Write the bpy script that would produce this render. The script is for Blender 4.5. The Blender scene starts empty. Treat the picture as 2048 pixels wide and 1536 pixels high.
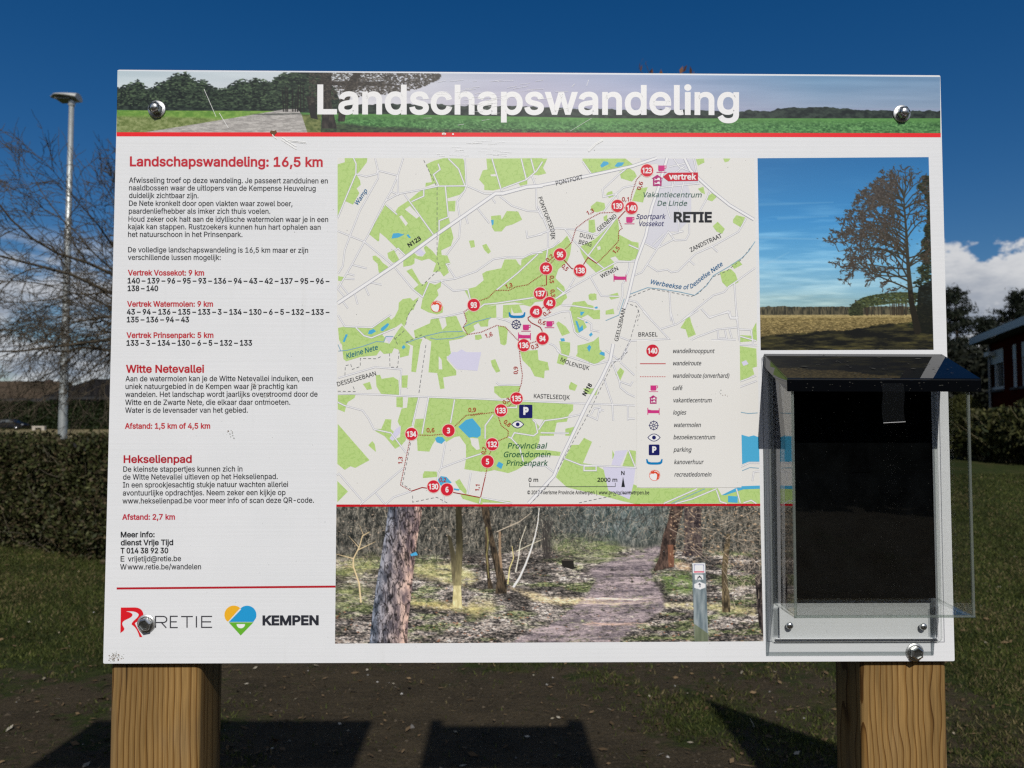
import bpy, bmesh, math, random, os
import numpy as np
from mathutils import Vector, Matrix
from mathutils.geometry import tessellate_polygon, delaunay_2d_cdt

SC = bpy.context.scene
COL = SC.collection
R = math.radians

# ---------------------------------------------------------------- camera
F = 1539.0
CAM = np.array([-0.0421, -1.0901, 1.60])
PITCH, YAW, ROLL = R(2.593), R(0.730), R(0.062)
def basis():
    f = np.array([math.sin(YAW)*math.cos(PITCH), math.cos(YAW)*math.cos(PITCH), math.sin(PITCH)])
    rt = np.array([math.cos(YAW), -math.sin(YAW), 0.0]); up = np.cross(rt, f)
    return (math.cos(ROLL)*rt+math.sin(ROLL)*up, -math.sin(ROLL)*rt+math.cos(ROLL)*up, f)
RT, UP, FW = basis()
cd = bpy.data.cameras.new('camera'); camera = bpy.data.objects.new('camera', cd); COL.objects.link(camera)
cd.sensor_fit = 'HORIZONTAL'; cd.sensor_width = 36.0; cd.lens = F/2048*36
cd.clip_start = 0.02; cd.clip_end = 3000
mw = Matrix(((RT[0], UP[0], -FW[0], CAM[0]), (RT[1], UP[1], -FW[1], CAM[1]), (RT[2], UP[2], -FW[2], CAM[2]), (0, 0, 0, 1)))
camera.matrix_world = mw
cd.dof.use_dof = True; cd.dof.focus_distance = 1.09; cd.dof.aperture_fstop = 9.0
SC.camera = camera

# ---------------------------------------------------------------- light
SUN_EL, SUN_AZ = R(41.0), R(6.0)          # azimuth measured from straight behind the viewer towards the right
SUNV = np.array([math.sin(SUN_AZ)*math.cos(SUN_EL), -math.cos(SUN_AZ)*math.cos(SUN_EL), math.sin(SUN_EL)])
sl = bpy.data.lights.new('sun', 'SUN'); sl.energy = 3.45; sl.angle = R(0.5); sl.color = (1.0, 0.965, 0.915)
so = bpy.data.objects.new('sun', sl); COL.objects.link(so)
so.rotation_euler = Vector(SUNV).to_track_quat('Z', 'Y').to_euler()

W = bpy.data.worlds.new('World'); SC.world = W; W.use_nodes = True
def build_world():
    nt = W.node_tree; N = nt.nodes; L = nt.links; N.clear()
    out = N.new('ShaderNodeOutputWorld'); bg = N.new('ShaderNodeBackground'); bg.inputs[1].default_value = 0.052
    sky = N.new('ShaderNodeTexSky'); sky.sky_type = 'NISHITA'; sky.sun_disc = False
    sky.sun_elevation = SUN_EL; sky.sun_rotation = math.atan2(SUNV[0], SUNV[1])
    sky.altitude = 0; sky.air_density = 1.0; sky.dust_density = 0.25; sky.ozone_density = 4.0
    tc = N.new('ShaderNodeTexCoord'); sep = N.new('ShaderNodeSeparateXYZ'); L.new(tc.outputs['Generated'], sep.inputs[0])
    def math_(op, a, b=None, clamp=False):
        n = N.new('ShaderNodeMath'); n.operation = op; n.use_clamp = clamp
        for i, v in enumerate((a, b)):
            if v is None: continue
            if isinstance(v, (int, float)): n.inputs[i].default_value = v
            else: L.new(v, n.inputs[i])
        return n.outputs[0]
    def mapr(v, a, b, c=0.0, d=1.0):
        n = N.new('ShaderNodeMapRange'); n.interpolation_type = 'SMOOTHSTEP'
        L.new(v, n.inputs[0])
        for i, x in enumerate((a, b, c, d)): n.inputs[i+1].default_value = x
        return n.outputs[0]
    def noise(scale_z, scale, detail, rough, off=(0, 0, 0)):
        mp = N.new('ShaderNodeMapping'); L.new(tc.outputs['Generated'], mp.inputs[0])
        mp.inputs['Scale'].default_value = (1, 1, scale_z); mp.inputs['Location'].default_value = off
        n = N.new('ShaderNodeTexNoise'); L.new(mp.outputs[0], n.inputs['Vector'])
        n.inputs['Scale'].default_value = scale; n.inputs['Detail'].default_value = detail; n.inputs['Roughness'].default_value = rough
        return n.outputs[0]
    el, x = sep.outputs[2], sep.outputs[0]
    # low stratocumulus bank: patchy sheets near the horizon
    n1 = noise(4.0, 5.5, 7, 0.6, (0.35, 0.1, 0.3))
    patch = mapr(n1, 0.41, 0.55)
    low = math_('MULTIPLY', mapr(el, 0.012, 0.05), mapr(el, 0.165, 0.215, 1.0, 0.0))
    left = mapr(x, -0.25, 0.2, 1.0, 0.0)
    d1 = math_('MULTIPLY', math_('MULTIPLY', patch, low), left)
    # a heap cloud to the right
    n2 = noise(1.6, 7.0, 8, 0.55, (1.7, 0.2, 0.1))
    n4 = noise(1.3, 26.0, 5, 0.6, (0.4, 0.9, 0.6))
    top = math_('SUBTRACT', math_('ADD', 0.204, math_('ADD', math_('MULTIPLY', math_('SUBTRACT', n2, 0.5), 0.17), math_('MULTIPLY', math_('SUBTRACT', n4, 0.5), 0.05))), el)
    top = math_('SUBTRACT', top, math_('MULTIPLY', math_('POWER', math_('SUBTRACT', x, 0.60), 2.0), 0.75))
    d2 = math_('MULTIPLY', mapr(top, 0.0, 0.009), mapr(x, 0.2, 0.4))
    # white clouds added out of view behind the viewer to fill the shade
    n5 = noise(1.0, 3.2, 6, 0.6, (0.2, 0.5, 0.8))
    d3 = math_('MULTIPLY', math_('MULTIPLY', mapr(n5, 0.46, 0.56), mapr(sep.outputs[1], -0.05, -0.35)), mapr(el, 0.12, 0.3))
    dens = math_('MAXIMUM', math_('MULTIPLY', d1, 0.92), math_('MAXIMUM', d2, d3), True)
    # cloud brightness: sunlit crowns, grey undersides
    n3 = noise(2.5, 11.0, 6, 0.6, (0.0, 0.6, 0.2))
    lit = math_('MULTIPLY', mapr(el, 0.095, 0.165), mapr(n3, 0.33, 0.60, 0.35, 1.0))
    lit = math_('MAXIMUM', lit, math_('MULTIPLY', mapr(n3, 0.44, 0.62), 0.85))
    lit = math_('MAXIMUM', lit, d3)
    cr = N.new('ShaderNodeMix'); cr.data_type = 'RGBA'; L.new(lit, cr.inputs[0])
    cr.inputs[6].default_value = (4.6, 5.4, 6.8, 1); cr.inputs[7].default_value = (11.6, 11.8, 12.2, 1)
    hs = N.new('ShaderNodeHueSaturation'); hs.inputs['Saturation'].default_value = 1.36; hs.inputs['Value'].default_value = 1.06; hs.inputs['Hue'].default_value = 0.506
    L.new(sky.outputs[0], hs.inputs['Color'])
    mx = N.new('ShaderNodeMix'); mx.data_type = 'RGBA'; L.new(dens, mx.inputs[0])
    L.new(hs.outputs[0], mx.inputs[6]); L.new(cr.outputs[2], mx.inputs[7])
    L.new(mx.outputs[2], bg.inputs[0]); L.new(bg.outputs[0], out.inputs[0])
build_world()
SC.view_settings.view_transform = 'Standard'; SC.view_settings.look = 'None'
SC.view_settings.exposure = 0.06; SC.view_settings.gamma = 1.0
SC.cycles.transparent_max_bounces = 24; SC.cycles.max_bounces = 10; SC.cycles.glossy_bounces = 6
SC.cycles.caustics_reflective = False; SC.cycles.caustics_refractive = False
SC.cycles.use_denoising = False; SC.cycles.use_adaptive_sampling = False; SC.cycles.filter_width = 1.35; SC.cycles.sample_clamp_indirect = 4.0

# ---------------------------------------------------------------- measuring helpers
_Q = None
def ray(px, py):
    return FW + RT*((px-1024)/F) - UP*((py-768)/F)
def plane_pt(px, py, proud=0.0):
    """point on the vertical plane `proud` metres in front of the board's face"""
    d = ray(px, py); t = (-proud-CAM[1])/d[1]
    p = CAM+d*t
    return p
def sheet(px, py):
    """layout unit -> (x, z) on the face of the board"""
    p = plane_pt(px, py); return p[0], p[2]
FH = np.array([math.sin(YAW), math.cos(YAW), 0.0]); RH = np.array([math.cos(YAW), -math.sin(YAW), 0.0])
HORIZ = 838.0
def far(px, depth):
    """ground position on a bearing at a distance"""
    p = CAM+FH*depth+RH*((px-1024)/F*depth)
    return p[0], p[1]
def height_at(py, depth): return CAM[2]+(HORIZ-py)/F*depth
def ground_pt(px, py):
    d = ray(px, py); t = -CAM[2]/d[2]; p = CAM+d*t
    return p[0], p[1]

# ---------------------------------------------------------------- object helpers
def tag(o, label=None, cat=None, group=None, kind=None):
    if label: o['label'] = label
    if cat: o['category'] = cat
    if group: o['group'] = group
    if kind: o['kind'] = kind
    return o
def empty(name, loc, label, cat, group=None):
    o = bpy.data.objects.new(name, None); COL.objects.link(o); o.location = loc; o.empty_display_size = 0.1
    return tag(o, label, cat, group)
def link(name, me, mats=(), parent=None):
    o = bpy.data.objects.new(name, me); COL.objects.link(o)
    for m in (mats if isinstance(mats, (list, tuple)) else [mats]): me.materials.append(m)
    if parent is not None:
        o.parent = parent
        p = parent; off = Vector((0, 0, 0))
        while p is not None: off += Vector(p.location); p = p.parent
        o.location = -off           # meshes are modelled in place
    return o
class MB:
    """collects polygons in world space, one mesh object at the end"""
    def __init__(s): s.v = []; s.f = []; s.m = []; s.sm = []
    def add(s, vs, fs, mi=0, smooth=False):
        b = len(s.v); s.v.extend([tuple(map(float, v)) for v in vs])
        for f in fs: s.f.append(tuple(b+i for i in f)); s.m.append(mi); s.sm.append(smooth)
    def box(s, x0, x1, y0, y1, z0, z1, mi=0):
        v = [(x0, y0, z0), (x1, y0, z0), (x1, y1, z0), (x0, y1, z0), (x0, y0, z1), (x1, y0, z1), (x1, y1, z1), (x0, y1, z1)]
        s.add(v, [(0, 3, 2, 1), (4, 5, 6, 7), (0, 1, 5, 4), (1, 2, 6, 5), (2, 3, 7, 6), (3, 0, 4, 7)], mi)
    def obox(s, c, ux, uy, uz, mi=0):
        """box from centre and three half-axis vectors"""
        c, ux, uy, uz = (np.array(a, float) for a in (c, ux, uy, uz))
        v = [c-ux-uy-uz, c+ux-uy-uz, c+ux+uy-uz, c-ux+uy-uz, c-ux-uy+uz, c+ux-uy+uz, c+ux+uy+uz, c-ux+uy+uz]
        s.add(v, [(0, 3, 2, 1), (4, 5, 6, 7), (0, 1, 5, 4), (1, 2, 6, 5), (2, 3, 7, 6), (3, 0, 4, 7)], mi)
    def tube(s, pts, rad, n=6, mi=0, cap=True):
        pts = [np.array(p, float) for p in pts]; k = len(pts); vs = []
        ref = np.array((0, 0, 1.0))
        for i, p in enumerate(pts):
            d = pts[min(i+1, k-1)]-pts[max(i-1, 0)]; d = d/(np.linalg.norm(d)+1e-9)
            r0 = ref if abs(d[2]) < 0.95 else np.array((1.0, 0, 0))
            a = np.cross(d, r0); a /= np.linalg.norm(a); b = np.cross(d, a)
            r = rad[i] if isinstance(rad, (list, tuple, np.ndarray)) else rad
            for j in range(n):
                t = 2*math.pi*j/n; vs.append(p+(a*math.cos(t)+b*math.sin(t))*r)
        fs = [(i*n+j, i*n+(j+1) % n, (i+1)*n+(j+1) % n, (i+1)*n+j) for i in range(k-1) for j in range(n)]
        s.add(vs, fs, mi, True)
        if cap: s.add(vs[:n], [tuple(range(n))], mi); s.add(vs[-n:], [tuple(range(n))], mi)
    def lathe(s, c, axis, prof, n=24, mi=0, smooth=True):
        """prof: list of (radius, offset along axis)"""
        c = np.array(c, float); d = np.array(axis, float); d /= np.linalg.norm(d)
        a = np.cross(d, (0, 0, 1.0) if abs(d[2]) < .9 else (1.0, 0, 0)); a /= np.linalg.norm(a); b = np.cross(d, a)
        vs = [c+d*h+(a*math.cos(2*math.pi*j/n)+b*math.sin(2*math.pi*j/n))*r for r, h in prof for j in range(n)]
        k = len(prof)
        s.add(vs, [(i*n+j, i*n+(j+1) % n, (i+1)*n+(j+1) % n, (i+1)*n+j) for i in range(k-1) for j in range(n)], mi, smooth)
    def prism(s, poly, z0, z1, mi=0):
        """horizontal plate from an xy outline"""
        n = len(poly)
        s.add([(x, y, z0) for x, y in poly], [tuple(range(n))[::-1]], mi)
        s.add([(x, y, z1) for x, y in poly], [tuple(range(n))], mi)
        s.add([(x, y, z0) for x, y in poly]+[(x, y, z1) for x, y in poly], [(i, (i+1) % n, n+(i+1) % n, n+i) for i in range(n)], mi)
    def mesh(s, name):
        me = bpy.data.meshes.new(name); me.from_pydata(s.v, [], s.f)
        me.polygons.foreach_set('material_index', s.m); me.polygons.foreach_set('use_smooth', s.sm)
        me.update(); return me
    def build(s, name, mats, parent=None): return link(name, s.mesh(name), mats, parent)
def bevel(o, w, seg=2):
    m = o.modifiers.new('bevel', 'BEVEL'); m.width = w; m.segments = seg; m.limit_method = 'ANGLE'; m.angle_limit = R(40)
    for p in o.data.polygons: p.use_smooth = False
    return o
def weld(o):
    bm = bmesh.new(); bm.from_mesh(o.data); bmesh.ops.remove_doubles(bm, verts=bm.verts, dist=1e-5); bmesh.ops.recalc_face_normals(bm, faces=bm.faces); bm.to_mesh(o.data); bm.free(); return o

# ---------------------------------------------------------------- material helpers
def srgb(c):
    c = np.array(c, float)/255.0
    return np.where(c <= 0.04045, c/12.92, ((c+0.055)/1.055)**2.4)
def new_mat(name):
    m = bpy.data.materials.new(name); m.use_nodes = True
    return m, m.node_tree.nodes, m.node_tree.links, m.node_tree.nodes['Principled BSDF']
def simple(name, rgb, rough=0.6, metal=0.0, spec=0.5, vary=0.0, scale=30.0, bump=0.0):
    m, N, L, P = new_mat(name)
    P.inputs['Roughness'].default_value = rough; P.inputs['Metallic'].default_value = metal
    P.inputs['Specular IOR Level'].default_value = spec if rough < .78 else min(spec, .1)
    P.inputs['Base Color'].default_value = (*rgb, 1)
    if vary or bump:
        tc = N.new('ShaderNodeTexCoord'); n = N.new('ShaderNodeTexNoise'); L.new(tc.outputs['Object'], n.inputs['Vector'])
        n.inputs['Scale'].default_value = scale; n.inputs['Detail'].default_value = 6; n.inputs['Roughness'].default_value = .65
        if vary:
            mr = N.new('ShaderNodeMapRange'); L.new(n.outputs[0], mr.inputs[0]); mr.inputs[1].default_value = .3; mr.inputs[2].default_value = .7
            mx = N.new('ShaderNodeMix'); mx.data_type = 'RGBA'; L.new(mr.outputs[0], mx.inputs[0])
            mx.inputs[6].default_value = (*[c*(1-vary) for c in rgb], 1); mx.inputs[7].default_value = (*[min(1, c*(1+vary)) for c in rgb], 1)
            L.new(mx.outputs[2], P.inputs['Base Color'])
        if bump:
            b = N.new('ShaderNodeBump'); b.inputs['Strength'].default_value = bump; L.new(n.outputs[0], b.inputs['Height']); L.new(b.outputs[0], P.inputs['Normal'])
    return m
def tinted(name, rough=0.7, spec=0.3, trans=0.0):
    """colour comes from the mesh's own 'tint' attribute (pigment of leaf, print or paint)"""
    m, N, L, P = new_mat(name)
    a = N.new('ShaderNodeAttribute'); a.attribute_name = 'tint'; L.new(a.outputs['Color'], P.inputs['Base Color'])
    P.inputs['Roughness'].default_value = rough; P.inputs['Specular IOR Level'].default_value = spec
    if trans:
        t = N.new('ShaderNodeBsdfTranslucent'); L.new(a.outputs['Color'], t.inputs[0])
        mx = N.new('ShaderNodeMixShader'); mx.inputs[0].default_value = trans
        L.new(P.outputs[0], mx.inputs[1]); L.new(t.outputs[0], mx.inputs[2])
        L.new(mx.outputs[0], N['Material Output'].inputs[0])
    return m
INK_GAIN = 1.12
INK_ROUGH = 0.32
_inks = {}
def ink(rgb):
    rgb = tuple(rgb)
    if rgb not in _inks:
        c = np.clip(srgb(rgb)*INK_GAIN, 0, .85)
        _inks[rgb] = simple('ink', c, INK_ROUGH, spec=0.4)
    return _inks[rgb]
# ---------------------------------------------------------------- print layout on the board
EPS = 0.000025
class Art:
    """flat inked shapes on the board's face, in layout units"""
    def __init__(s): s.v = []; s.f = []; s.m = []; s.mats = []
    def mi(s, mat):
        if mat not in s.mats: s.mats.append(mat)
        return s.mats.index(mat)
    def _pts(s, pts, layer, jit=0.0): 
        b = len(s.v)
        for i, p in enumerate(pts):
            x, z = sheet(p[0], p[1]); s.v.append((x, -EPS*(layer+jit*((i*7+i//2*3) % 11)/11), z))
        return b
    def poly(s, pts, col, layer, holes=()):
        mat = col if not isinstance(col, tuple) else ink(col)
        loops = [list(pts)]+[list(h) for h in holes]
        tris = tessellate_polygon([[Vector((p[0], -p[1], 0)) for p in lp] for lp in loops])
        allp = [p for lp in loops for p in lp]
        b = s._pts(allp, layer); k = s.mi(mat)
        for t in tris:
            s.f.append(tuple(b+i for i in t)); s.m.append(k)
    def line(s, pts, w, col, layer, closed=False, own=None):
        s.k = getattr(s, 'k', 0)+1; layer = layer+(own if own is not None else (s.k % 14)*.065)
        mat = col if not isinstance(col, tuple) else ink(col)
        P = [np.array(p, float) for p in pts]; n = len(P)
        if n < 2: return
        L, Rr = [], []
        for i in range(n):
            if closed: a, b = P[i-1], P[(i+1) % n]
            else: a, b = P[max(i-1, 0)], P[min(i+1, n-1)]
            d1 = P[i]-a; d2 = b-P[i]
            l1, l2 = np.linalg.norm(d1), np.linalg.norm(d2)
            if l1 < 1e-6: d1, l1 = d2, l2
            if l2 < 1e-6: d2, l2 = d1, l1
            if l1 < 1e-6: d1 = d2 = np.array((1., 0)); l1 = l2 = 1
            n1 = np.array((-d1[1], d1[0]))/l1; n2 = np.array((-d2[1], d2[0]))/l2
            m = n1+n2; q = np.linalg.norm(m)
            m = n1 if q < 0.3 else m/q
            k = w/2/max(0.45, abs(m@n1))
            L.append(P[i]+m*k); Rr.append(P[i]-m*k)
        b = s._pts([p for pr in zip(L, Rr) for p in pr], layer, .07); k = s.mi(mat)
        for i in range(n if closed else n-1):
            j = (i+1) % n
            s.f.append((b+2*i, b+2*i+1, b+2*j+1, b+2*j)); s.m.append(k)
    def dashes(s, pts, w, col, layer, on, off):
        P = [np.array(p, float) for p in pts]; seg = []; pos = 0; draw = True; rem = on; cur = [P[0]]
        for i in range(len(P)-1):
            a, b = P[i], P[i+1]; l = np.linalg.norm(b-a); t = 0
            while l-t > rem:
                t += rem; q = a+(b-a)*t/l
                if draw: cur.append(q); s.line(cur, w, col, layer)
                draw = not draw; rem = on if draw else off; cur = [q]
            rem -= l-t; cur.append(b)
        if draw and len(cur) > 1: s.line(cur, w, col, layer)
    def disc(s, c, r, col, layer, n=28, ry=None):
        s.poly([(c[0]+r*math.cos(2*math.pi*i/n), c[1]+(ry or r)*math.sin(2*math.pi*i/n)) for i in range(n)], col, layer)
    def build(s, name, parent):
        me = bpy.data.meshes.new(name); me.from_pydata(s.v, [], s.f); me.polygons.foreach_set('material_index', s.m); me.update()
        return link(name, me, s.mats, parent)

# lettering -------------------------------------------------------
def load_font(fn):
    try: return bpy.data.fonts.load(os.path.join(bpy.utils.system_resource('DATAFILES', path='fonts'), fn))
    except Exception: return None
SANS = load_font('Inter.woff2'); HUM = load_font('NotoSansHebrew-Regular.woff2')
_glyphs = {}
def area(p): return .5*sum(p[i-1][0]*p[i][1]-p[i][0]*p[i-1][1] for i in range(len(p)))
def inside(pt, poly):
    x, y = pt; c = False
    for i in range(len(poly)):
        (x0, y0), (x1, y1) = poly[i-1], poly[i]
        if (y0 > y) != (y1 > y) and x < (x1-x0)*(y-y0)/(y1-y0)+x0: c = not c
    return c
def outlines(body, font, res):
    key = (body, font.name if font else '', res)
    if key in _glyphs: return _glyphs[key]
    c = bpy.data.curves.new('lettering', 'FONT'); c.body = body; c.size = 1; c.resolution_u = res; c.fill_mode = 'NONE'
    if font: c.font = font
    o = bpy.data.objects.new('lettering', c)
    me = o.to_mesh(); vs = [(v.co.x, v.co.y) for v in me.vertices]; nb = {}
    for e in me.edges:
        a, b = e.vertices; nb.setdefault(a, []).append(b); nb.setdefault(b, []).append(a)
    o.to_mesh_clear()
    seen = set(); loops = []
    for e0 in sorted(nb):
        if e0 in seen: continue
        lp = [e0]; seen.add(e0); prev, cur = None, e0
        # follow vertex order so that winding is kept
        while True:
            nx = [q for q in nb[cur] if q not in seen]
            if not nx: break
            q = min(nx) if prev is None else nx[0]
            seen.add(q); lp.append(q); prev, cur = cur, q
        pts = [vs[i] for i in lp]; cl = []
        for p in pts:
            if not cl or (p[0]-cl[-1][0])**2+(p[1]-cl[-1][1])**2 > 1e-9: cl.append(p)
        if len(cl) > 2 and (cl[0][0]-cl[-1][0])**2+(cl[0][1]-cl[-1][1])**2 < 1e-9: cl.pop()
        if len(cl) > 2: loops.append(cl)
    bpy.data.objects.remove(o); bpy.data.curves.remove(c)
    xs = [p[0] for l in loops for p in l]; ys = [p[1] for l in loops for p in l]
    vin, ein = [], []
    for l in loops:
        b = len(vin); n = len(l); vin += [Vector(p) for p in l]; ein += [(b+i, b+(i+1) % n) for i in range(n)]
    vo, _, fo, *_ = delaunay_2d_cdt(vin, ein, [], 0, 1e-6)
    V = np.array([tuple(v) for v in vo]); T = np.array([f for f in fo if len(f) == 3]); C = V[T].mean(1)
    # keep what the strokes wind round (overlapping strokes count as ink)
    wind = np.zeros(len(C), int)
    for l in loops:
        lx0, lx1 = min(p[0] for p in l), max(p[0] for p in l); k = np.where((C[:, 0] >= lx0) & (C[:, 0] <= lx1))[0]
        if not len(k): continue
        A_ = np.array(l); B_ = np.roll(A_, -1, 0); px, py = C[k, 0][:, None], C[k, 1][:, None]
        side = (B_[:, 0]-A_[:, 0])*(py-A_[:, 1])-(px-A_[:, 0])*(B_[:, 1]-A_[:, 1])
        wind[k] += ((A_[:, 1] <= py) & (B_[:, 1] > py) & (side > 0)).sum(1)-((A_[:, 1] > py) & (B_[:, 1] <= py) & (side < 0)).sum(1)
    _glyphs[key] = ((V, T[wind != 0], loops), min(xs), max(xs), min(ys), max(ys))
    return _glyphs[key]
CAPH = {}
def cap_height(font, ref='H'):
    k = (font.name if font else '', ref)
    if k not in CAPH: o = outlines(ref, font, 4); CAPH[k] = o[4]
    return CAPH[k]
def path_at(P, acc, t):
    t = min(max(t, -1e9), 1e9)
    i = 0
    while i < len(P)-2 and acc[i+1] < t: i += 1
    d = P[i+1]-P[i]; l = acc[i+1]-acc[i]; u = (t-acc[i])/l
    # smooth the heading near the joints
    return P[i]+d*u, d/l
def smooth_path(pts, n=24):
    """Catmull-Rom through the points"""
    P = [np.array(p, float) for p in pts]
    if len(P) == 2: return P
    P = [2*P[0]-P[1]]+P+[2*P[-1]-P[-2]]; out = []
    for i in range(1, len(P)-2):
        for k in range(n):
            t = k/n; a, b, c, d = P[i-1:i+3]
            out.append(.5*((2*b)+(-a+c)*t+(2*a-5*b+4*c-d)*t*t+(-a+3*b-3*c+d)*t**3))
    out.append(P[-2]); return out
def letter(art, body, pts, cap, col, layer, bold=0.0, shear=0.0, font='sans', res=2, ref='H'):
    """lettering whose inked extent runs exactly from the first to the last point of the baseline"""
    font = SANS if font == 'sans' else HUM
    outer, x0, x1, y0, y1 = outlines(body, font, res)
    P = smooth_path(pts); acc = [0.0]
    for i in range(len(P)-1): acc.append(acc[-1]+np.linalg.norm(P[i+1]-P[i]))
    tot = acc[-1]; sy = cap/cap_height(font, ref)
    bpx = bold*cap
    inset = bpx/2
    if shear: x1 = x1+shear*y1*.55
    sx = (tot-2*inset)/(x1-x0)
    straight = len(P) == 2
    def tr(p):
        u = inset+(p[0]+shear*p[1]*sy/sx-x0)*sx; v = p[1]*sy
        if straight:
            d = (P[1]-P[0])/tot; q = P[0]+d*u
        else: q, d = path_at(P, acc, u)
        return (q[0]+d[1]*v, q[1]-d[0]*v)
    V, T, loops = outer
    mat = ink(col); b = art._pts([tr(p) for p in V], layer); k = art.mi(mat)
    for t in T: art.f.append(tuple(b+int(i) for i in t)); art.m.append(k)
    if bpx:
        for li, lp in enumerate(loops): art.line([tr(p) for p in lp], bpx, col, layer+0.3+(li % 6)*.1, closed=True, own=0)

def zone(x, y, s): return lambda pts: [(x+a/s, y+b/s) for a, b in pts]
# ---------------------------------------------------------------- the three printed photographs (pigment on the sheet)
class Canvas:
    def __init__(s, w, h, seed): s.w, s.h = w, h; s.a = np.zeros((h, w, 3)); s.r = np.random.default_rng(seed)
    def noise(s, cx, cy, octv=4, gain=.55):
        out = np.zeros((s.h, s.w)); amp = 1; tot = 0
        for o in range(octv):
            gx, gy = max(2, int(s.w/cx)+3), max(2, int(s.h/cy)+3); g = s.r.random((gy, gx))
            x = np.arange(s.w)/max(cx, .5); y = np.arange(s.h)/max(cy, .5)
            x = np.minimum(x, gx-1.001); y = np.minimum(y, gy-1.001)
            xi, yi = x.astype(int), y.astype(int); fx, fy = x-xi, y-yi
            fx = fx*fx*(3-2*fx); fy = (fy*fy*(3-2*fy))[:, None]
            a = g[np.ix_(yi, xi)]; b = g[np.ix_(yi, xi+1)]; c = g[np.ix_(yi+1, xi)]; d = g[np.ix_(yi+1, xi+1)]
            out += amp*((a*(1-fx)+b*fx)*(1-fy)+(c*(1-fx)+d*fx)*fy); tot += amp; amp *= gain
            cx, cy = cx/2, cy/2
            if cx < .6 and cy < .6: break
        return out/tot
    def mask(s, pts):
        pts = np.array(pts, float); m = np.zeros((s.h, s.w))
        x0, x1 = max(0, int(pts[:, 0].min())-1), min(s.w, int(pts[:, 0].max())+2)
        y0, y1 = max(0, int(pts[:, 1].min())-1), min(s.h, int(pts[:, 1].max())+2)
        if x1 <= x0 or y1 <= y0: return m
        acc = np.zeros((y1-y0, x1-x0))
        for ox, oy in ((.25, .25), (.75, .25), (.25, .75), (.75, .75)):
            X, Y = np.meshgrid(np.arange(x0, x1)+ox, np.arange(y0, y1)+oy); c = np.zeros(X.shape, bool)
            for i in range(len(pts)):
                (ax, ay), (bx, by) = pts[i-1], pts[i]
                if ay == by: continue
                c ^= ((ay > Y) != (by > Y)) & (X < (bx-ax)*(Y-ay)/(by-ay)+ax)
            acc += c
        m[y0:y1, x0:x1] = acc/4; return m
    def put(s, m, col):
        col = np.asarray(col, float); m = m[..., None]
        s.a = s.a*(1-m)+col*m
    def mixn(s, n, lo, hi, ca, cb):
        t = np.clip((n-lo)/(hi-lo), 0, 1)[..., None]; return np.asarray(ca, float)*(1-t)+np.asarray(cb, float)*t
    def stroke(s, p, q, w0, w1, col, al=1.0):
        (ax, ay), (bx, by) = p, q; w = max(w0, w1)/2+1
        x0, x1 = max(0, int(min(ax, bx)-w)), min(s.w, int(max(ax, bx)+w)+1); y0, y1 = max(0, int(min(ay, by)-w)), min(s.h, int(max(ay, by)+w)+1)
        if x1 <= x0 or y1 <= y0: return
        X = np.arange(x0, x1)[None, :]; Y = np.arange(y0, y1)[:, None]
        dx, dy = bx-ax, by-ay; l2 = dx*dx+dy*dy+1e-9
        t = np.clip(((X-ax)*dx+(Y-ay)*dy)/l2, 0, 1); d = np.hypot(X-ax-t*dx, Y-ay-t*dy)
        c = np.clip((w0+(w1-w0)*t)/2+.5-d, 0, np.minimum(1, w0+(w1-w0)*t))*al; c = c[..., None]
        s.a[y0:y1, x0:x1] = s.a[y0:y1, x0:x1]*(1-c)+np.asarray(col, float)*c
    def path(s, pts, w0, w1, col, al=1.0):
        n = len(pts)-1
        for i in range(n): s.stroke(pts[i], pts[i+1], w0+(w1-w0)*i/n, w0+(w1-w0)*(i+1)/n, col, al)
    def dab(s, x, y, rx, ry, col, al=1.0, ang=0):
        w = max(rx, ry)+1
        x0, x1, y0, y1 = max(0, int(x-w)), min(s.w, int(x+w)+2), max(0, int(y-w)), min(s.h, int(y+w)+2)
        if x1 <= x0 or y1 <= y0: return
        X = np.arange(x0, x1)[None, :]-x; Y = np.arange(y0, y1)[:, None]-y
        ca, sa = math.cos(ang), math.sin(ang); U = (X*ca+Y*sa)/rx; V = (-X*sa+Y*ca)/ry
        c = (np.clip((1-np.hypot(U, V))*min(rx, ry)+.5, 0, 1)*al)[..., None]
        s.a[y0:y1, x0:x1] = s.a[y0:y1, x0:x1]*(1-c)+np.asarray(col, float)*c
    def limb(s, x, y, ang, ln, w, depth, col, tip, leafs, spread=.55, droop=0.0):
        """forking branch; leafs gets the twig ends"""
        k = 4; r = s.r
        for i in range(k):
            a2 = ang+r.normal(0, .13); nx, ny = x+math.cos(a2)*ln/k, y+math.sin(a2)*ln/k
            s.stroke((x, y), (nx, ny), w*(1-.1*i), w*(1-.1*(i+1)), col if w > 1.2 else tip, .95 if w > .8 else .75)
            x, y, ang = nx, ny, a2+droop*.1
            if depth > 0 and i >= 1 and r.random() < .65:
                s.limb(x, y, ang+r.choice((-1, 1))*r.uniform(.35, .9), ln*r.uniform(.45, .7), w*.5, depth-1, col, tip, leafs, spread, droop)
        if depth > 0:
            for sgn in (-1, 1): s.limb(x, y, ang+sgn*r.uniform(.15, spread), ln*r.uniform(.6, .8), w*.62, depth-1, col, tip, leafs, spread, droop)
        else: leafs.append((x, y))
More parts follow.
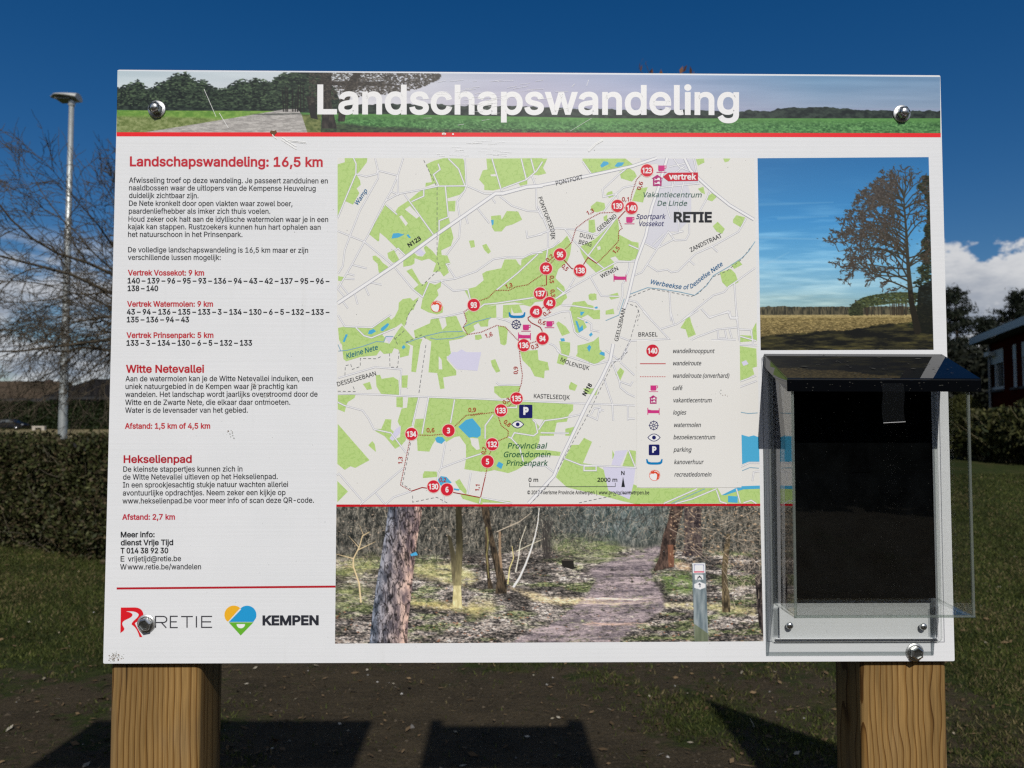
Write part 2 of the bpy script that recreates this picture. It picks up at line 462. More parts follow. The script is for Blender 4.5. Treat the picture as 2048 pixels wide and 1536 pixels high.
def picture(name, cv, quad, layer, parent):
    """a fine sheet whose pigment is the canvas; quad = TL, TR, BR, BL in layout units"""
    h, w = cv.h, cv.w
    cs = [np.array([sheet(*p)[0], sheet(*p)[1]]) for p in quad]
    u = np.linspace(0, 1, w)[None, :, None]; v = np.linspace(0, 1, h)[:, None, None]
    xz = (cs[0]*(1-u)+cs[1]*u)*(1-v)+(cs[3]*(1-u)+cs[2]*u)*v
    co = np.empty((h*w, 3), np.float32); co[:, 0] = xz[..., 0].ravel(); co[:, 1] = -EPS*layer; co[:, 2] = xz[..., 1].ravel()
    idx = np.arange(h*w).reshape(h, w); q = np.stack([idx[:-1, :-1], idx[1:, :-1], idx[1:, 1:], idx[:-1, 1:]], -1).reshape(-1, 4)
    me = bpy.data.meshes.new(name); me.vertices.add(h*w); me.vertices.foreach_set('co', co.ravel())
    me.loops.add(q.size); me.loops.foreach_set('vertex_index', q.ravel().astype(np.int32))
    me.polygons.add(len(q)); me.polygons.foreach_set('loop_start', np.arange(0, q.size, 4, dtype=np.int32))
    me.update(); me.validate()
    c = np.ones((h*w, 4), np.float32); c[:, :3] = np.clip(srgb(np.clip(cv.a, 0, 255))*INK_GAIN, 0, .85).reshape(-1, 3)
    at = me.color_attributes.new('tint', 'FLOAT_COLOR', 'POINT'); at.data.foreach_set('color', c.ravel())
    return link(name, me, PRINT, parent)
PRINT = tinted('printed_photo', INK_ROUGH, 0.4)

def paint_header():
    c = Canvas(1646, 124, 11); r = c.r; W_, H_ = c.w, c.h
    X = np.arange(W_)[None, :]/W_; Y = np.arange(H_)[:, None]/H_
    def ramp(x, ks, cs): return np.stack([np.interp(x, ks, [q[i] for q in cs]) for i in range(3)], -1)
    top = ramp(X+0*Y, [0, .3, .5, .65, .85, 1], [(176, 196, 205), (198, 205, 212), (160, 164, 192), (140, 160, 198), (92, 140, 182), (100, 140, 180)])
    bot = ramp(X+0*Y, [0, .3, .5, .65, .85, 1], [(206, 214, 218), (208, 206, 214), (184, 178, 198), (172, 170, 196), (142, 160, 188), (134, 156, 184)])
    t = np.clip(Y/.6, 0, 1)[..., None]; c.a = top*(1-t)+bot*t
    n = c.noise(240, 16, 4); c.a += ((n-.5)*30)[..., None]*np.array((1, .9, .8))
    # low far tree line with hazy hills
    hill = 74+6*c.noise(200, 999, 3)[0]; yy = np.arange(H_)[:, None]
    c.put(np.where((yy > hill-8) & (X > .45), .5, 0), (140, 150, 182))
    edge = np.interp(np.arange(W_), [0, 690, 1000, 1300, 1330, 1380, 1450, 1560, 1646], [60, 66, 74, 76, 68, 67, 69, 76, 73])+7*(c.noise(14, 999, 3)[0]-.5)
    n = c.noise(9, 6, 3)
    c.put(np.clip(yy-edge, 0, 1)*(yy < 100), c.mixn(n, .3, .7, (22, 32, 30), (52, 66, 56)))
    # green field
    fy = np.interp(np.arange(W_), [0, 360, 1000, 1646], [78, 82, 92, 90])
    n1 = c.noise(5, 3, 3, .7); n2 = c.noise(120, 14, 3)
    fld = c.mixn(n1, .3, .75, (44, 96, 44), (98, 160, 84))*(.82+.34*n2[..., None])
    far_ = np.clip((yy-fy)/16, 0, 1)[..., None]
    fld = np.array((86, 148, 66))*(1-far_)*(.9+.2*n2[..., None])+fld*far_
    c.put(np.clip(yy-fy, 0, 1), fld)
    # shade on the ground below the big tree
    sh = np.clip((yy-np.interp(np.arange(W_), [380, 520, 700, 900, 1090, 1120], [96, 108, 112, 114, 122, 130])+5*(c.noise(40, 6, 3)-.5))/5, 0, 1)*(X > .2)*(X < .68)
    c.put(sh*.85, c.mixn(c.noise(6, 3, 3), .3, .7, (40, 46, 42), (70, 84, 56)))
    # verge on the left, grass by the road
    vg = c.mixn(c.noise(7, 4, 4, .7), .3, .7, (96, 116, 50), (146, 158, 96))
    c.put(np.clip(yy-79, 0, 1)*np.clip((360-np.arange(W_)[None, :])/30, 0, 1), c.mixn(c.noise(7, 4, 3), .3, .7, (92, 142, 46), (126, 168, 66)))
    vedge = 88+np.arange(W_)[None, :]*.02+6*(c.noise(50, 8, 3)-.5)
    c.put(np.clip((yy-vedge)/6, 0, 1)*np.clip((330-np.arange(W_)[None, :])/20, 0, 1), vg)
    c.put(np.clip(yy-86, 0, 1)*((X > .19) & (X < .245)), c.mixn(c.noise(7, 4, 3), .3, .7, (80, 96, 44), (124, 132, 74)))
    road = c.mask([(50, 124), (160, 106), (290, 84), (335, 76), (358, 76), (366, 88), (378, 124)])
    c.put(road, c.mixn(c.noise(12, 2, 4, .7), .3, .7, (146, 142, 138), (188, 184, 178)))
    c.put(c.mask([(250, 86), (360, 84), (372, 86), (300, 89)])*.7, (70, 74, 70))
    # woods on the left
    prof = np.interp(np.arange(W_), [0, 40, 62, 88, 105, 135, 148, 172, 190, 215, 235, 270, 300, 330, 395, 415, 440, 460], [40, 24, 40, 26, 14, 6, 20, 24, 38, 36, 24, 20, 22, 4, -8, 10, 52, 90])
    base = np.interp(np.arange(W_), [0, 180, 300, 360, 420], [71, 74, 76, 74, 74])
    prof = prof+10*(c.noise(16, 999, 4, .7)[0]-.5)
    wood = np.clip(yy-prof, 0, 1)*np.clip(base-yy, 0, 1)*(X < .275)
    c.put(wood, c.mixn(c.noise(16, 9, 4, .7), .3, .72, (20, 30, 28), (58, 78, 56)))
    for i in range(3400):
        x = r.integers(0, 436); b = base[x]; p = prof[x]
        if p > b: continue
        y = p-5+(b-p+3)*r.random(); sh_ = r.random()
        col = np.array((30, 44, 36))*(1-sh_)+np.array((92, 116, 78))*sh_ if r.random() < .6 else np.array((18, 26, 24))
        c.dab(x, y, r.uniform(1, 4), r.uniform(.6, 1.8), col, .8, r.uniform(-.5, .3))
    for i in range(9):
        x = r.uniform(300, 380); c.stroke((x, r.uniform(25, 45)), (x+r.normal(0, 2), 80), 2, 2.8, (34, 32, 30), .8)
    # two big trunks and the leafy boughs
    c.put(c.mask([(402, 0), (424, 0), (424, 60), (436, 115), (406, 115), (405, 60)]), c.mixn(c.noise(4, 12, 3), .3, .7, (36, 34, 32), (68, 62, 56)))
    c.put(c.mask([(440, 60), (456, 22), (472, -2), (486, -2), (466, 40), (456, 70), (451, 101), (438, 101)]), c.mixn(c.noise(4, 12, 3), .3, .7, (40, 38, 34), (70, 64, 56)))
    c.put(c.mask([(374, 50), (390, 50), (398, 97), (384, 94)]), (42, 40, 38))
    for i in range(60): c.path([(450+r.uniform(-60, 60), 20), (470+r.uniform(-60, 90), 26), (480+r.uniform(-90, 100), 30+r.uniform(-20, 10))], 1.6, .7, (54, 48, 44), .8)
    for i in range(2100):
        x = 380+260*r.random(); lim = np.interp(x, [380, 440, 540, 600, 640], [70, 56, 46, 34, 14]); y = lim*r.random()**1.1-2
        if (x > 600 and y < 4 and r.random() < .5): continue
        c.dab(x, y, r.uniform(1, 3.2), r.uniform(.7, 1.4), np.array((66, 60, 52))*r.uniform(.6, 1.35), .85, r.uniform(-.6, .6))
    # dark crop foliage dots right of the centre
    for i in range(2600):
        x = r.uniform(600, 1646); y = r.uniform(98, 124); g = r.random()
        c.dab(x, y, r.uniform(.8, 2.6), r.uniform(.5, 1.2), np.array((44, 92, 42))*(1-g)+np.array((128, 186, 112))*g, .6)
    g_ = c.a.mean(-1, keepdims=True); c.a = c.a*.82+g_*.18
    c.put(np.where(yy < 2, 1.0, 0), (214, 218, 224))
    return c

def paint_tree():
    c = Canvas(346, 386, 5); r = c.r; W_, H_ = c.w, c.h
    yy = np.arange(H_)[:, None]; xx = np.arange(W_)[None, :]
    ks = [0, 60, 130, 200, 260, 300]; cs = [(42, 108, 164), (54, 122, 178), (66, 140, 196), (96, 162, 205), (132, 180, 204), (150, 182, 186)]
    c.a = np.stack([np.interp(yy+0*xx, ks, [q[i] for q in cs]) for i in range(3)], -1)
    n = c.noise(130, 14, 5); c.a = c.a+np.clip(n-.5, 0, 1)[..., None]*np.array((120, 90, 60))*np.clip((yy-40)/120, .2, 1)[..., None]
    for x0, y0, x1, y1, a in ((0, 160, 150, 165, .35), (0, 209, 120, 210, .35), (10, 215, 60, 190, .25), (0, 94, 150, 90, .25), (40, 122, 140, 118, .25)):
        c.stroke((x0, y0), (x1, y1), 7, 3, (168, 200, 220), a*.35); c.stroke((x0, y0), (x1, y1), 3, 1, (168, 200, 220), a*.3)
    c.a -= (np.clip(c.noise(90, 9, 4)-.5, 0, 1)*np.clip((yy-220)/40, 0, 1)*60)[..., None]
    edge = 300-4*c.noise(9, 999, 4)[0]
    c.put(np.clip(yy-edge, 0, 1)*(yy < 316), c.mixn(c.noise(2.4, 10, 3), .3, .7, (48, 48, 40), (98, 92, 72)))
    fld = c.mixn(c.noise(5, 1.6, 4, .8), .25, .75, (92, 80, 46), (170, 152, 102)); fld = fld*(1-.25*np.clip((yy-316)/35, 0, 1))[..., None]
    c.put(np.clip(yy-315, 0, 1), fld); c.put(np.where((yy > 314) & (yy < 321), .45, 0), (184, 168, 120))
    for i in range(900): c.dab(r.uniform(0, 320), 318+34*r.random()**.7, r.uniform(.8, 2.6), .7, np.array((150, 132, 88))*r.uniform(.5, 1.4), .6)
    se = np.interp(np.arange(W_), [0, 60, 120, 180, 250, 300, 346], [357, 351, 347, 344, 333, 330, 330])+6*(c.noise(16, 999, 4, .7)[0]-.5)
    c.put(np.clip((yy-se)/2, 0, 1), c.mixn(c.noise(40, 7, 5, .65), .42, .85, (20, 21, 19), (92, 86, 48)))
    # grove of pines on bare stems, sky between them
    for i in range(40):
        x = r.uniform(184, 300); c.stroke((x, 286), (x+r.uniform(-2, 2), 316), 1, 1.4, (56, 48, 38), .9)
    for i in range(1500):
        x = r.uniform(178, 312); tp = np.interp(x, [176, 190, 205, 230, 270, 312], [306, 292, 282, 276, 271, 272]); y = tp+r.random()**1.4*np.interp(x, [178, 200, 300], [12, 20, 22])
        g = r.random(); c.dab(x, y, r.uniform(1, 3), r.uniform(.6, 1.4), np.array((32, 40, 26))*(1-g)+np.array((90, 98, 58))*g, .85)
    for i in range(260): c.dab(r.uniform(180, 204), r.uniform(294, 316), r.uniform(1, 2.6), r.uniform(.7, 1.6), np.array((50, 56, 36))*r.uniform(.6, 1.3), .8)
    # dark pines at the right edge, behind the crown
    for i in range(2600):
        y = r.uniform(38, 352); half = np.interp(y, [38, 55, 72, 90, 120, 160, 220, 300, 352], [12, 22, 16, 4, 5, 14, 24, 40, 40])*(1+.25*math.sin(y*.23)); x = 346-half*r.random()**.8
        g = r.random()**2; c.dab(x, y, r.uniform(1, 3.6), r.uniform(.6, 1.5), np.array((18, 22, 16))*(1-g)+np.array((70, 76, 42))*g, .85)
    c.put(c.mask([(318, 262), (346, 246), (346, 354), (310, 352)])*.85, (21, 23, 18))
    # one broad oak: limbs leave the stem and fan out to a rounded crown
    stem = [(314, 347), (309, 322), (303, 290), (301, 262), (299, 230), (297, 190), (296, 150), (294, 110), (292, 70), (290, 40)]
    wst = [15, 13, 11, 10, 8, 6.5, 5, 3.4, 2, .8]
    tw = []; col = np.array((50, 45, 34)); tip = np.array((64, 55, 45))
    # crown outline: left reach for each height
    ys = [26, 50, 80, 120, 160, 200, 225, 250, 280]; reach = [22, 58, 82, 100, 126, 146, 138, 118, 84]
    def bough(x, y, tx, ty, w, depth):
        k = 6; px, py = x, y; bend = r.normal(0, .10)
        L_ = math.hypot(tx-x, ty-y)
        for i in range(1, k+1):
            t = i/k; nx = x+(tx-x)*t+(ty-y)*bend*math.sin(math.pi*t)+r.normal(0, .012)*L_; ny = y+(ty-y)*t-(tx-x)*bend*math.sin(math.pi*t)-L_*.10*math.sin(math.pi*t)*(1 if depth > 1 else .2)
            wi = w*(1-.8*t)+.45; c.stroke((px, py), (nx, ny), wi+.4, wi, col*(1+.25*r.random()) if wi > 1.1 else tip, .95 if wi > .8 else .7)
            if depth > 0 and (i >= 2 or depth > 2):
                for q in range(1 if r.random() < .75 else 2):
                    a = math.atan2(ny-py, nx-px)+r.choice((-1, 1))*r.uniform(.3, .95); l2 = L_*r.uniform(.20, .40)*(1-.25*t); bough(nx, ny, nx+math.cos(a)*l2, ny+math.sin(a)*l2, wi*.6, depth-1)
            px, py = nx, ny
        tw.append((px, py))
    for i in range(46):
        t = r.random(); y0 = 268-t*205; x0 = np.interp(y0, [40, 262], [290, 301]); left = r.random() < .66
        ty = y0-r.uniform(8, 52)*(1.1-.3*t); tx = x0-np.interp(ty, ys, reach)*r.uniform(.7, 1.0) if left else x0+r.uniform(26, 62)
        bough(x0, y0, tx, ty, np.interp(y0, [60, 260], [1.4, 3.2]), 3 if left else 2)
    for a in (-2.3, -1.9, -1.5, -1.1): bough(293, 80, 293+44*math.cos(a), 80+54*math.sin(a), 2, 2)
    for i in range(9): c.stroke(stem[i], stem[i+1], wst[i], wst[i+1], np.array((34, 31, 24)) if i < 3 else np.array((56, 54, 44)))
    for x, y in tw:
        if r.random() < .30:
            g = r.random()**1.4; c.dab(x+r.normal(0, 2.5), y+r.normal(0, 2), r.uniform(.7, 1.8), r.uniform(.5, 1), np.array((48, 44, 40))*(1-g)+np.array((106, 100, 94))*g, .75, r.uniform(-1, 1))
    for i in range(800):
        x, y = tw[r.integers(len(tw))]; c.dab(x+r.normal(0, 4), y+r.normal(0, 3), r.uniform(.7, 1.8), r.uniform(.5, 1), np.array((74, 68, 62))*r.uniform(.5, 1.3), .7, r.uniform(-1, 1))
    for i in range(160): c.dab(300+r.normal(0, 26), r.uniform(90, 300), r.uniform(1, 2.6), r.uniform(.6, 1.2), (62, 56, 38), .6)
    return c

def paint_forest():
    c = Canvas(852, 272, 7); r = c.r; W_, H_ = c.w, c.h
    yy = np.arange(H_)[:, None]; xx = np.arange(W_)[None, :]
    def z1(pts): return [((660+a/5.12-672)*1.0, 1000+b/5.12-1014) for a, b in pts]
    def z2(pts): return [(940+a/5.12-672, 1000+b/5.12-1014) for a, b in pts]
    def z3(pts): return [(1230+a/5.12-672, 1000+b/5.12-1014) for a, b in pts]
    # deep wood
    c.a = c.mixn(c.noise(5, 12, 5, .8), .28, .74, (22, 25, 25), (112, 110, 104))
    tealm = np.exp(-((xx-570)/120.)**2)*np.clip((95-yy)/50., 0, 1)
    c.put(np.clip(tealm, 0, 1)*.62, c.mixn(c.noise(6, 12, 5, .8), .3, .72, (34, 56, 60), (128, 140, 146)))
    # forest floor
    gy = np.interp(np.arange(W_), [0, 100, 300, 420, 520, 600, 700, 852], [100, 96, 92, 78, 70, 80, 86, 90])+6*(c.noise(30, 999, 3)[0]-.5)
    lit = c.noise(7, 2.2, 4, .8); big = c.noise(70, 16, 4)
    dap = np.clip((c.noise(46, 11, 4, .6)-.42)*5, 0, 1)
    fl = c.mixn(lit, .28, .74, (34, 34, 36), (156, 150, 146))*(.62+.62*dap)[..., None]
    moss = np.clip((c.noise(60, 12, 4)-.5)*5, 0, 1)
    fl = fl*(1-.6*moss[..., None])+(c.mixn(lit, .3, .7, (44, 58, 34), (122, 136, 84)))*.6*moss[..., None]
    c.put(np.clip((yy-gy)/8, 0, 1), fl)
    # leaf flecks
    for i in range(5200):
        x = r.uniform(0, W_); y = gy[int(x)]+(H_-gy[int(x)])*r.random()**.8; s_ = .5+1.1*(y-70)/200; g = r.random()
        col = (np.array((30, 30, 32)) if g < .45 else np.array((128, 118, 112)) if g < .8 else np.array((176, 166, 160)) if g < .93 else np.array((132, 88, 66)))
        c.dab(x, y, s_*r.uniform(.8, 2.4), s_*r.uniform(.5, 1), col, .65, r.uniform(-.5, .5))
    # mossy bank and sunlit ground
    def soft(pts, f): 
        m = c.mask(pts); k = f
        for ax in (0, 1):
            acc = np.zeros_like(m)
            for d in range(-k, k+1): acc += np.roll(m, d, ax)
            m = acc/(2*k+1)
        return m*np.clip(c.noise(10, 4, 4, .7)*2.4-.5, 0, 1)
    for pts, f, ca, cb in ((z2([(800, 380), (1150, 380), (1500, 430), (1536, 560), (1300, 660), (900, 560)]), 8, (70, 86, 54), (136, 142, 104)),
                           (z1([(840, 660), (1250, 640), (1536, 800), (1400, 900), (860, 780)]), 6, (140, 136, 92), (208, 202, 158)),
                           (z2([(380, 890), (600, 940), (800, 1000), (1536, 1030), (1536, 1090), (900, 1075), (640, 1040)]), 3, (178, 162, 124), (232, 216, 176)),
                           (z3([(0, 1010), (460, 1000), (470, 1025), (0, 1050)]), 2, (186, 174, 164), (226, 212, 200)),
                           (z1([(830, 1020), (1536, 1090), (1536, 1170), (840, 1090)]), 5, (150, 140, 90), (210, 196, 140)),
                           (z1([(70, 600), (480, 560), (470, 760), (70, 800)]), 10, (86, 92, 58), (160, 160, 112)),
                           (z1([(70, 880), (430, 860), (420, 1100), (70, 1120)]), 12, (84, 96, 62), (160, 164, 120)),
                           (z3([(450, 740), (790, 760), (800, 980), (520, 950)]), 7, (62, 88, 44), (116, 138, 78)),
                           (z3([(470, 1070), (800, 1060), (1090, 1080), (1440, 1130), (1440, 1200), (900, 1130), (500, 1110)]), 3, (150, 144, 98), (206, 198, 158)),
                           (z2([(0, 1020), (250, 1040), (270, 1150), (0, 1200)]), 7, (126, 122, 80), (186, 178, 132)),
                           (z3([(600, 640), (790, 680), (780, 730), (640, 720)]), 4, (160, 130, 100), (214, 186, 150))):
        c.put(soft(pts, f)*.72, c.mixn(c.noise(4, 2, 3, .8), .3, .7, ca, cb))
    # the path
    path = [(588, 118-28), (600, 96-12), (617, 79), (632, 74), (645, 79), (640, 98), (636, 118), (640, 140), (655, 170), (650, 205), (610, 235), (600, 272), (330, 272), (370, 255), (440, 230), (480, 205), (500, 170), (520, 140)]
    path = [(505, 128), (560, 106), (600, 92), (640, 80), (655, 80), (640, 100), (628, 130), (632, 150), (650, 175), (655, 205), (600, 240), (560, 272), (350, 272), (380, 252), (440, 230), (470, 205), (500, 180), (520, 150)]
    m = soft(path, 4); pm = c.mask(path)
    pc = c.mixn(.6*c.noise(12, 2.2, 5, .8)+.4*c.noise(60, 5, 3), .32, .68, (70, 66, 74), (164, 152, 158))
    c.put(np.clip(m*1.5, 0, 1)*.9, pc)
    for y, a, col in ((186, .85, (226, 208, 190)), (193, .7, (206, 188, 160)), (235, .6, (196, 164, 146)), (133, .45, (170, 158, 164)), (116, .4, (160, 150, 156)), (104, .35, (160, 150, 156)), (139, .6, (62, 58, 64)), (190, .5, (90, 80, 80))):
        for k in range(5):
            x0 = r.uniform(470, 540); c.path([(x0+t*r.uniform(16, 28), y+r.normal(0, 1.8)) for t in range(6)], r.uniform(1, 3), .8, col, a*.42)
    # thickets of twigs
    for i in range(2600):
        x = r.uniform(0, W_); y = r.uniform(-10, gy[int(x)]+20); dark = r.random() < .5
        if 520 < x < 650 and y > 70: continue
        ln = r.uniform(5, 34)*(1 if r.random() < .8 else 1.6); a = r.normal(-1.4, .8); k = r.uniform(.5, 1.2)
        col = np.array((34, 34, 34)) if dark else np.array((156, 150, 138))*r.uniform(.4, 1.05)
        c.path([(x, y), (x+math.cos(a)*ln*.5, y+math.sin(a)*ln*.5), (x+math.cos(a+.25)*ln, y+math.sin(a+.25)*ln)], k, .5, col, .7)
    for i in range(900):
        x = r.uniform(0, W_); y = r.uniform(0, 120)
        if 470 < x < 660: continue
        c.dab(x, y, r.uniform(.7, 2), r.uniform(.5, 1.1), np.array((170, 152, 136))*r.uniform(.5, 1.15), .6, r.uniform(-1, 1))
    # twisted little tree on the left
    for pts, w in ((z1([(320, 1040), (300, 850), (240, 680), (240, 600), (300, 480), (330, 370), (400, 330)]), 3.4), (z1([(240, 600), (70, 555)]), 2), (z1([(290, 510), (460, 430)]), 2), (z1([(290, 480), (190, 370)]), 1.4), (z1([(240, 690), (150, 670)]), 1.4), (z1([(340, 360), (300, 260)]), 1.2)):
        c.path(pts, w, w*.4, (176, 158, 128))
    # big pine
    tk = z1([(600, 60), (945, 60), (930, 180), (890, 420), (865, 640), (830, 1000), (800, 1250), (795, 1480), (410, 1480), (440, 1150), (480, 850), (530, 560), (570, 300)])
    m = c.mask(tk)
    cx = np.interp(yy[:, 0], [0, 90, 272], [139, 117, 105])[:, None]; hw = 34
    g = np.clip((xx-cx+hw)/(2*hw), 0, 1)
    b1 = c.noise(9, 20, 4, .6); b2 = c.noise(6, 17, 3, .55)
    plate = c.mixn(b1, .33, .66, (92, 80, 84), (172, 148, 138)); cool = c.mixn(b1, .33, .66, (46, 54, 66), (112, 120, 136))
    bark = cool*(1-g[..., None])+plate*g[..., None]
    crack = np.clip(1-np.abs(b2-.5)*22, 0, 1); crack2 = np.clip(1-np.abs(c.noise(10, 34, 3, .5)-.5)*18, 0, 1)
    bark = bark*(1-.72*np.maximum(crack, crack2)[..., None])
    c.put(m, bark)
    for i in range(90):
        y = r.uniform(0, 270); x = np.interp(y, [0, 90, 272], [139, 117, 105])+r.uniform(-28, 30); c.path([(x, y), (x+r.normal(0, 2), y+8), (x-1+r.normal(0, 2), y+r.uniform(12, 26))], 1.3, .6, (40, 34, 36), .55)
    c.put(c.mask(z1([(820, 560), (880, 535), (900, 570), (830, 580)])), (60, 130, 170))
    # pale double stem
    for pts, lo, hi in ((z1([(1285, 60), (1345, 60), (1358, 520), (1340, 860), (1350, 1105), (1250, 1105), (1262, 860), (1290, 480)]), (44, 42, 32), (138, 132, 100)), (z1([(1200, 360), (1235, 380), (1290, 600), (1275, 860), (1250, 860), (1235, 600)]), (52, 50, 40), (110, 104, 82))):
        q = np.clip((yy-60)/120., 0, 1)[..., None]; tone = np.asarray(lo)*(1-q)+np.asarray(hi)*q
        c.put(c.mask(pts), tone*(.75+.5*c.noise(4, 14, 3)[..., None]))
    c.put(c.mask(z1([(1262, 880), (1335, 880), (1350, 1105), (1255, 1105)]))*.7, c.mixn(c.noise(4, 12, 3), .3, .7, (160, 154, 116), (204, 196, 158)))
    # dark forked tree
    for pts in (z2([(110, 60), (190, 60), (210, 260), (260, 480), (330, 720), (370, 860), (370, 965), (255, 965), (270, 820), (215, 560), (180, 340), (130, 200)]), z2([(150, 240), (190, 260), (185, 560), (205, 800), (235, 915), (180, 915), (160, 700), (150, 440)])):
        c.put(c.mask(pts), c.mixn(c.noise(4, 14, 4, .7), .3, .7, (28, 26, 24), (76, 66, 54)))
    c.path(z2([(165, 290), (180, 420), (165, 560), (185, 800)]), 3, 2, (120, 116, 76), .7)
    c.path(z2([(300, 340), (300, 560), (315, 690)]), 5, 5, (128, 108, 88), .8)
    # birch sapling and thin stems
    c.path(z2([(440, 890), (500, 800), (560, 670), (610, 540), (660, 380), (690, 240), (705, 90)]), 4.4, 1.4, (226, 218, 202)); c.path(z2([(460, 740), (490, 600), (510, 440), (570, 270)]), 2.4, 1, (200, 192, 172))
    c.path(z2([(380, 860), (400, 700), (440, 600), (425, 480)]), 2.6, 1.2, (186, 170, 120)); c.path(z2([(470, 530), (620, 460), (760, 400)]), 1.6, .8, (190, 180, 160)); c.path(z2([(270, 330), (500, 230), (620, 140)]), 1.6, .8, (170, 160, 146))
    for i in range(26):
        x = r.uniform(740, 830)/1; c.path(z2([(x, 600), (x+r.normal(0, 18), 400), (x+r.normal(0, 40), 220)]), 1.2, .7, (48, 46, 46), .8)
    # stump
    c.put(c.mask(z2([(930, 630), (960, 612), (1050, 618), (1062, 690), (1100, 700), (1040, 720), (940, 690)])), (30, 29, 28)); c.path(z2([(940, 622), (1050, 622)]), 2, 2, (70, 66, 62))
    # trees on the right
    for pts, lo, hi in ((z3([(580, 60), (720, 60), (660, 260), (625, 420), (600, 700), (500, 720), (385, 745), (450, 600), (490, 380), (550, 220)]), (30, 26, 26), (80, 66, 60)), (z3([(715, 60), (890, 60), (890, 420), (895, 585), (680, 585), (715, 480)]), (34, 30, 34), (84, 76, 74)), (z3([(1150, 360), (1190, 360), (1170, 560), (1140, 800), (1165, 980), (1170, 1165), (1085, 1165), (1090, 700), (1120, 500)]), (40, 36, 30), (104, 94, 74)), (z3([(1430, 800), (1500, 760), (1515, 1440), (1460, 1300)]), (26, 24, 26), (66, 60, 60))):
        c.put(c.mask(pts), c.mixn(c.noise(5, 14, 4, .75), .3, .7, lo, hi))
    c.put(c.mask(z3([(540, 470), (600, 470), (600, 700), (545, 700)]))*.55, (128, 86, 66))
    for i in range(150):
        x, y = 1230+r.uniform(560, 1500)/5.12-672, r.uniform(0, 90); a = r.uniform(-.7, .9); ln = r.uniform(12, 46)
        c.path([(x, y), (x+math.cos(a)*ln, y+math.sin(a)*ln)], r.uniform(.8, 1.8), .5, np.array((176, 164, 150))*r.uniform(.4, .95), .75)
    for i in range(260):
        x, y = 1230+r.uniform(560, 1500)/5.12-672, r.uniform(0, 120); c.dab(x, y, r.uniform(1, 3), r.uniform(.6, 1.5), np.array((180, 156, 130))*r.uniform(.45, 1.0), .75, r.uniform(-1, 1))
    for i in range(90):
        x, y = 1230+r.uniform(1150, 1510)/5.12-672, r.uniform(90, 200); a = r.uniform(-2.6, -.4); ln = r.uniform(8, 26)
        c.path([(x, y), (x+math.cos(a)*ln, y+math.sin(a)*ln)], 1.3, .5, np.array((170, 158, 146))*r.uniform(.5, 1.1), .75)
    # waymark post
    c.put(c.mask(z3([(785, 660), (925, 655), (940, 1460), (798, 1460)])), c.mixn(c.noise(5, 40, 4), .3, .7, (74, 86, 94), (112, 122, 128)))
    c.put(c.mask(z3([(800, 1280), (938, 1380), (938, 1460), (798, 1460)]))*.6, (74, 80, 52))
    c.put(c.mask(z3([(792, 664), (920, 660), (922, 760), (794, 764)])), (226, 228, 232)); c.put(c.mask(z3([(805, 674), (908, 672), (910, 754), (806, 756)])), (60, 62, 92)); c.put(c.mask(z3([(811, 680), (902, 678), (904, 744), (812, 746)])), (190, 206, 226)); c.put(c.mask(z3([(806, 746), (910, 744), (910, 755), (806, 757)])), (176, 60, 76))
    c.put(c.mask(z3([(814, 782), (898, 780), (900, 828), (815, 830)])), (206, 212, 220))
    c.path(z3([(836, 822), (858, 790), (882, 822)]), 1.6, 1.6, (20, 24, 34)); c.path(z3([(840, 802), (876, 802)]), 1.2, 1.2, (20, 24, 34))
    c.put(c.mask(z3([(806, 876), (860, 852), (918, 874), (920, 910), (864, 930), (806, 912)])), (204, 214, 228)); c.path(z3([(861, 902), (861, 876)]), 1.8, 1.8, (20, 24, 34)); c.put(c.mask(z3([(845, 880), (861, 862), (878, 880)])), (20, 24, 34))
    c.a = np.clip((c.a-84)*1.30+108, 10, 248)*np.array((1.02, 1.0, .97))
    return c
# ---------------------------------------------------------------- the information board
RED, DRED, BLK, GREY = (196, 30, 44), (170, 28, 40), (34, 36, 40), (84, 86, 90)
zA, zB, zC, zD = zone(665, 305, 4.876), zone(1075, 305, 4.551), zone(665, 560, 6.827), zone(900, 480, 6.827)
zE, zF, zG = zone(665, 760, 6.143), zone(940, 700, 4.956), zone(1240, 620, 3.889)
zL = zone(200, 1010, 4.267)
BASE_Z = 1.2605; TOP_Z = 2.1000; HALF = 0.5945
board = empty('information_board', (0, 0.05, 0), 'large white printed trail board with a map and photos, bolted to two wooden posts', 'information board')

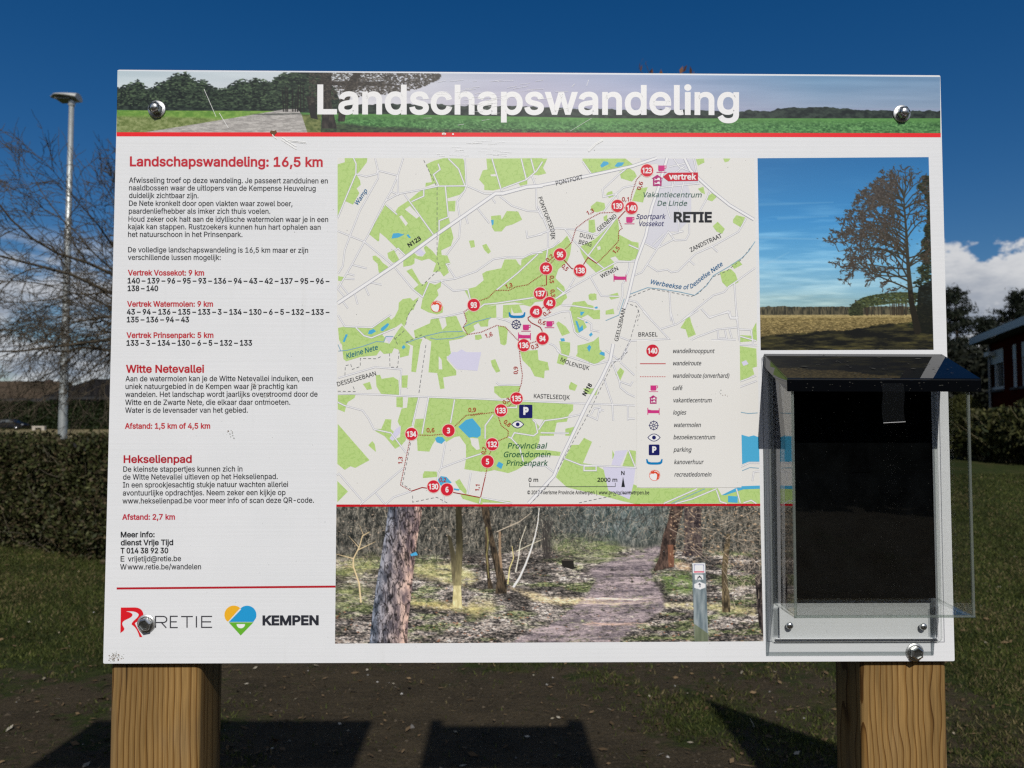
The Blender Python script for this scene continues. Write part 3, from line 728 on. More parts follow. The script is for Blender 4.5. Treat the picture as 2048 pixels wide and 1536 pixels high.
def panel_material():
    m, N, L, P = new_mat('white_laminate')
    tc = N.new('ShaderNodeTexCoord'); n = N.new('ShaderNodeTexNoise'); L.new(tc.outputs['Object'], n.inputs['Vector']); n.inputs['Scale'].default_value = 7; n.inputs['Detail'].default_value = 8; n.inputs['Roughness'].default_value = .7
    mr = N.new('ShaderNodeMapRange'); L.new(n.outputs[0], mr.inputs[0]); mr.inputs[1].default_value = .35; mr.inputs[2].default_value = .75
    mx = N.new('ShaderNodeMix'); mx.data_type = 'RGBA'; L.new(mr.outputs[0], mx.inputs[0]); mx.inputs[6].default_value = (.775, .785, .80, 1); mx.inputs[7].default_value = (.735, .75, .765, 1)
    # fine grey streaks of weathering that run down the sheet
    mp = N.new('ShaderNodeMapping'); mp.inputs['Scale'].default_value = (60, 1, 3); L.new(tc.outputs['Object'], mp.inputs[0])
    n2 = N.new('ShaderNodeTexNoise'); L.new(mp.outputs[0], n2.inputs['Vector']); n2.inputs['Scale'].default_value = 1; n2.inputs['Detail'].default_value = 4
    m2 = N.new('ShaderNodeMapRange'); L.new(n2.outputs[0], m2.inputs[0]); m2.inputs[1].default_value = .62; m2.inputs[2].default_value = .85; m2.inputs[4].default_value = .6
    m3 = N.new('ShaderNodeMix'); m3.data_type = 'RGBA'; L.new(m2.outputs[0], m3.inputs[0]); L.new(mx.outputs[2], m3.inputs[6]); m3.inputs[7].default_value = (.66, .665, .66, 1)
    L.new(m3.outputs[2], P.inputs['Base Color']); P.inputs['Roughness'].default_value = INK_ROUGH; P.inputs['Specular IOR Level'].default_value = .4
    mp2 = N.new('ShaderNodeMapping'); mp2.inputs['Scale'].default_value = (3, 1, 260); mp2.inputs['Rotation'].default_value = (0, .12, 0); L.new(tc.outputs['Object'], mp2.inputs[0])
    n3 = N.new('ShaderNodeTexNoise'); L.new(mp2.outputs[0], n3.inputs['Vector']); n3.inputs['Scale'].default_value = 1; n3.inputs['Detail'].default_value = 3
    b = N.new('ShaderNodeBump'); b.inputs['Strength'].default_value = .08; b.inputs['Distance'].default_value = .002; L.new(n3.outputs[0], b.inputs['Height']); L.new(b.outputs[0], P.inputs['Normal'])
    return m
WHITE = panel_material()
EDGE = simple('sheet_core', (.30, .30, .30), .5)
def panel_mesh():
    cs = [(-HALF, BASE_Z), (HALF, BASE_Z), (HALF, TOP_Z), (-HALF, TOP_Z)]; r = .002; pts = []
    for (cx, cz), (sx, sz), a0 in zip(cs, ((1, 1), (-1, 1), (-1, -1), (1, -1)), (180, 270, 0, 90)):
        for k in range(5):
            a = R(a0+90*k/4); pts.append((cx+sx*r+r*math.cos(a), cz+sz*r+r*math.sin(a)))
    n = len(pts); b = MB()
    b.add([(x, 0, z) for x, z in pts], [tuple(range(n))], 0); b.add([(x, .006, z) for x, z in pts], [tuple(range(n))[::-1]], 1)
    b.add([(x, 0, z) for x, z in pts]+[(x, .006, z) for x, z in pts], [(i, n+i, n+(i+1) % n, (i+1) % n) for i in range(n)], 1)
    return b
panel = panel_mesh().build('panel', [WHITE, EDGE], board)

# posts
def wood(name, seed, freq, bend):
    m, N, L, P = new_mat(name)
    tc = N.new('ShaderNodeTexCoord'); sp = N.new('ShaderNodeSeparateXYZ'); L.new(tc.outputs['Object'], sp.inputs[0])
    def mt(op, a, b):
        n = N.new('ShaderNodeMath'); n.operation = op
        for i, v in enumerate((a, b)):
            if isinstance(v, (int, float)): n.inputs[i].default_value = v
            else: L.new(v, n.inputs[i])
        return n.outputs[0]
    def nz(scale, sc, det=3, off=0):
        mp = N.new('ShaderNodeMapping'); mp.inputs['Scale'].default_value = sc; mp.inputs['Location'].default_value = (seed+off, seed*.7, seed*.3); L.new(tc.outputs['Object'], mp.inputs[0])
        n = N.new('ShaderNodeTexNoise'); n.inputs['Scale'].default_value = scale; n.inputs['Detail'].default_value = det; L.new(mp.outputs[0], n.inputs['Vector']); return n.outputs[0]
    warp = mt('MULTIPLY', mt('SUBTRACT', nz(1, (9, 9, 5.5), 2), .5), bend)
    warp2 = mt('MULTIPLY', mt('SUBTRACT', nz(1, (40, 40, 3), 2, 3), .5), .006)
    q = mt('ADD', mt('ADD', sp.outputs[0], mt('MULTIPLY', sp.outputs[1], .35)), mt('ADD', warp, warp2))
    # growth rings of unequal width
    q = mt('ADD', mt('MULTIPLY', q, freq), mt('MULTIPLY', mt('SUBTRACT', nz(1, (22, 22, .6), 1, 7), .5), 3.0))
    ring = mt('FRACT', q, 0)
    cr = N.new('ShaderNodeValToRGB'); L.new(ring, cr.inputs[0]); e = cr.color_ramp.elements
    e[0].position = 0; e[0].color = (.285, .172, .060, 1); e[1].position = 1; e[1].color = (.115, .05, .009, 1)
    for ps, c in ((.62, (.275, .163, .055, 1)), (.86, (.20, .102, .025, 1)), (.95, (.085, .036, .007, 1))):
        k = e.new(ps); k.color = c
    mx = N.new('ShaderNodeMix'); mx.data_type = 'RGBA'; mx.blend_type = 'MULTIPLY'; mx.inputs[0].default_value = 1
    fine = N.new('ShaderNodeMapRange'); L.new(nz(1, (500, 500, 14), 3, 1), fine.inputs[0]); fine.inputs[1].default_value = .3; fine.inputs[2].default_value = .7; fine.inputs[3].default_value = .72; fine.inputs[4].default_value = 1.15
    blot = N.new('ShaderNodeMapRange'); L.new(nz(1, (14, 14, 3), 4, 5), blot.inputs[0]); blot.inputs[1].default_value = .3; blot.inputs[2].default_value = .7; blot.inputs[3].default_value = .72; blot.inputs[4].default_value = 1.12
    cc = N.new('ShaderNodeCombineXYZ'); v = mt('MULTIPLY', fine.outputs[0], blot.outputs[0])
    for i in range(3): L.new(v, cc.inputs[i])
    crk = N.new('ShaderNodeMapRange'); L.new(nz(1, (130, 130, 2.2), 2, 11), crk.inputs[0]); crk.inputs[1].default_value = .70; crk.inputs[2].default_value = .74; crk.inputs[3].default_value = 1; crk.inputs[4].default_value = .25
    v2 = mt('MULTIPLY', v, crk.outputs[0])
    for i in range(3): L.new(v2, cc.inputs[i])
    gw = N.new('ShaderNodeMapRange'); L.new(nz(1, (26, 26, 5), 6, 17), gw.inputs[0]); gw.inputs[1].default_value = .52; gw.inputs[2].default_value = .78; gw.inputs[4].default_value = .55
    wm = N.new('ShaderNodeMix'); wm.data_type = 'RGBA'; L.new(gw.outputs[0], wm.inputs[0]); L.new(cr.outputs[0], wm.inputs[6]); wm.inputs[7].default_value = (.175, .135, .085, 1)
    L.new(wm.outputs[2], mx.inputs[6]); L.new(cc.outputs[0], mx.inputs[7]); L.new(mx.outputs[2], P.inputs['Base Color'])
    P.inputs['Roughness'].default_value = .68; P.inputs['Specular IOR Level'].default_value = .25
    b = N.new('ShaderNodeBump'); b.inputs['Strength'].default_value = .35; b.inputs['Distance'].default_value = .001; L.new(mt('MULTIPLY', ring, -1.0), b.inputs['Height']); L.new(b.outputs[0], P.inputs['Normal'])
    return m
def post(pxa, pxb, mat, depth=.09):
    x0, x1 = plane_pt(pxa, 1400, -.010)[0], plane_pt(pxb, 1400, -.010)[0]
    b = MB(); y0, y1, r = .010, .010+depth, .007; pts = []
    for (cx, cy, a0) in ((x0+r, y0+r, 180), (x1-r, y0+r, 270), (x1-r, y1-r, 0), (x0+r, y1-r, 90)):
        for k in range(6): a = R(a0+90*k/5); pts.append((cx+r*math.cos(a), cy+r*math.sin(a)))
    n = len(pts); zs = [-.25, .2, .6, 1.1, 1.4, 2.06, 2.067]
    vs = [(x+(0 if k < 6 else (x0+x1)/2*.0), y, z) for k, z in enumerate(zs) for x, y in pts]
    b.add(vs, [(k*n+i, k*n+(i+1) % n, (k+1)*n+(i+1) % n, (k+1)*n+i) for k in range(len(zs)-1) for i in range(n)], 0, False)
    b.add(vs[-n:], [tuple(range(n))]); o = b.build('post', mat, board)
    for p in o.data.polygons: p.use_smooth = p.index < (len(zs)-1)*n
    return o
post(219.5, 399, wood('pine_close_grain', 1.3, 118, .012)); post(1723.5, 1895, wood('pine_wide_grain', 8.1, 112, .036))

# bolts
STEEL = simple('galvanised_steel', (.66, .67, .66), .30, metal=1.0, vary=.12, scale=400, bump=.05)
WASHER = simple('zinc_washer', (.72, .72, .70), .42, metal=.9, vary=.15, scale=300)
DARKSTEEL = simple('dark_steel', (.30, .31, .30), .35, metal=1.0, vary=.3, scale=300)
def bolt(px, py, domed, turn):
    p = plane_pt(px, py); b = MB()
    k = MB(); k.lathe(p, (0, -1, 0), [(0.0, .0002), (.0126, .0002), (.0128, .0010), (.0122, .0019), (.0070, .0022), (0, .0022)], 32)
    # hexagonal head
    n = 6; ro = .0092
    ring = lambda rr, h: [(p[0]+rr*math.cos(turn+math.pi/3*i), p[1]-h, p[2]+rr*math.sin(turn+math.pi/3*i)) for i in range(n)]
    vs = ring(ro, .0022)+ring(ro, .0085)+ring(ro*.86, .0096)
    fs = [(i, (i+1) % n, n+(i+1) % n, n+i) for i in range(n)]+[(n+i, n+(i+1) % n, 2*n+(i+1) % n, 2*n+i) for i in range(n)]
    b.add(vs, fs)
    if domed:
        b.lathe(p-np.array((0, .0094, 0)), (0, -1, 0), [(.0060, -.001), (.0058, .0010), (.0046, .0022), (.0026, .0029), (0, .0031)], 24)
        b.lathe(p-np.array((0, .0020, 0)), (0, -1, 0), [(.0104, 0), (.0103, .0005), (.0092, .0007)], 28, 0, False)
    else:
        b.lathe(p-np.array((0, .0020, 0)), (0, -1, 0), [(.0104, 0), (.0103, .0005), (.0092, .0007)], 28, 0, False)
        vs = ring(ro*.86, .0096)+ring(ro*.70, .0098)+ring(ro*.64, .0080); b.add(vs, [(i, (i+1) % n, n+(i+1) % n, n+i) for i in range(n)]+[(n+i, n+(i+1) % n, 2*n+(i+1) % n, 2*n+i) for i in range(n)])
        b.add(ring(ro*.64, .0080), [tuple(range(n))], 1)  # recess floor in the darker steel
    o = b.build('bolt', [STEEL, DARKSTEEL], board); weld(o)
    w = k.build('washer', WASHER, o); weld(w)
bolt(314, 219, True, .3); bolt(1803, 228, True, .1); bolt(293, 1247, False, .2); bolt(1829, 1304, False, .45)

# ---- printed pictures
picture('header_picture', paint_header(), [(235, 140.5), (1880, 152.5), (1881, 267), (233, 265)], 1, panel)
picture('tree_picture', paint_tree(), [(1515, 316.4), (1857.3, 314.2), (1867.2, 699.7), (1521.3, 700.5)], 1, panel)
picture('forest_picture', paint_forest(), [(672.7, 1013.5), (1520.4, 1012.0), (1526.9, 1282.6), (670, 1287.3)], 1, panel)
def rule(a, b, w, col, layer):
    A = Art(); A.poly([(a[0], a[1]-w/2), (b[0], b[1]-w/2), (b[0], b[1]+w/2), (a[0], a[1]+w/2)], col, layer); A.build('red_rule', panel)
rule((233.2, 268.6), (1881.5, 270.5), 8.4, (222, 38, 44), 2); rule((233.3, 1177), (671, 1173.2), 4.2, DRED, 1); rule((672.6, 1011.3), (1520.6, 1009.6), 4.6, (186, 20, 32), 3)

# ---- lettering on the left and the title
def words(name, rows, parent=panel):
    A = Art()
    for body, p0, p1, cap, col, kw in rows: letter(A, body, [p0, p1], cap, col, 3, **kw)
    A.build(name, parent)
B_ = dict(bold=.085)
words('title_lettering', [('Landschapswandeling', (634.6, 226.6), (1478, 228), 55.5, (240, 242, 242), dict(bold=.08, res=6))])
words('heading', [('Landschapswandeling: 16,5 km', (259.7, 332), (645.5, 333.2), 18.4, (184, 42, 54), dict(bold=.10, res=3))])
words('heading', [('Witte Netevallei', (252, 745), (408.3, 745), 14.6, (176, 36, 46), dict(bold=.10, res=3))])
words('heading', [('Hekselienpad', (247.2, 925.5), (383.6, 925.2), 14.4, (168, 30, 46), dict(bold=.10, res=3))])
T = BLK; RD = (180, 44, 54); NB = dict(bold=.045)
words('paragraph', [(s, a, b, 10.4, T, NB) for s, a, b in (
    ('Afwisseling troef op deze wandeling. Je passeert zandduinen en', (258, 365.5), (655.7, 366.8)), ('naaldbossen waar de uitlopers van de Kempense Heuvelrug', (258, 380.6), (631.4, 382)),
    ('duidelijk zichtbaar zijn.', (258, 396), (397.2, 396.4)), ('De Nete kronkelt door open vlakten waar zowel boer,', (258, 411.6), (585, 412.4)),
    ('paardenliefhebber als imker zich thuis voelen.', (257.6, 427.2), (540.7, 427.6)), ('Houd zeker ook halt aan de idyllische watermolen waar je in een', (256.9, 443.2), (656.4, 444)),
    ('kajak kan stappen. Rustzoekers kunnen hun hart ophalen aan', (256.4, 458.4), (641.4, 459.4)), ('het natuurschoon in het Prinsenpark.', (256.2, 473.8), (485, 474)))])
words('paragraph', [(s, a, b, 10.4, T, NB) for s, a, b in (('De volledige landschapswandeling is 16,5 km maar er zijn', (256.2, 504.5), (616.3, 505.6)), ('verschillende lussen mogelijk:', (255.8, 519.8), (441.6, 520)))])
BB = dict(bold=.10)
words('route_list', [(s, a, b, 10.6, c, BB) for s, a, b, c in (
    ('Vertrek Vossekot: 9 km', (255.8, 550.7), (408.3, 550.9), RD), ('140 – 139 – 96 – 95 – 93 – 136 – 94 – 43 – 42 – 137 – 95 – 96 –', (255.3, 566.6), (659, 567.5), T), ('138 – 140', (255.3, 582), (316.4, 582), T),
    ('Vertrek Watermolen: 9 km', (254.3, 613.2), (426.1, 613.2), RD), ('43 – 94 – 136 – 135 – 133 – 3 – 134 – 130 – 6 – 5 – 132 – 133 –', (253.6, 628.9), (659, 629.4), T), ('135 – 136 – 94 – 43', (253.6, 644.4), (378.2, 644.4), T),
    ('Vertrek Prinsenpark: 5 km', (253, 675.7), (427, 675.5), RD), ('133 – 3 – 134 – 130 – 6 – 5 – 132 – 133', (253, 691.2), (504.3, 691), T))])
words('paragraph', [(s, a, b, 10.5, T, NB) for s, a, b in (
    ('Aan de watermolen kan je de Witte Netevallei induiken, een', (251, 762.6), (626, 762)), ('uniek natuurgebied in de Kempen waar je prachtig kan', (251, 778), (594.6, 777.8)), ('wandelen. Het landschap wordt jaarlijks overstroomd door de', (250.6, 793.9), (635.2, 793.3)),
    ('Witte en de Zwarte Nete, die elkaar daar ontmoeten.', (250.4, 809.9), (580.6, 809.4)), ('Water is de levensader van het gebied.', (250.4, 825.6), (495.7, 825.2)))]+[('Afstand: 1,5 km of 4,5 km', (249.8, 857.2), (420.5, 857), 10.6, RD, BB)])
words('paragraph', [(s, a, b, 10.6, T, NB) for s, a, b in (
    ('De kleinste stappertjes kunnen zich in', (246.5, 943.5), (485, 943)), ('de Witte Netevallei uitleven op het Hekselienpad.', (246, 959.2), (555.5, 958)), ('In een sprookjesachtig stukje natuur wachten allerlei', (245.7, 975), (576.3, 973.8)),
    ('avontuurlijke opdrachtjes. Neem zeker een kijkje op', (245.5, 991), (571.1, 990)), ('www.hekselienpad.be voor meer info of scan deze QR-code.', (245, 1007), (628, 1005.4)))]+[('Afstand: 2,7 km', (244.5, 1039.3), (350, 1039), 10.6, (176, 34, 58), BB)])
words('contact_details', [('Meer info:', (241.5, 1074.5), (309.4, 1074.2), 10.6, T, BB), ('dienst Vrije Tijd', (241.5, 1090.5), (346.5, 1090), 10.6, T, BB), ('T 014 38 92 30', (241.2, 1106.6), (336.6, 1106.3), 10.6, T, BB),
    ('E', (241.2, 1123), (249, 1123), 10.6, T, NB), ('vrijetijd@retie.be', (255.8, 1122.9), (362.2, 1122.2), 10.6, T, NB), ('W', (240.3, 1139), (253.4, 1139), 10.6, T, NB), ('www.retie.be/wandelen', (255, 1138.9), (402.2, 1138.4), 10.6, T, NB)])

# ---- the two emblems
def bez(p0, p1, p2, p3, n=10): return [tuple((1-t)**3*np.array(p0)+3*(1-t)**2*t*np.array(p1)+3*(1-t)*t*t*np.array(p2)+t**3*np.array(p3)) for t in np.linspace(0, 1, n)]
A = Art()
outer = [(178, 875), (300, 874)]+bez((300, 874), (345, 876), (372, 902), (371, 945))[1:]+bez((371, 945), (368, 975), (348, 990), (306, 1000))[1:]+[(298, 1012), (362, 1127), (338, 1128)]+bez((338, 1128), (318, 1060), (300, 1040), (270, 1020))[1:]+bez((270, 1020), (268, 990), (330, 965), (331, 935))[1:]+bez((331, 935), (318, 908), (270, 904), (222, 908))[1:]+bez((222, 908), (262, 915), (280, 925), (277, 942))[1:]+bez((277, 942), (262, 975), (196, 975), (190, 1010))[1:]+bez((190, 1010), (192, 1040), (212, 1048), (208, 1060))[1:]+[(200, 1075), (174, 1092)]
A.poly(zL(outer), (206, 28, 38), 3)
for st in (((474, 1048), (474, 951), (540, 951)), ((474, 1003), (540, 1003)), ((524, 1003), (566, 1049)), ((664, 950), (601, 950), (601, 1046), (664, 1046)), ((601, 997), (655, 997)), ((692, 952), (793, 952)), ((743, 952), (743, 1047)), ((823, 948), (823, 1046)), ((957, 951), (868, 951), (868, 1044), (957, 1044)), ((868, 997), (948, 997))):
    A.line(zL(st), 2.5, (58, 58, 64), 3)
A.line(zL(bez((540, 951), (580, 953), (580, 1001), (540, 1003))), 2.5, (58, 58, 64), 3.3)
A.build('town_emblem', panel)
A = Art()
arc = lambda cx, cy, r, a0, a1, n=22: [(cx+r*math.cos(R(a)), cy-r*math.sin(R(a))) for a in np.linspace(a0, a1, n)]
A.poly(zL([(1092, 996)]+arc(1142, 938, 80, 215, 40)[::1]+[(1192, 884)]), (226, 170, 42), 3)
A.poly(zL([(1100, 998)]+[(1203, 892)]+arc(1256, 938, 79, 135, -22)+[(1308, 998)]), (36, 146, 200), 3)
A.poly(zL([(1098, 1001), (1310, 1001), (1201, 1114)]), (98, 170, 48), 3)
A.poly(zL(arc(1202, 1016, 36, 180, 360)), (234, 240, 236), 4)
letter(A, 'KEMPEN', [(525, 1249.6), (637.5, 1249.2)], 17.4, (44, 46, 54), 3, bold=.17, res=4)
A.build('region_emblem', panel)
# ---------------------------------------------------------------- the trail map
MQ = [(675, 316), (1509, 316), (1520.3, 1008.5), (673, 1009)]
def clip_poly(pts):
    out = list(pts)
    for i in range(4):
        a, b = MQ[i], MQ[(i+1) % 4]; res = []
        sd = lambda p: (b[0]-a[0])*(p[1]-a[1])-(b[1]-a[1])*(p[0]-a[0])
        for k in range(len(out)):
            p, q = out[k-1], out[k]; dp, dq = sd(p), sd(q)
            if (dp >= 0) != (dq >= 0): t = dp/(dp-dq); res.append((p[0]+(q[0]-p[0])*t, p[1]+(q[1]-p[1])*t))
            if dq >= 0: res.append(q)
        out = res
        if not out: break
    return out
def clip_line(pts):
    res = []; cur = []
    for k in range(len(pts)-1):
        p, q = np.array(pts[k], float), np.array(pts[k+1], float); t0, t1 = 0.0, 1.0
        for i in range(4):
            a, b = MQ[i], MQ[(i+1) % 4]; sd = lambda w: (b[0]-a[0])*(w[1]-a[1])-(b[1]-a[1])*(w[0]-a[0])
            dp, dq = sd(p), sd(q)
            if dp < 0 and dq < 0: t0, t1 = 1, 0; break
            if dp < 0: t0 = max(t0, dp/(dp-dq))
            elif dq < 0: t1 = min(t1, dp/(dp-dq))
        if t0 >= t1:
            if len(cur) > 1: res.append(cur)
            cur = []; continue
        a2, b2 = p+(q-p)*t0, p+(q-p)*t1
        if not cur or t0 > 0:
            if len(cur) > 1: res.append(cur)
            cur = [tuple(a2)]
        cur.append(tuple(b2))
        if t1 < 1: res.append(cur); cur = []
    if len(cur) > 1: res.append(cur)
    return res
def woodland_ink():
    m, N, L, P = new_mat('map_woodland')
    tc = N.new('ShaderNodeTexCoord'); mp = N.new('ShaderNodeMapping'); mp.inputs['Scale'].default_value = (1, 0, 1); L.new(tc.outputs['Object'], mp.inputs[0])
    nz = N.new('ShaderNodeTexNoise'); nz.inputs['Scale'].default_value = 90; L.new(mp.outputs[0], nz.inputs['Vector'])
    mm = N.new('ShaderNodeMix'); mm.data_type = 'VECTOR'; mm.inputs[0].default_value = .012; L.new(mp.outputs[0], mm.inputs[4]); L.new(nz.outputs[1], mm.inputs[5])
    v = N.new('ShaderNodeTexVoronoi'); v.feature = 'DISTANCE_TO_EDGE'; v.inputs['Scale'].default_value = 125; L.new(mm.outputs[1], v.inputs['Vector'])
    mr = N.new('ShaderNodeMapRange'); L.new(v.outputs[0], mr.inputs[0]); mr.inputs[1].default_value = .02; mr.inputs[2].default_value = .09
    n2 = N.new('ShaderNodeTexNoise'); n2.inputs['Scale'].default_value = 160; L.new(mp.outputs[0], n2.inputs['Vector'])
    m2 = N.new('ShaderNodeMath'); m2.operation = 'GREATER_THAN'; m2.inputs[1].default_value = .54; L.new(n2.outputs[0], m2.inputs[0])
    mxm = N.new('ShaderNodeMath'); mxm.operation = 'MAXIMUM'; L.new(mr.outputs[0], mxm.inputs[0]); L.new(m2.outputs[0], mxm.inputs[1])
    mx = N.new('ShaderNodeMix'); mx.data_type = 'RGBA'; L.new(mxm.outputs[0], mx.inputs[0])
    mx.inputs[6].default_value = (*np.clip(srgb((162, 192, 113))*INK_GAIN, 0, 1), 1); mx.inputs[7].default_value = (*np.clip(srgb((175, 202, 126))*INK_GAIN, 0, 1), 1)
    L.new(mx.outputs[2], P.inputs['Base Color']); P.inputs['Roughness'].default_value = INK_ROUGH; P.inputs['Specular IOR Level'].default_value = .4
    return m
GREEN = woodland_ink(); PAPER = (217, 216, 212); LILAC = (204, 202, 222); TOWN = (205, 205, 213); LAKE = (74, 164, 204); STREAM = (126, 164, 184); CASE = (158, 160, 172); ROADW = (232, 234, 234)
M = Art()
_laid = {}
def area_(z, pts, col, ly):
    p = clip_poly(z(pts))
    if len(p) < 3: return
    bb = (min(q[0] for q in p), min(q[1] for q in p), max(q[0] for q in p), max(q[1] for q in p)); got = _laid.setdefault(int(ly), [])
    used = {k for o, k in got if o[0] < bb[2] and o[2] > bb[0] and o[1] < bb[3] and o[3] > bb[1]}
    k = next(i for i in range(99) if i not in used); got.append((bb, k)); M.poly(p, col, int(ly)+k*.1)
M.poly(MQ, PAPER, 1)
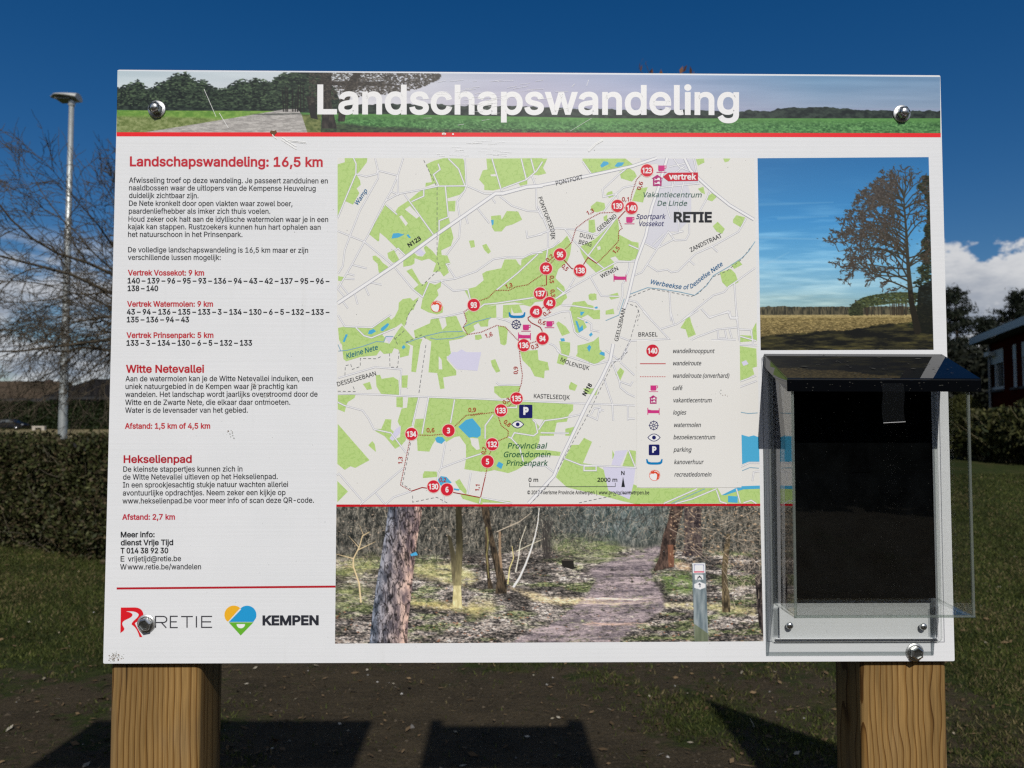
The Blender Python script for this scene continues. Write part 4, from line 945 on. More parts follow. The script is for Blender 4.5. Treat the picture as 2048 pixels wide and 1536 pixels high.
GREENS = [
 (zA, [(50,115),(120,95),(118,55),(340,55),(335,95),(262,190),(232,212),(270,275),(275,315),(235,350),(262,395),(200,508),(125,475),(50,640)]),
 (zA, [(515,508),(605,590),(640,535),(745,465),(840,385),(890,362),(1030,330),(1290,330),(1300,350),(1240,412),(1120,448),(1125,475),(1200,470),(1195,575),(1125,572),(1135,640),(1150,700),(1040,775),(890,880),(720,1000),(640,950),(520,830),(460,780),(455,860),(445,868),(355,795)]),
 (zA, [(1045,790),(1150,710),(1180,830),(1155,910),(1060,955),(1065,1000),(1120,1005),(1150,1080),(1115,1110),(1135,1170),(1085,1210),(1050,1160),(980,1165),(1010,1080),(940,1035),(870,1055),(800,1030),(800,1080),(770,1100),(690,1115),(690,1050),(790,975),(830,1010),(880,1015),(910,975),(890,930),(910,905),(975,960),(1015,1010),(1030,900)]),
 (zA, [(915,115),(990,80),(1080,55),(1270,60),(1295,100),(1290,250),(1305,320),(1035,325),(1000,300),(905,335),(910,295),(970,290),(945,190)]),
 (zA, [(1500,60),(2048,55),(2048,215),(1980,220),(1950,215),(1900,255),(1900,310),(1830,325),(1810,290),(1700,330),(1650,350),(1570,370),(1480,365),(1480,320),(1430,265),(1465,175),(1510,165)]),
 (zA, [(1545,620),(1640,610),(1650,655),(1700,570),(1810,575),(1850,655),(1760,700),(1690,720),(1650,770),(1580,770),(1555,730)]),
 (zA, [(1330,860),(1380,855),(1390,920),(1350,930)]), (zA, [(1460,905),(1500,890),(1545,965),(1520,990),(1480,950)]),
 (zA, [(390,1010),(420,1005),(460,1035),(490,1075),(545,1115),(480,1195),(450,1165),(440,1085),(395,1045)]), (zA, [(535,980),(600,950),(660,1060),(590,1075),(545,1030)]),
 (zA, [(720,1155),(775,1130),(860,1275),(890,1290),(915,1260),(1000,1290),(1060,1260),(1055,1310),(1020,1340),(1035,1390),(985,1450),(965,1500),(1000,1536),(1080,1500),(1075,1560),(1020,1580),(940,1560),(860,1520),(880,1420),(800,1350),(790,1330),(840,1290)]),
 (zA, [(55,1205),(110,1215),(95,1255),(55,1250)]), (zA, [(645,1470),(700,1430),(760,1420),(790,1450),(830,1415),(790,1536),(650,1536)]),
 (zD, [(200,690),(250,665),(350,640),(460,550),(440,460),(500,425),(700,385),(745,265),(900,265),(940,330),(970,350),(975,270),(1080,215),(1200,185),(1310,130),(1420,100),(1470,60),(1520,30),(1600,-60),(1660,60),(1640,200),(1600,300),(1480,400),(1440,520),(1560,640),(1600,790),(1550,830),(1520,880),(1420,930),(1290,830),(1150,850),(1060,880),(880,850),(600,885),(420,930),(300,900),(250,780)]),
 (zD, [(250,960),(420,925),(630,888),(635,1060),(560,1065),(525,1100),(520,1180),(420,1185),(385,1130),(320,1170),(340,1230),(240,1295),(180,1200),(235,1120),(195,1000)]),
 (zD, [(725,890),(1060,872),(1160,850),(1100,910),(1060,900),(1010,886),(945,890),(990,990),(870,1000),(835,920),(840,1000),(800,1060),(720,1065)]),
 (zD, [(655,1180),(740,1175),(790,1230),(770,1420),(740,1440),(690,1420)]), (zD, [(340,1300),(420,1290),(440,1340),(390,1365),(345,1360)]),
 (zD, [(1680,850),(1840,830),(1880,880),(1960,900),(1960,960),(2048,950),(2048,1080),(1960,1080),(1880,1020),(1800,1060),(1870,1190),(1760,1270),(1720,1260),(1650,990),(1630,950)]),
 (zD, [(1450,1140),(1480,1110),(1580,1180),(1640,1270),(1530,1310),(1500,1250)]), (zD, [(1890,750),(1920,730),(2000,735),(2000,810),(1940,830),(1895,800)]),
 (zD, [(1490,1380),(1640,1400),(1640,1536),(1520,1536)]), (zD, [(1740,1440),(1840,1420),(1960,1380),(2030,1320),(2048,1536),(1740,1536)]),
 (zB, [(730,600),(745,700),(740,745),(860,810),(920,820),(920,960),(840,985),(740,980),(710,945),(660,960),(700,1000),(690,1050),(540,1100),(440,1000),(400,920),(380,860),(520,790),(600,720),(700,620)]),
 (zB, [(410,55),(800,55),(870,110),(850,125),(490,195),(410,80)]), (zB, [(745,175),(830,140),(880,170),(905,215),(860,265),(760,235)]), (zB, [(860,440),(900,330),(1005,315),(985,360),(960,455)]),
 (zB, [(625,380),(640,360),(680,350),(690,400),(650,415)]), (zB, [(485,490),(540,445),(610,460),(620,520),(540,545),(490,530)]), (zB, [(465,615),(520,610),(530,720),(490,740),(465,720)]), (zB, [(600,585),(635,565),(635,630),(605,620)]),
 (zB, [(1440,60),(1515,55),(1520,90),(1460,120)]), (zB, [(1690,55),(1755,55),(1740,80),(1705,90)]), (zB, [(1780,610),(1810,570),(1890,590),(1850,680),(1780,640)]), (zB, [(1595,670),(1640,630),(1705,695),(1680,740),(1630,720)]),
 (zB, [(1460,330),(1510,310),(1525,380),(1490,365)]), (zB, [(1545,400),(1590,370),(1630,405),(1590,445),(1545,430)]), (zB, [(1300,500),(1360,490),(1365,520),(1320,530)]), (zB, [(1660,1090),(1760,1060),(1800,1100),(1830,1180),(1730,1230),(1680,1180)]),
 (zB, [(1760,1020),(1830,980),(1865,1020),(1790,1060)]), (zB, [(465,1300),(520,1280),(540,1340),(470,1340)]), (zB, [(640,1300),(730,1275),(745,1320),(670,1340)]), (zB, [(620,1440),(690,1420),(700,1470),(620,1475)]), (zB, [(0,60),(90,55),(50,140),(80,190),(0,210)]),
 (zC, [(75,655),(165,635),(320,650),(540,645),(640,570),(770,500),(800,545),(850,500),(900,400),(905,310),(960,260),(1060,245),(1090,290),(1180,235),(1120,370),(1040,460),(1000,590),(980,640),(940,590),(870,640),(700,730),(680,750),(720,790),(700,850),(780,870),(900,680),(950,620),(1100,790),(1130,810),(1230,800),(1200,880),(1140,1260),(1075,1250),(1100,900),(1040,870),(1000,860),(1060,900),(1040,1030),(920,1060),(920,1000),(900,950),(840,930),(810,1000),(700,1010),(650,960),(600,1030),(380,1050),(250,1090),(190,1110),(150,1080),(130,890),(90,820)]),
 (zC, [(1110,690),(1330,590),(1340,540),(1450,520),(1500,680),(1560,620),(1540,510),(1690,490),(1780,690),(1850,750),(1760,800),(1590,830),(1620,1030),(1560,1040),(1560,1090),(1690,1240),(1690,1300),(1510,1330),(1530,1480),(1470,1490),(1430,1270),(1310,1260),(1350,840),(1240,780),(1130,800)]),
 (zC, [(590,1300),(650,1295),(670,1350),(830,1325),(900,1370),(910,1536),(650,1536),(600,1450)]), (zC, [(945,1305),(1030,1300),(1020,1470),(945,1470)]), (zC, [(415,1420),(510,1390),(535,1490),(470,1500)]),
 (zE, [(65,185),(285,180),(270,220),(190,270),(170,310),(150,395),(65,360)]), (zE, [(570,110),(820,110),(825,190),(600,180)]), (zE, [(785,210),(865,210),(865,340),(785,330)]),
 (zE, [(930,215),(1060,215),(990,560),(920,590),(900,740),(850,800),(770,845),(700,760),(640,690),(530,630),(520,600),(600,600),(650,480),(725,485),(715,600),(770,650),(720,700),(740,740),(830,700),(840,590),(800,510),(850,350),(915,340)]),
 (zE, [(1020,480),(1120,475),(1180,215),(1843,235),(1843,1130),(1620,1095),(1640,970),(1640,800),(1560,690),(1500,700),(1400,760),(1300,690),(1230,790),(1190,880),(1045,870),(1040,750),(1000,570)]),
 (zE, [(65,540),(455,985),(280,1080),(220,1060),(150,1105),(60,1030)]), (zE, [(60,1240),(190,1370),(60,1500)]), (zE, [(440,800),(490,750),(520,790),(535,885),(470,830)]), (zE, [(1110,1160),(1130,1120),(1280,1125),(1290,1190),(1110,1205)]),
 (zE, [(1505,1250),(1560,1215),(1650,1360),(1640,1410),(1560,1340)]), (zE, [(1570,1410),(1640,1400),(1843,1450),(1843,1536),(1700,1490),(1600,1460)]), (zE, [(375,50),(460,25),(485,110),(430,120)]),
 (zF, [(85,490),(300,490),(470,520),(600,510),(1025,540),(1020,600),(980,640),(960,710),(860,720),(830,850),(690,850),(690,900),(650,990),(750,990),(900,1010),(890,1050),(700,1040),(560,1130),(460,1190),(380,1220),(240,1190),(150,1210),(85,1190)]),
 (zF, [(240,360),(500,350),(490,420),(420,470),(310,480),(240,420)]), (zF, [(495,10),(670,0),(680,100),(770,120),(785,200),(740,205),(735,280),(640,260),(600,180),(520,100)]), (zF, [(205,105),(250,90),(300,210),(260,225),(220,160)]),
 (zF, [(950,0),(990,0),(985,40),(930,150),(860,130),(880,40)]), (zF, [(1050,60),(1080,0),(1300,0),(1340,80),(1240,145),(1120,90)]), (zF, [(980,360),(1000,315),(1065,350),(1040,405),(985,390)]), (zF, [(945,780),(1040,760),(1000,850),(945,850)]), (zF, [(1120,380),(1270,380),(1250,450),(1150,430)]),
 (zF, [(1010,940),(1080,940),(1130,870),(1210,910),(1120,1120),(1240,1140),(1330,1190),(1370,1390),(1580,1480),(1620,1330),(1685,1360),(1685,1536),(1520,1500),(1330,1450),(960,1360),(850,1260),(940,1070)]),
 (zF, [(1410,1080),(1412,990),(1440,1060)]), (zF, [(1510,1150),(1570,990),(1645,1000),(1640,1160)]), (zF, [(1440,240),(1490,175),(1530,210),(1490,300)]), (zF, [(100,1470),(400,1500),(400,1520),(90,1510)]),
 (zG, [(930,280),(1060,300),(1065,440),(1030,450),(1045,500),(935,560)]), (zG, [(1030,150),(1060,95),(1065,240),(935,250),(935,195),(1030,200)]), (zG, [(130,1385),(760,1385),(790,1440),(900,1385),(1090,1390),(1090,1505),(150,1505)]), (zG, [(470,140),(520,60),(545,55),(555,100),(590,190),(530,215),(510,150)]),
]
for i, (z, p) in enumerate(GREENS): area_(z, p, GREEN, 3+.065*((i*5) % 13))
for z, p, c in ((zA, [(795,965),(850,930),(905,985),(860,1015)], LILAC), (zC, [(1560,1060),(1640,980),(1700,985),(1760,945),(1830,985),(2030,985),(1980,1240),(1700,1220)], LILAC), (zC, [(720,780),(830,770),(770,860)], LILAC), (zE, [(780,600),(840,560),(830,650),(740,750),(700,720)], LILAC),
                (zF, [(1440,1000),(1560,990),(1490,1150),(1400,1140)], LILAC), (zF, [(1320,1160),(1640,1170),(1620,1330),(1580,1480),(1370,1390)], LILAC), (zG, [(945,405),(980,390),(1000,420),(960,435)], LILAC),
                (zB, [(930,55),(1440,55),(1465,250),(1475,290),(1370,300),(1400,400),(1400,600),(1280,720),(1200,720),(1080,870),(970,820),(1060,480),(1110,330),(1150,200),(1090,100),(1000,110)], TOWN),
                (zA, [(705,555),(755,520),(850,620),(820,645)], PAPER), (zA, [(650,625),(675,612),(735,690),(715,718)], PAPER), (zC, [(1450,1040),(1490,1090),(1500,1220),(1450,1220)], PAPER), (zE, [(1690,710),(1790,720),(1810,850),(1770,860),(1710,800)], PAPER), (zF, [(620,680),(730,690),(690,760)], PAPER), (zE, [(1070,220),(1170,225),(1110,470),(1030,470)], PAPER), (zB, [(540,860),(570,850),(575,880),(550,890)], PAPER), (zA, [(1540,215),(1605,208),(1600,232),(1545,232)], PAPER)):
    kk = globals().get('kk', 0)+1; area_(z, p, c, 4+.09*(kk % 10))
for z, p in ((zA, [(575,840),(590,790),(640,785),(700,800),(640,830)]), (zA, [(720,805),(740,797),(765,830),(745,835)]), (zA, [(1545,660),(1572,655),(1570,700),(1555,712)]), (zB, [(570,120),(600,80),(640,85),(650,105),(610,125),(585,138)]), (zB, [(700,125),(730,90),(790,90),(770,120),(730,132)]),
             (zC, [(140,840),(180,740),(210,745),(165,850)]), (zC, [(485,735),(500,690),(560,668),(595,700),(530,740)]), (zC, [(655,690),(665,655),(750,590),(775,600),(760,630),(690,700)]), (zC, [(945,915),(975,885),(1000,920),(960,945)]),
             (zD, [(1780,980),(1840,980),(1800,1030),(1780,1025)]), (zD, [(1710,1100),(1740,1110),(1770,1200),(1810,1160),(1820,1230),(1760,1265)]), (zD, [(1505,1345),(1560,1340),(1570,1380),(1520,1385)]), (zD, [(1895,1295),(1930,1260),(1950,1290),(1920,1320)]), (zD, [(1970,920),(2010,905),(2020,930),(1990,940)]), (zD, [(1870,1470),(1900,1430),(1930,1460),(1900,1530)]), (zD, [(1840,1130),(1870,1115),(1880,1135)]),
             (zE, [(1545,575),(1640,490),(1720,470),(1820,590),(1820,680),(1780,710),(1720,700),(1680,710),(1610,640)]), (zE, [(1260,720),(1290,695),(1350,700),(1385,740),(1340,785),(1280,765)]), (zE, [(1290,1230),(1330,1180),(1400,1190),(1465,1260),(1400,1290),(1330,1300)]), (zE, [(1490,1330),(1565,1340),(1550,1360),(1490,1350)]),
             (zF, [(1280,40),(1300,15),(1335,25),(1335,60)]), (zF, [(260,1150),(285,1105),(330,1130),(310,1180)]), (zG, [(945,970),(1000,985),(1040,975),(1080,990),(1085,1180),(1000,1180),(950,1200)]), (zG, [(790,1440),(900,1385),(950,1370),(1090,1365),(1090,1390),(960,1395),(880,1420),(820,1440)]), (zG, [(840,1445),(915,1450),(915,1500),(840,1495)])):
    kk += 1; area_(z, p, LAKE, 5+.09*(kk % 10))
ROADS = [
 (zA, [(205,55),(230,110),(228,210),(140,420),(50,640)]), (zA, [(415,55),(445,175),(445,250),(270,560),(175,800),(120,950),(100,1110),(55,1180)]), (zA, [(690,55),(635,230),(570,380),(500,500),(350,800),(310,870),(180,1110),(50,1330)]),
 (zA, [(228,210),(330,235),(430,210),(440,175),(635,225)]), (zA, [(635,230),(640,410),(570,380)]), (zA, [(520,470),(640,405),(880,360),(1030,328),(1310,325),(1480,400),(1590,400)]), (zA, [(1290,55),(1305,325),(1290,370),(1215,480),(1240,620),(1250,650),(1235,830),(1110,1000)]),
 (zA, [(700,405),(990,810)]), (zA, [(50,765),(310,870),(590,1100),(780,1330),(880,1410),(940,1270),(1060,1250),(1200,1230),(1400,1160),(1570,1040),(1700,1020),(1860,1025),(1950,980),(2048,975)]), (zA, [(1060,1255),(1180,1350),(1320,1335),(1345,1440)]),
 (zA, [(1100,330),(1130,630),(1040,665),(1040,775)]), (zA, [(890,365),(890,425),(770,480)]), (zA, [(1555,60),(1650,380)]), (zA, [(1840,60),(1890,265),(1660,350)]), (zA, [(1935,60),(1970,190)]), (zA, [(1890,265),(1990,180),(2048,90)]), (zA, [(1630,425),(1750,520),(1900,570),(2010,575)]), (zA, [(1410,540),(1530,690)]),
 (zA, [(2048,640),(1990,540),(1985,340),(1940,220)]), (zA, [(1890,760),(1900,830),(2048,795)]), (zA, [(2005,990),(1800,1180),(1600,1340)]), (zA, [(1130,60),(1230,160),(1290,320)]), (zA, [(1030,110),(1050,165),(985,215),(1035,325)]), (zA, [(520,510),(630,605)]), (zA, [(605,960),(640,935),(710,1005)]), (zA, [(195,1095),(335,1130)]), (zA, [(145,1180),(215,1200)]), (zA, [(120,1230),(215,1235)]),
 (zA, [(360,1265),(480,1290)]), (zA, [(315,1300),(355,1395)]), (zA, [(215,1370),(245,1480)]), (zA, [(100,1450),(150,1520)]), (zA, [(50,1330),(130,1420)]), (zA, [(80,1290),(160,1390)]), (zA, [(1200,1230),(1110,1090),(1145,1080)]), (zA, [(1560,450),(1590,495)]), (zA, [(1300,620),(1320,695)]), (zA, [(1435,1515),(1480,1480),(1600,1470),(1960,1415)]),
 (zB, [(0,750),(170,690),(350,700),(470,730),(540,750),(600,700),(720,590)]), (zB, [(5,490),(95,700),(95,860),(75,1010)]), (zB, [(245,690),(330,800),(460,940),(610,1060)]), (zB, [(460,940),(720,590)]), (zB, [(600,330),(740,200),(830,130)]), (zB, [(590,330),(600,405),(720,375),(780,320),(900,295)]), (zB, [(720,375),(740,440)]), (zB, [(720,375),(600,540)]), (zB, [(410,80),(490,195)]),
 (zB, [(900,990),(720,995),(480,1130),(270,1250),(170,1330)]), (zB, [(340,1140),(275,1250)]), (zB, [(480,1130),(580,1305),(740,1310)]), (zB, [(880,1120),(950,1090),(1080,890),(1190,720),(1250,800),(1350,795),(1380,740),(1380,650)]), (zB, [(970,820),(1080,880)]), (zB, [(1050,840),(1150,740)]), (zB, [(1100,865),(1240,790)]), (zB, [(1280,570),(1290,720),(1330,715)]), (zB, [(1190,720),(1220,745),(1330,715)]), (zB, [(1480,530),(1540,420),(1570,340)]),
 (zB, [(1000,1020),(1090,1080),(1180,1065),(1220,1090),(1280,1080),(1440,920),(1600,850),(1830,720),(1900,600)]), (zB, [(1580,850),(1640,905)]), (zB, [(1380,980),(1430,1025)]), (zB, [(1980,1050),(1800,1180),(1740,1220),(1700,1270),(1600,1300),(1450,1420),(1310,1534)]), (zB, [(1200,1250),(1215,1534)]), (zB, [(1790,1180),(1815,1534)]), (zB, [(1490,1420),(1560,1500),(1750,1450),(1760,1500),(1830,1500)]),
 (zB, [(810,1340),(900,1360),(1000,1480),(1040,1534)]), (zB, [(770,1190),(775,1300),(730,1430)]), (zB, [(835,1000),(835,1050),(780,1190)]), (zB, [(830,840),(920,880)]), (zB, [(1110,320),(1480,280)]), (zB, [(1240,55),(1290,130),(1390,170)]), (zB, [(1210,180),(1230,300),(1180,500),(1210,600)]), (zB, [(1330,270),(1280,480),(1310,600)]), (zB, [(1200,130),(1380,90)]), (zB, [(1240,300),(1260,180),(1340,120)]), (zB, [(1420,55),(1470,280)]), (zB, [(0,910),(140,860),(200,800)]),
 (zC, [(75,1340),(580,1190),(940,1220),(920,1536)]), (zC, [(75,480),(170,635),(540,650),(640,580),(800,470)]), (zC, [(320,650),(430,760),(530,790),(850,660)]), (zC, [(1350,525),(1540,500),(1790,440)]),
 (zD, [(1640,970),(1520,980),(1230,1080)]), (zD, [(1640,970),(1700,1250),(1760,1310),(1900,1370)]), (zD, [(640,1065),(760,1095),(840,1130)]), (zD, [(1520,890),(1700,900),(1960,940)]), (zD, [(1740,1060),(1880,1110),(1930,1150),(1930,1230),(2040,1250)]), (zD, [(1350,1410),(1420,1440),(1500,1536)]), (zD, [(1440,800),(1640,690)]), (zD, [(1460,650),(1560,730)]),
 (zE, [(65,165),(600,180),(1060,205),(1843,235)]), (zF, [(0,480),(470,505),(1000,525),(1635,550)]), (zE, [(1060,215),(980,560)]), (zE, [(1180,215),(1100,660)]), (zE, [(830,0),(825,190)]), (zE, [(60,270),(150,315),(370,375),(440,470),(510,605),(720,650),(905,895)]), (zE, [(55,1170),(80,1150),(380,1500)]), (zE, [(340,1530),(870,1080)]), (zE, [(530,1385),(640,1520)]), (zE, [(650,1530),(750,1440),(970,1365)]),
 (zE, [(1390,760),(1335,1080),(1300,1140),(1280,1280)]), (zE, [(1335,1080),(1640,965),(1843,900)]), (zE, [(1700,1140),(1660,1400)]), (zE, [(1500,240),(1450,530)]), (zE, [(1370,1420),(1360,1510)]),
 (zF, [(410,875),(440,820),(630,850),(670,820),(650,720),(620,690)]), (zF, [(410,875),(490,960),(530,1110)]), (zF, [(375,860),(410,875)]), (zF, [(680,790),(740,700),(900,680),(1110,635)]), (zF, [(700,820),(980,825)]), (zF, [(860,0),(900,40),(1230,145),(1380,110),(1490,100),(1560,0)]), (zF, [(1400,100),(1480,300),(1490,370),(1560,430),(1635,465)]), (zF, [(1480,310),(1590,350),(1615,310)]), (zF, [(1490,120),(1630,250)]), (zF, [(1340,0),(1490,110)]), (zF, [(1320,260),(1410,530),(1420,700)]),
 (zF, [(1565,550),(1565,700)]), (zF, [(1570,680),(1635,680)]), (zF, [(920,1070),(1100,1140),(1640,1165),(1570,990)]), (zF, [(1130,1150),(1250,1150),(1250,1195),(1130,1195),(1130,1150)]), (zF, [(260,320),(290,345),(500,350)]), (zF, [(560,1140),(750,1150),(830,1210)]), (zF, [(340,570),(460,570),(460,530)]), (zF, [(1150,640),(1260,690),(1280,590),(1330,600)]), (zF, [(1200,640),(1230,580),(1290,570),(1290,620)]), (zF, [(150,880),(150,750),(230,640)]), (zF, [(105,1470),(95,1520)]), (zF, [(120,1465),(420,1520)]),
 (zG, [(0,210),(80,240),(380,225),(180,10)]), (zG, [(80,240),(0,390)]), (zG, [(310,150),(440,110),(610,0)]), (zG, [(390,0),(420,110)]), (zG, [(640,0),(700,60),(840,10),(860,65),(910,65)]), (zG, [(905,0),(930,270),(1065,275)]), (zG, [(550,235),(600,210),(760,150),(910,135)]), (zG, [(760,160),(765,220),(830,220),(815,155)]), (zG, [(850,150),(870,220)]), (zG, [(710,235),(900,230)]), (zG, [(925,150),(1020,155),(1035,270)]), (zG, [(935,205),(1060,240)]), (zG, [(935,555),(1060,510)]), (zG, [(930,600),(1065,550)]),
 (zG, [(340,1505),(600,1390)]), (zG, [(430,1505),(560,1470),(750,1390)]), (zG, [(750,1400),(780,1490),(830,1505)]), (zG, [(905,1390),(935,1500)]), (zG, [(960,1500),(1020,1480),(1060,1505)]), (zG, [(940,1220),(1000,1190),(1085,1190)]), (zG, [(1030,1330),(1040,1260),(1085,1255)]),
]
for z, p in ROADS:
    for q in clip_line(z(p)): M.line(q, 3.2, CASE, 6); M.line(q, 1.9, ROADW, 7)
for z, p, w in ((zA, [(50,1470),(320,1290),(590,1110),(1000,810),(1240,645),(1590,400),(1660,400),(1900,335),(2048,325)], 7.4), (zB, [(0,305),(130,280),(420,220),(860,125),(1100,45)], 6.4), (zB, [(1180,50),(1095,340),(1040,500),(985,760),(900,990),(820,1330),(785,1430)], 6.6), (zF, [(1420,-60),(1390,100),(1300,290),(1160,540),(900,1080),(830,1250),(580,1520)], 7.0), (zB, [(1340,55),(1390,160),(1480,250),(1600,360),(1750,480),(1970,610)], 6.4)):
    for q in clip_line(z(p)): M.line(q, w, CASE, 8); M.line(q, w-2.0, (234, 237, 236), 9)
for z, p in ((zB, [(840,1290),(1000,1230),(1100,1240),(1300,1270),(1430,1300),(1540,1210),(1600,1120),(1740,1040),(1860,960),(1920,900),(1980,810)]), (zC, [(80,970),(200,960),(400,910),(600,840),(700,845),(730,770),(830,770)]), (zC, [(1000,860),(1250,770),(1500,710),(1780,700)]), (zC, [(1330,790),(1420,810),(1650,795),(1800,760)]), (zC, [(75,880),(110,960)]), (zD, [(180,1190),(330,1120),(560,1060)]), (zB, [(620,1530),(740,1480),(790,1330)]), (zG, [(400,1505),(660,1390)]), (zG, [(940,795),(1000,805),(1070,800)]), (zG, [(950,1250),(1010,1225),(1080,1230)])):
    for q in clip_line(z(p)): M.line(q, 1.5, STREAM, 8)
for z, p in ((zA, [(890,75),(1020,340),(1020,780),(1020,1050),(1050,1130),(870,1300)]), (zB, [(830,1320),(1030,1240),(1200,1270),(1400,1310),(1470,1280),(1600,1130),(1720,1080),(1860,970),(1950,850)]), (zC, [(1180,1536),(1280,860)]), (zC, [(780,1000),(785,1190),(890,1190),(910,980)]), (zC, [(1000,610),(1020,500),(1090,380),(1180,250)]), (zC, [(170,1300),(175,1170),(250,1150),(270,1220),(380,1180),(380,1070),(600,1075),(670,1040)]), (zC, [(840,780),(900,900)]), (zC, [(980,690),(860,800)]), (zC, [(1000,850),(1220,750),(1290,810)]),
             (zE, [(960,770),(860,1280),(960,1340)]), (zE, [(985,1420),(985,1500),(1280,1440),(1420,1515)]), (zE, [(1085,0),(1060,180)]), (zE, [(65,137),(280,142),(245,60)]), (zF, [(1560,20),(1410,140),(1180,620),(900,1130),(770,1350),(620,1500)]), (zF, [(1080,1515),(1290,1470),(1640,1400)]), (zG, [(145,0),(80,230),(0,400)]), (zB, [(800,1370),(900,1400),(930,1470),(910,1534)])):
    for q in clip_line(z(p)): M.dashes(q, 1.1, (96, 98, 104), 9, 6, 4)
M.build('trail_map', panel)

# ---- walking routes
A = Art(); TR = (150, 34, 36)
for z, p in ((zB, [(800,530),(735,600)]), (zB, [(540,1010),(460,955),(405,1040)]), (zB, [(225,960),(310,1055),(350,1066)]), (zB, [(82,1090),(82,1205)]), (zB, [(85,1260),(95,1330)]), (zD, [(1120,1025),(1065,1060),(1070,1090),(1110,1130),(1230,1190),(1255,1230),(1262,1270)]), (zD, [(1240,945),(1295,905)]), (zE, [(970,1365),(1100,1320),(1180,1330)]), (zE, [(1470,1378),(1810,1442)]), (zF, [(105,1458),(150,1262)]), (zB, [(780,500),(820,510)])):
    A.line(z(p), 1.9, TR, 12)
for z, p in ((zB, [(945,200),(900,250),(860,370),(845,450)]), (zB, [(690,545),(570,550),(440,620),(350,690),(310,820),(240,890)]), (zB, [(735,600),(770,690),(740,715),(735,810),(640,910),(540,1010)]), (zB, [(165,960),(115,1015)]), (zB, [(82,1205),(30,1215)]), (zD, [(400,830),(520,790),(620,690),(700,685),(800,690),(900,640),(1060,610),(1130,560),(1260,475)]), (zD, [(250,940),(190,980),(230,1110),(180,1190),(240,1290),(420,1260),(640,1165),(760,1190),(850,1290),(935,1375)]), (zD, [(1095,1408),(1195,1380)]),
             (zF, [(490,10),(500,120),(520,250),(510,330),(480,420)]), (zF, [(420,530),(360,575)]), (zF, [(250,615),(0,650)]), (zE, [(1843,405),(1640,435),(1500,570)]), (zE, [(1360,663),(1200,680),(1045,675)]), (zE, [(950,740),(835,1290),(970,1365)]), (zF, [(150,1262),(170,1165)]), (zF, [(280,660),(310,750),(380,800),(375,860),(270,905)]), (zF, [(212,990),(185,1050)])):
    A.dashes(z(p), 1.9, TR, 12, 1.9, 1.5)
A.build('route_line', panel)

# ---- numbered markers
NODE_RED = (200, 34, 54)
def marker(num, x, y, r=12.4):
    A = Art(); A.disc((x, y), r+1.2, (232, 196, 188), 13); A.disc((x, y), r, NODE_RED, 14)
    w = {1: 6.2, 2: 12.6, 3: 19}[len(num)]
    letter(A, num, [(x-w/2, y+5.2), (x+w/2, y+5.2)], 10.2, (246, 244, 242), 15, bold=.11, font='hum', res=4)
    A.build('route_marker', panel)
for n_, x, y in (('123', 1294, 341), ('139', 1235, 412), ('140', 1263, 416), ('96', 1120, 509), ('95', 1092, 537), ('138', 1160, 541), ('137', 1080, 587), ('42', 1099, 606), ('43', 1072, 623.5), ('93', 947.5, 610), ('94', 1085, 677), ('136', 1047.5, 690.5), ('135', 1033, 797), ('133', 1002, 821), ('3', 897, 861), ('134', 823, 868), ('132', 984.5, 888.5), ('5', 975, 923), ('130', 867, 973), ('6', 894, 979)):
    marker(n_, x, y)

# ---- place names
def place(body, pts, cap, col=(52, 54, 58), bold=.03, shear=0.0):
    A = Art(); letter(A, body, pts, cap, col, 11, bold=bold, shear=shear, font='hum', res=3); A.build('place_name', panel)
place('PONTFORT', zB([(172, 300), (415, 240)]), 8.6); place('GEENEND', zB([(558, 720), (724, 585)]), 8); place('DUIN-', zB([(382, 768), (514, 796)]), 8); place('BERG', zB([(372, 828), (488, 856)]), 8)
place('WENEN', zB([(582, 1145), (738, 1068)]), 8); place('ZANDSTRAAT', zB([(1398, 906), (1530, 840), (1682, 770)]), 8.4); place('PONTFORTSEDIJK', zB([(6, 412), (50, 540), (100, 660), (122, 730), (124, 792)]), 8)
place('N123', zA([(748, 925), (868, 848)]), 8, bold=.12, col=BLK); place('N118', zF([(1145, 458), (1212, 345)]), 8, bold=.12, col=BLK); place('BRASEL', zG([(143, 206), (292, 205)]), 8.2); place('GEELSEBAAN', [(1236, 683), (1244, 650), (1251, 618)], 7.8)
place('KASTELSEDIJK', zF([(632, 476), (988, 490)]), 8.4); place('MOLENDIJK', zF([(893, 108), (1000, 155), (1178, 198)]), 8); place('DESSELSEBAAN', zC([(72, 1452), (600, 1300)]), 8.6); place('RETIE', zB([(1240, 631), (1587, 631)]), 18.6, BLK, .14)
BLU, DGR, NVY = (22, 96, 142), (30, 92, 62), (52, 52, 104)
place('Wamp', zA([(243, 520), (345, 372)]), 8.4, BLU, .05, .2); place('Kleine Nete', zC([(195, 1072), (628, 945)]), 9.6, (20, 106, 122), .05, .2); place('Werbeekse of Desselse Nete', zB([(1020, 1192), (1170, 1222), (1290, 1240), (1400, 1236), (1500, 1160), (1600, 1090), (1692, 1022)]), 8.6, BLU, .05, .2)
place('Vakantiecentrum', zB([(955, 406), (1496, 408)]), 9.8, (60, 96, 86), .04, .2); place('De Linde', zB([(1090, 484), (1364, 485)]), 9.8, (60, 96, 86), .04, .2); place('Sportpark', zB([(897, 604), (1166, 604)]), 9.2, NVY, .05, .2); place('Vossekot', zB([(917, 669), (1150, 669)]), 9.2, NVY, .05, .2)
place('Provinciaal', zF([(373, 975), (762, 975)]), 10.6, DGR, .05, .2); place('Groendomein', zF([(330, 1061), (800, 1061)]), 10.6, DGR, .05, .2); place('Prinsenpark', zF([(360, 1146), (772, 1146)]), 10.6, DGR, .05, .2)
DR = (164, 38, 34)
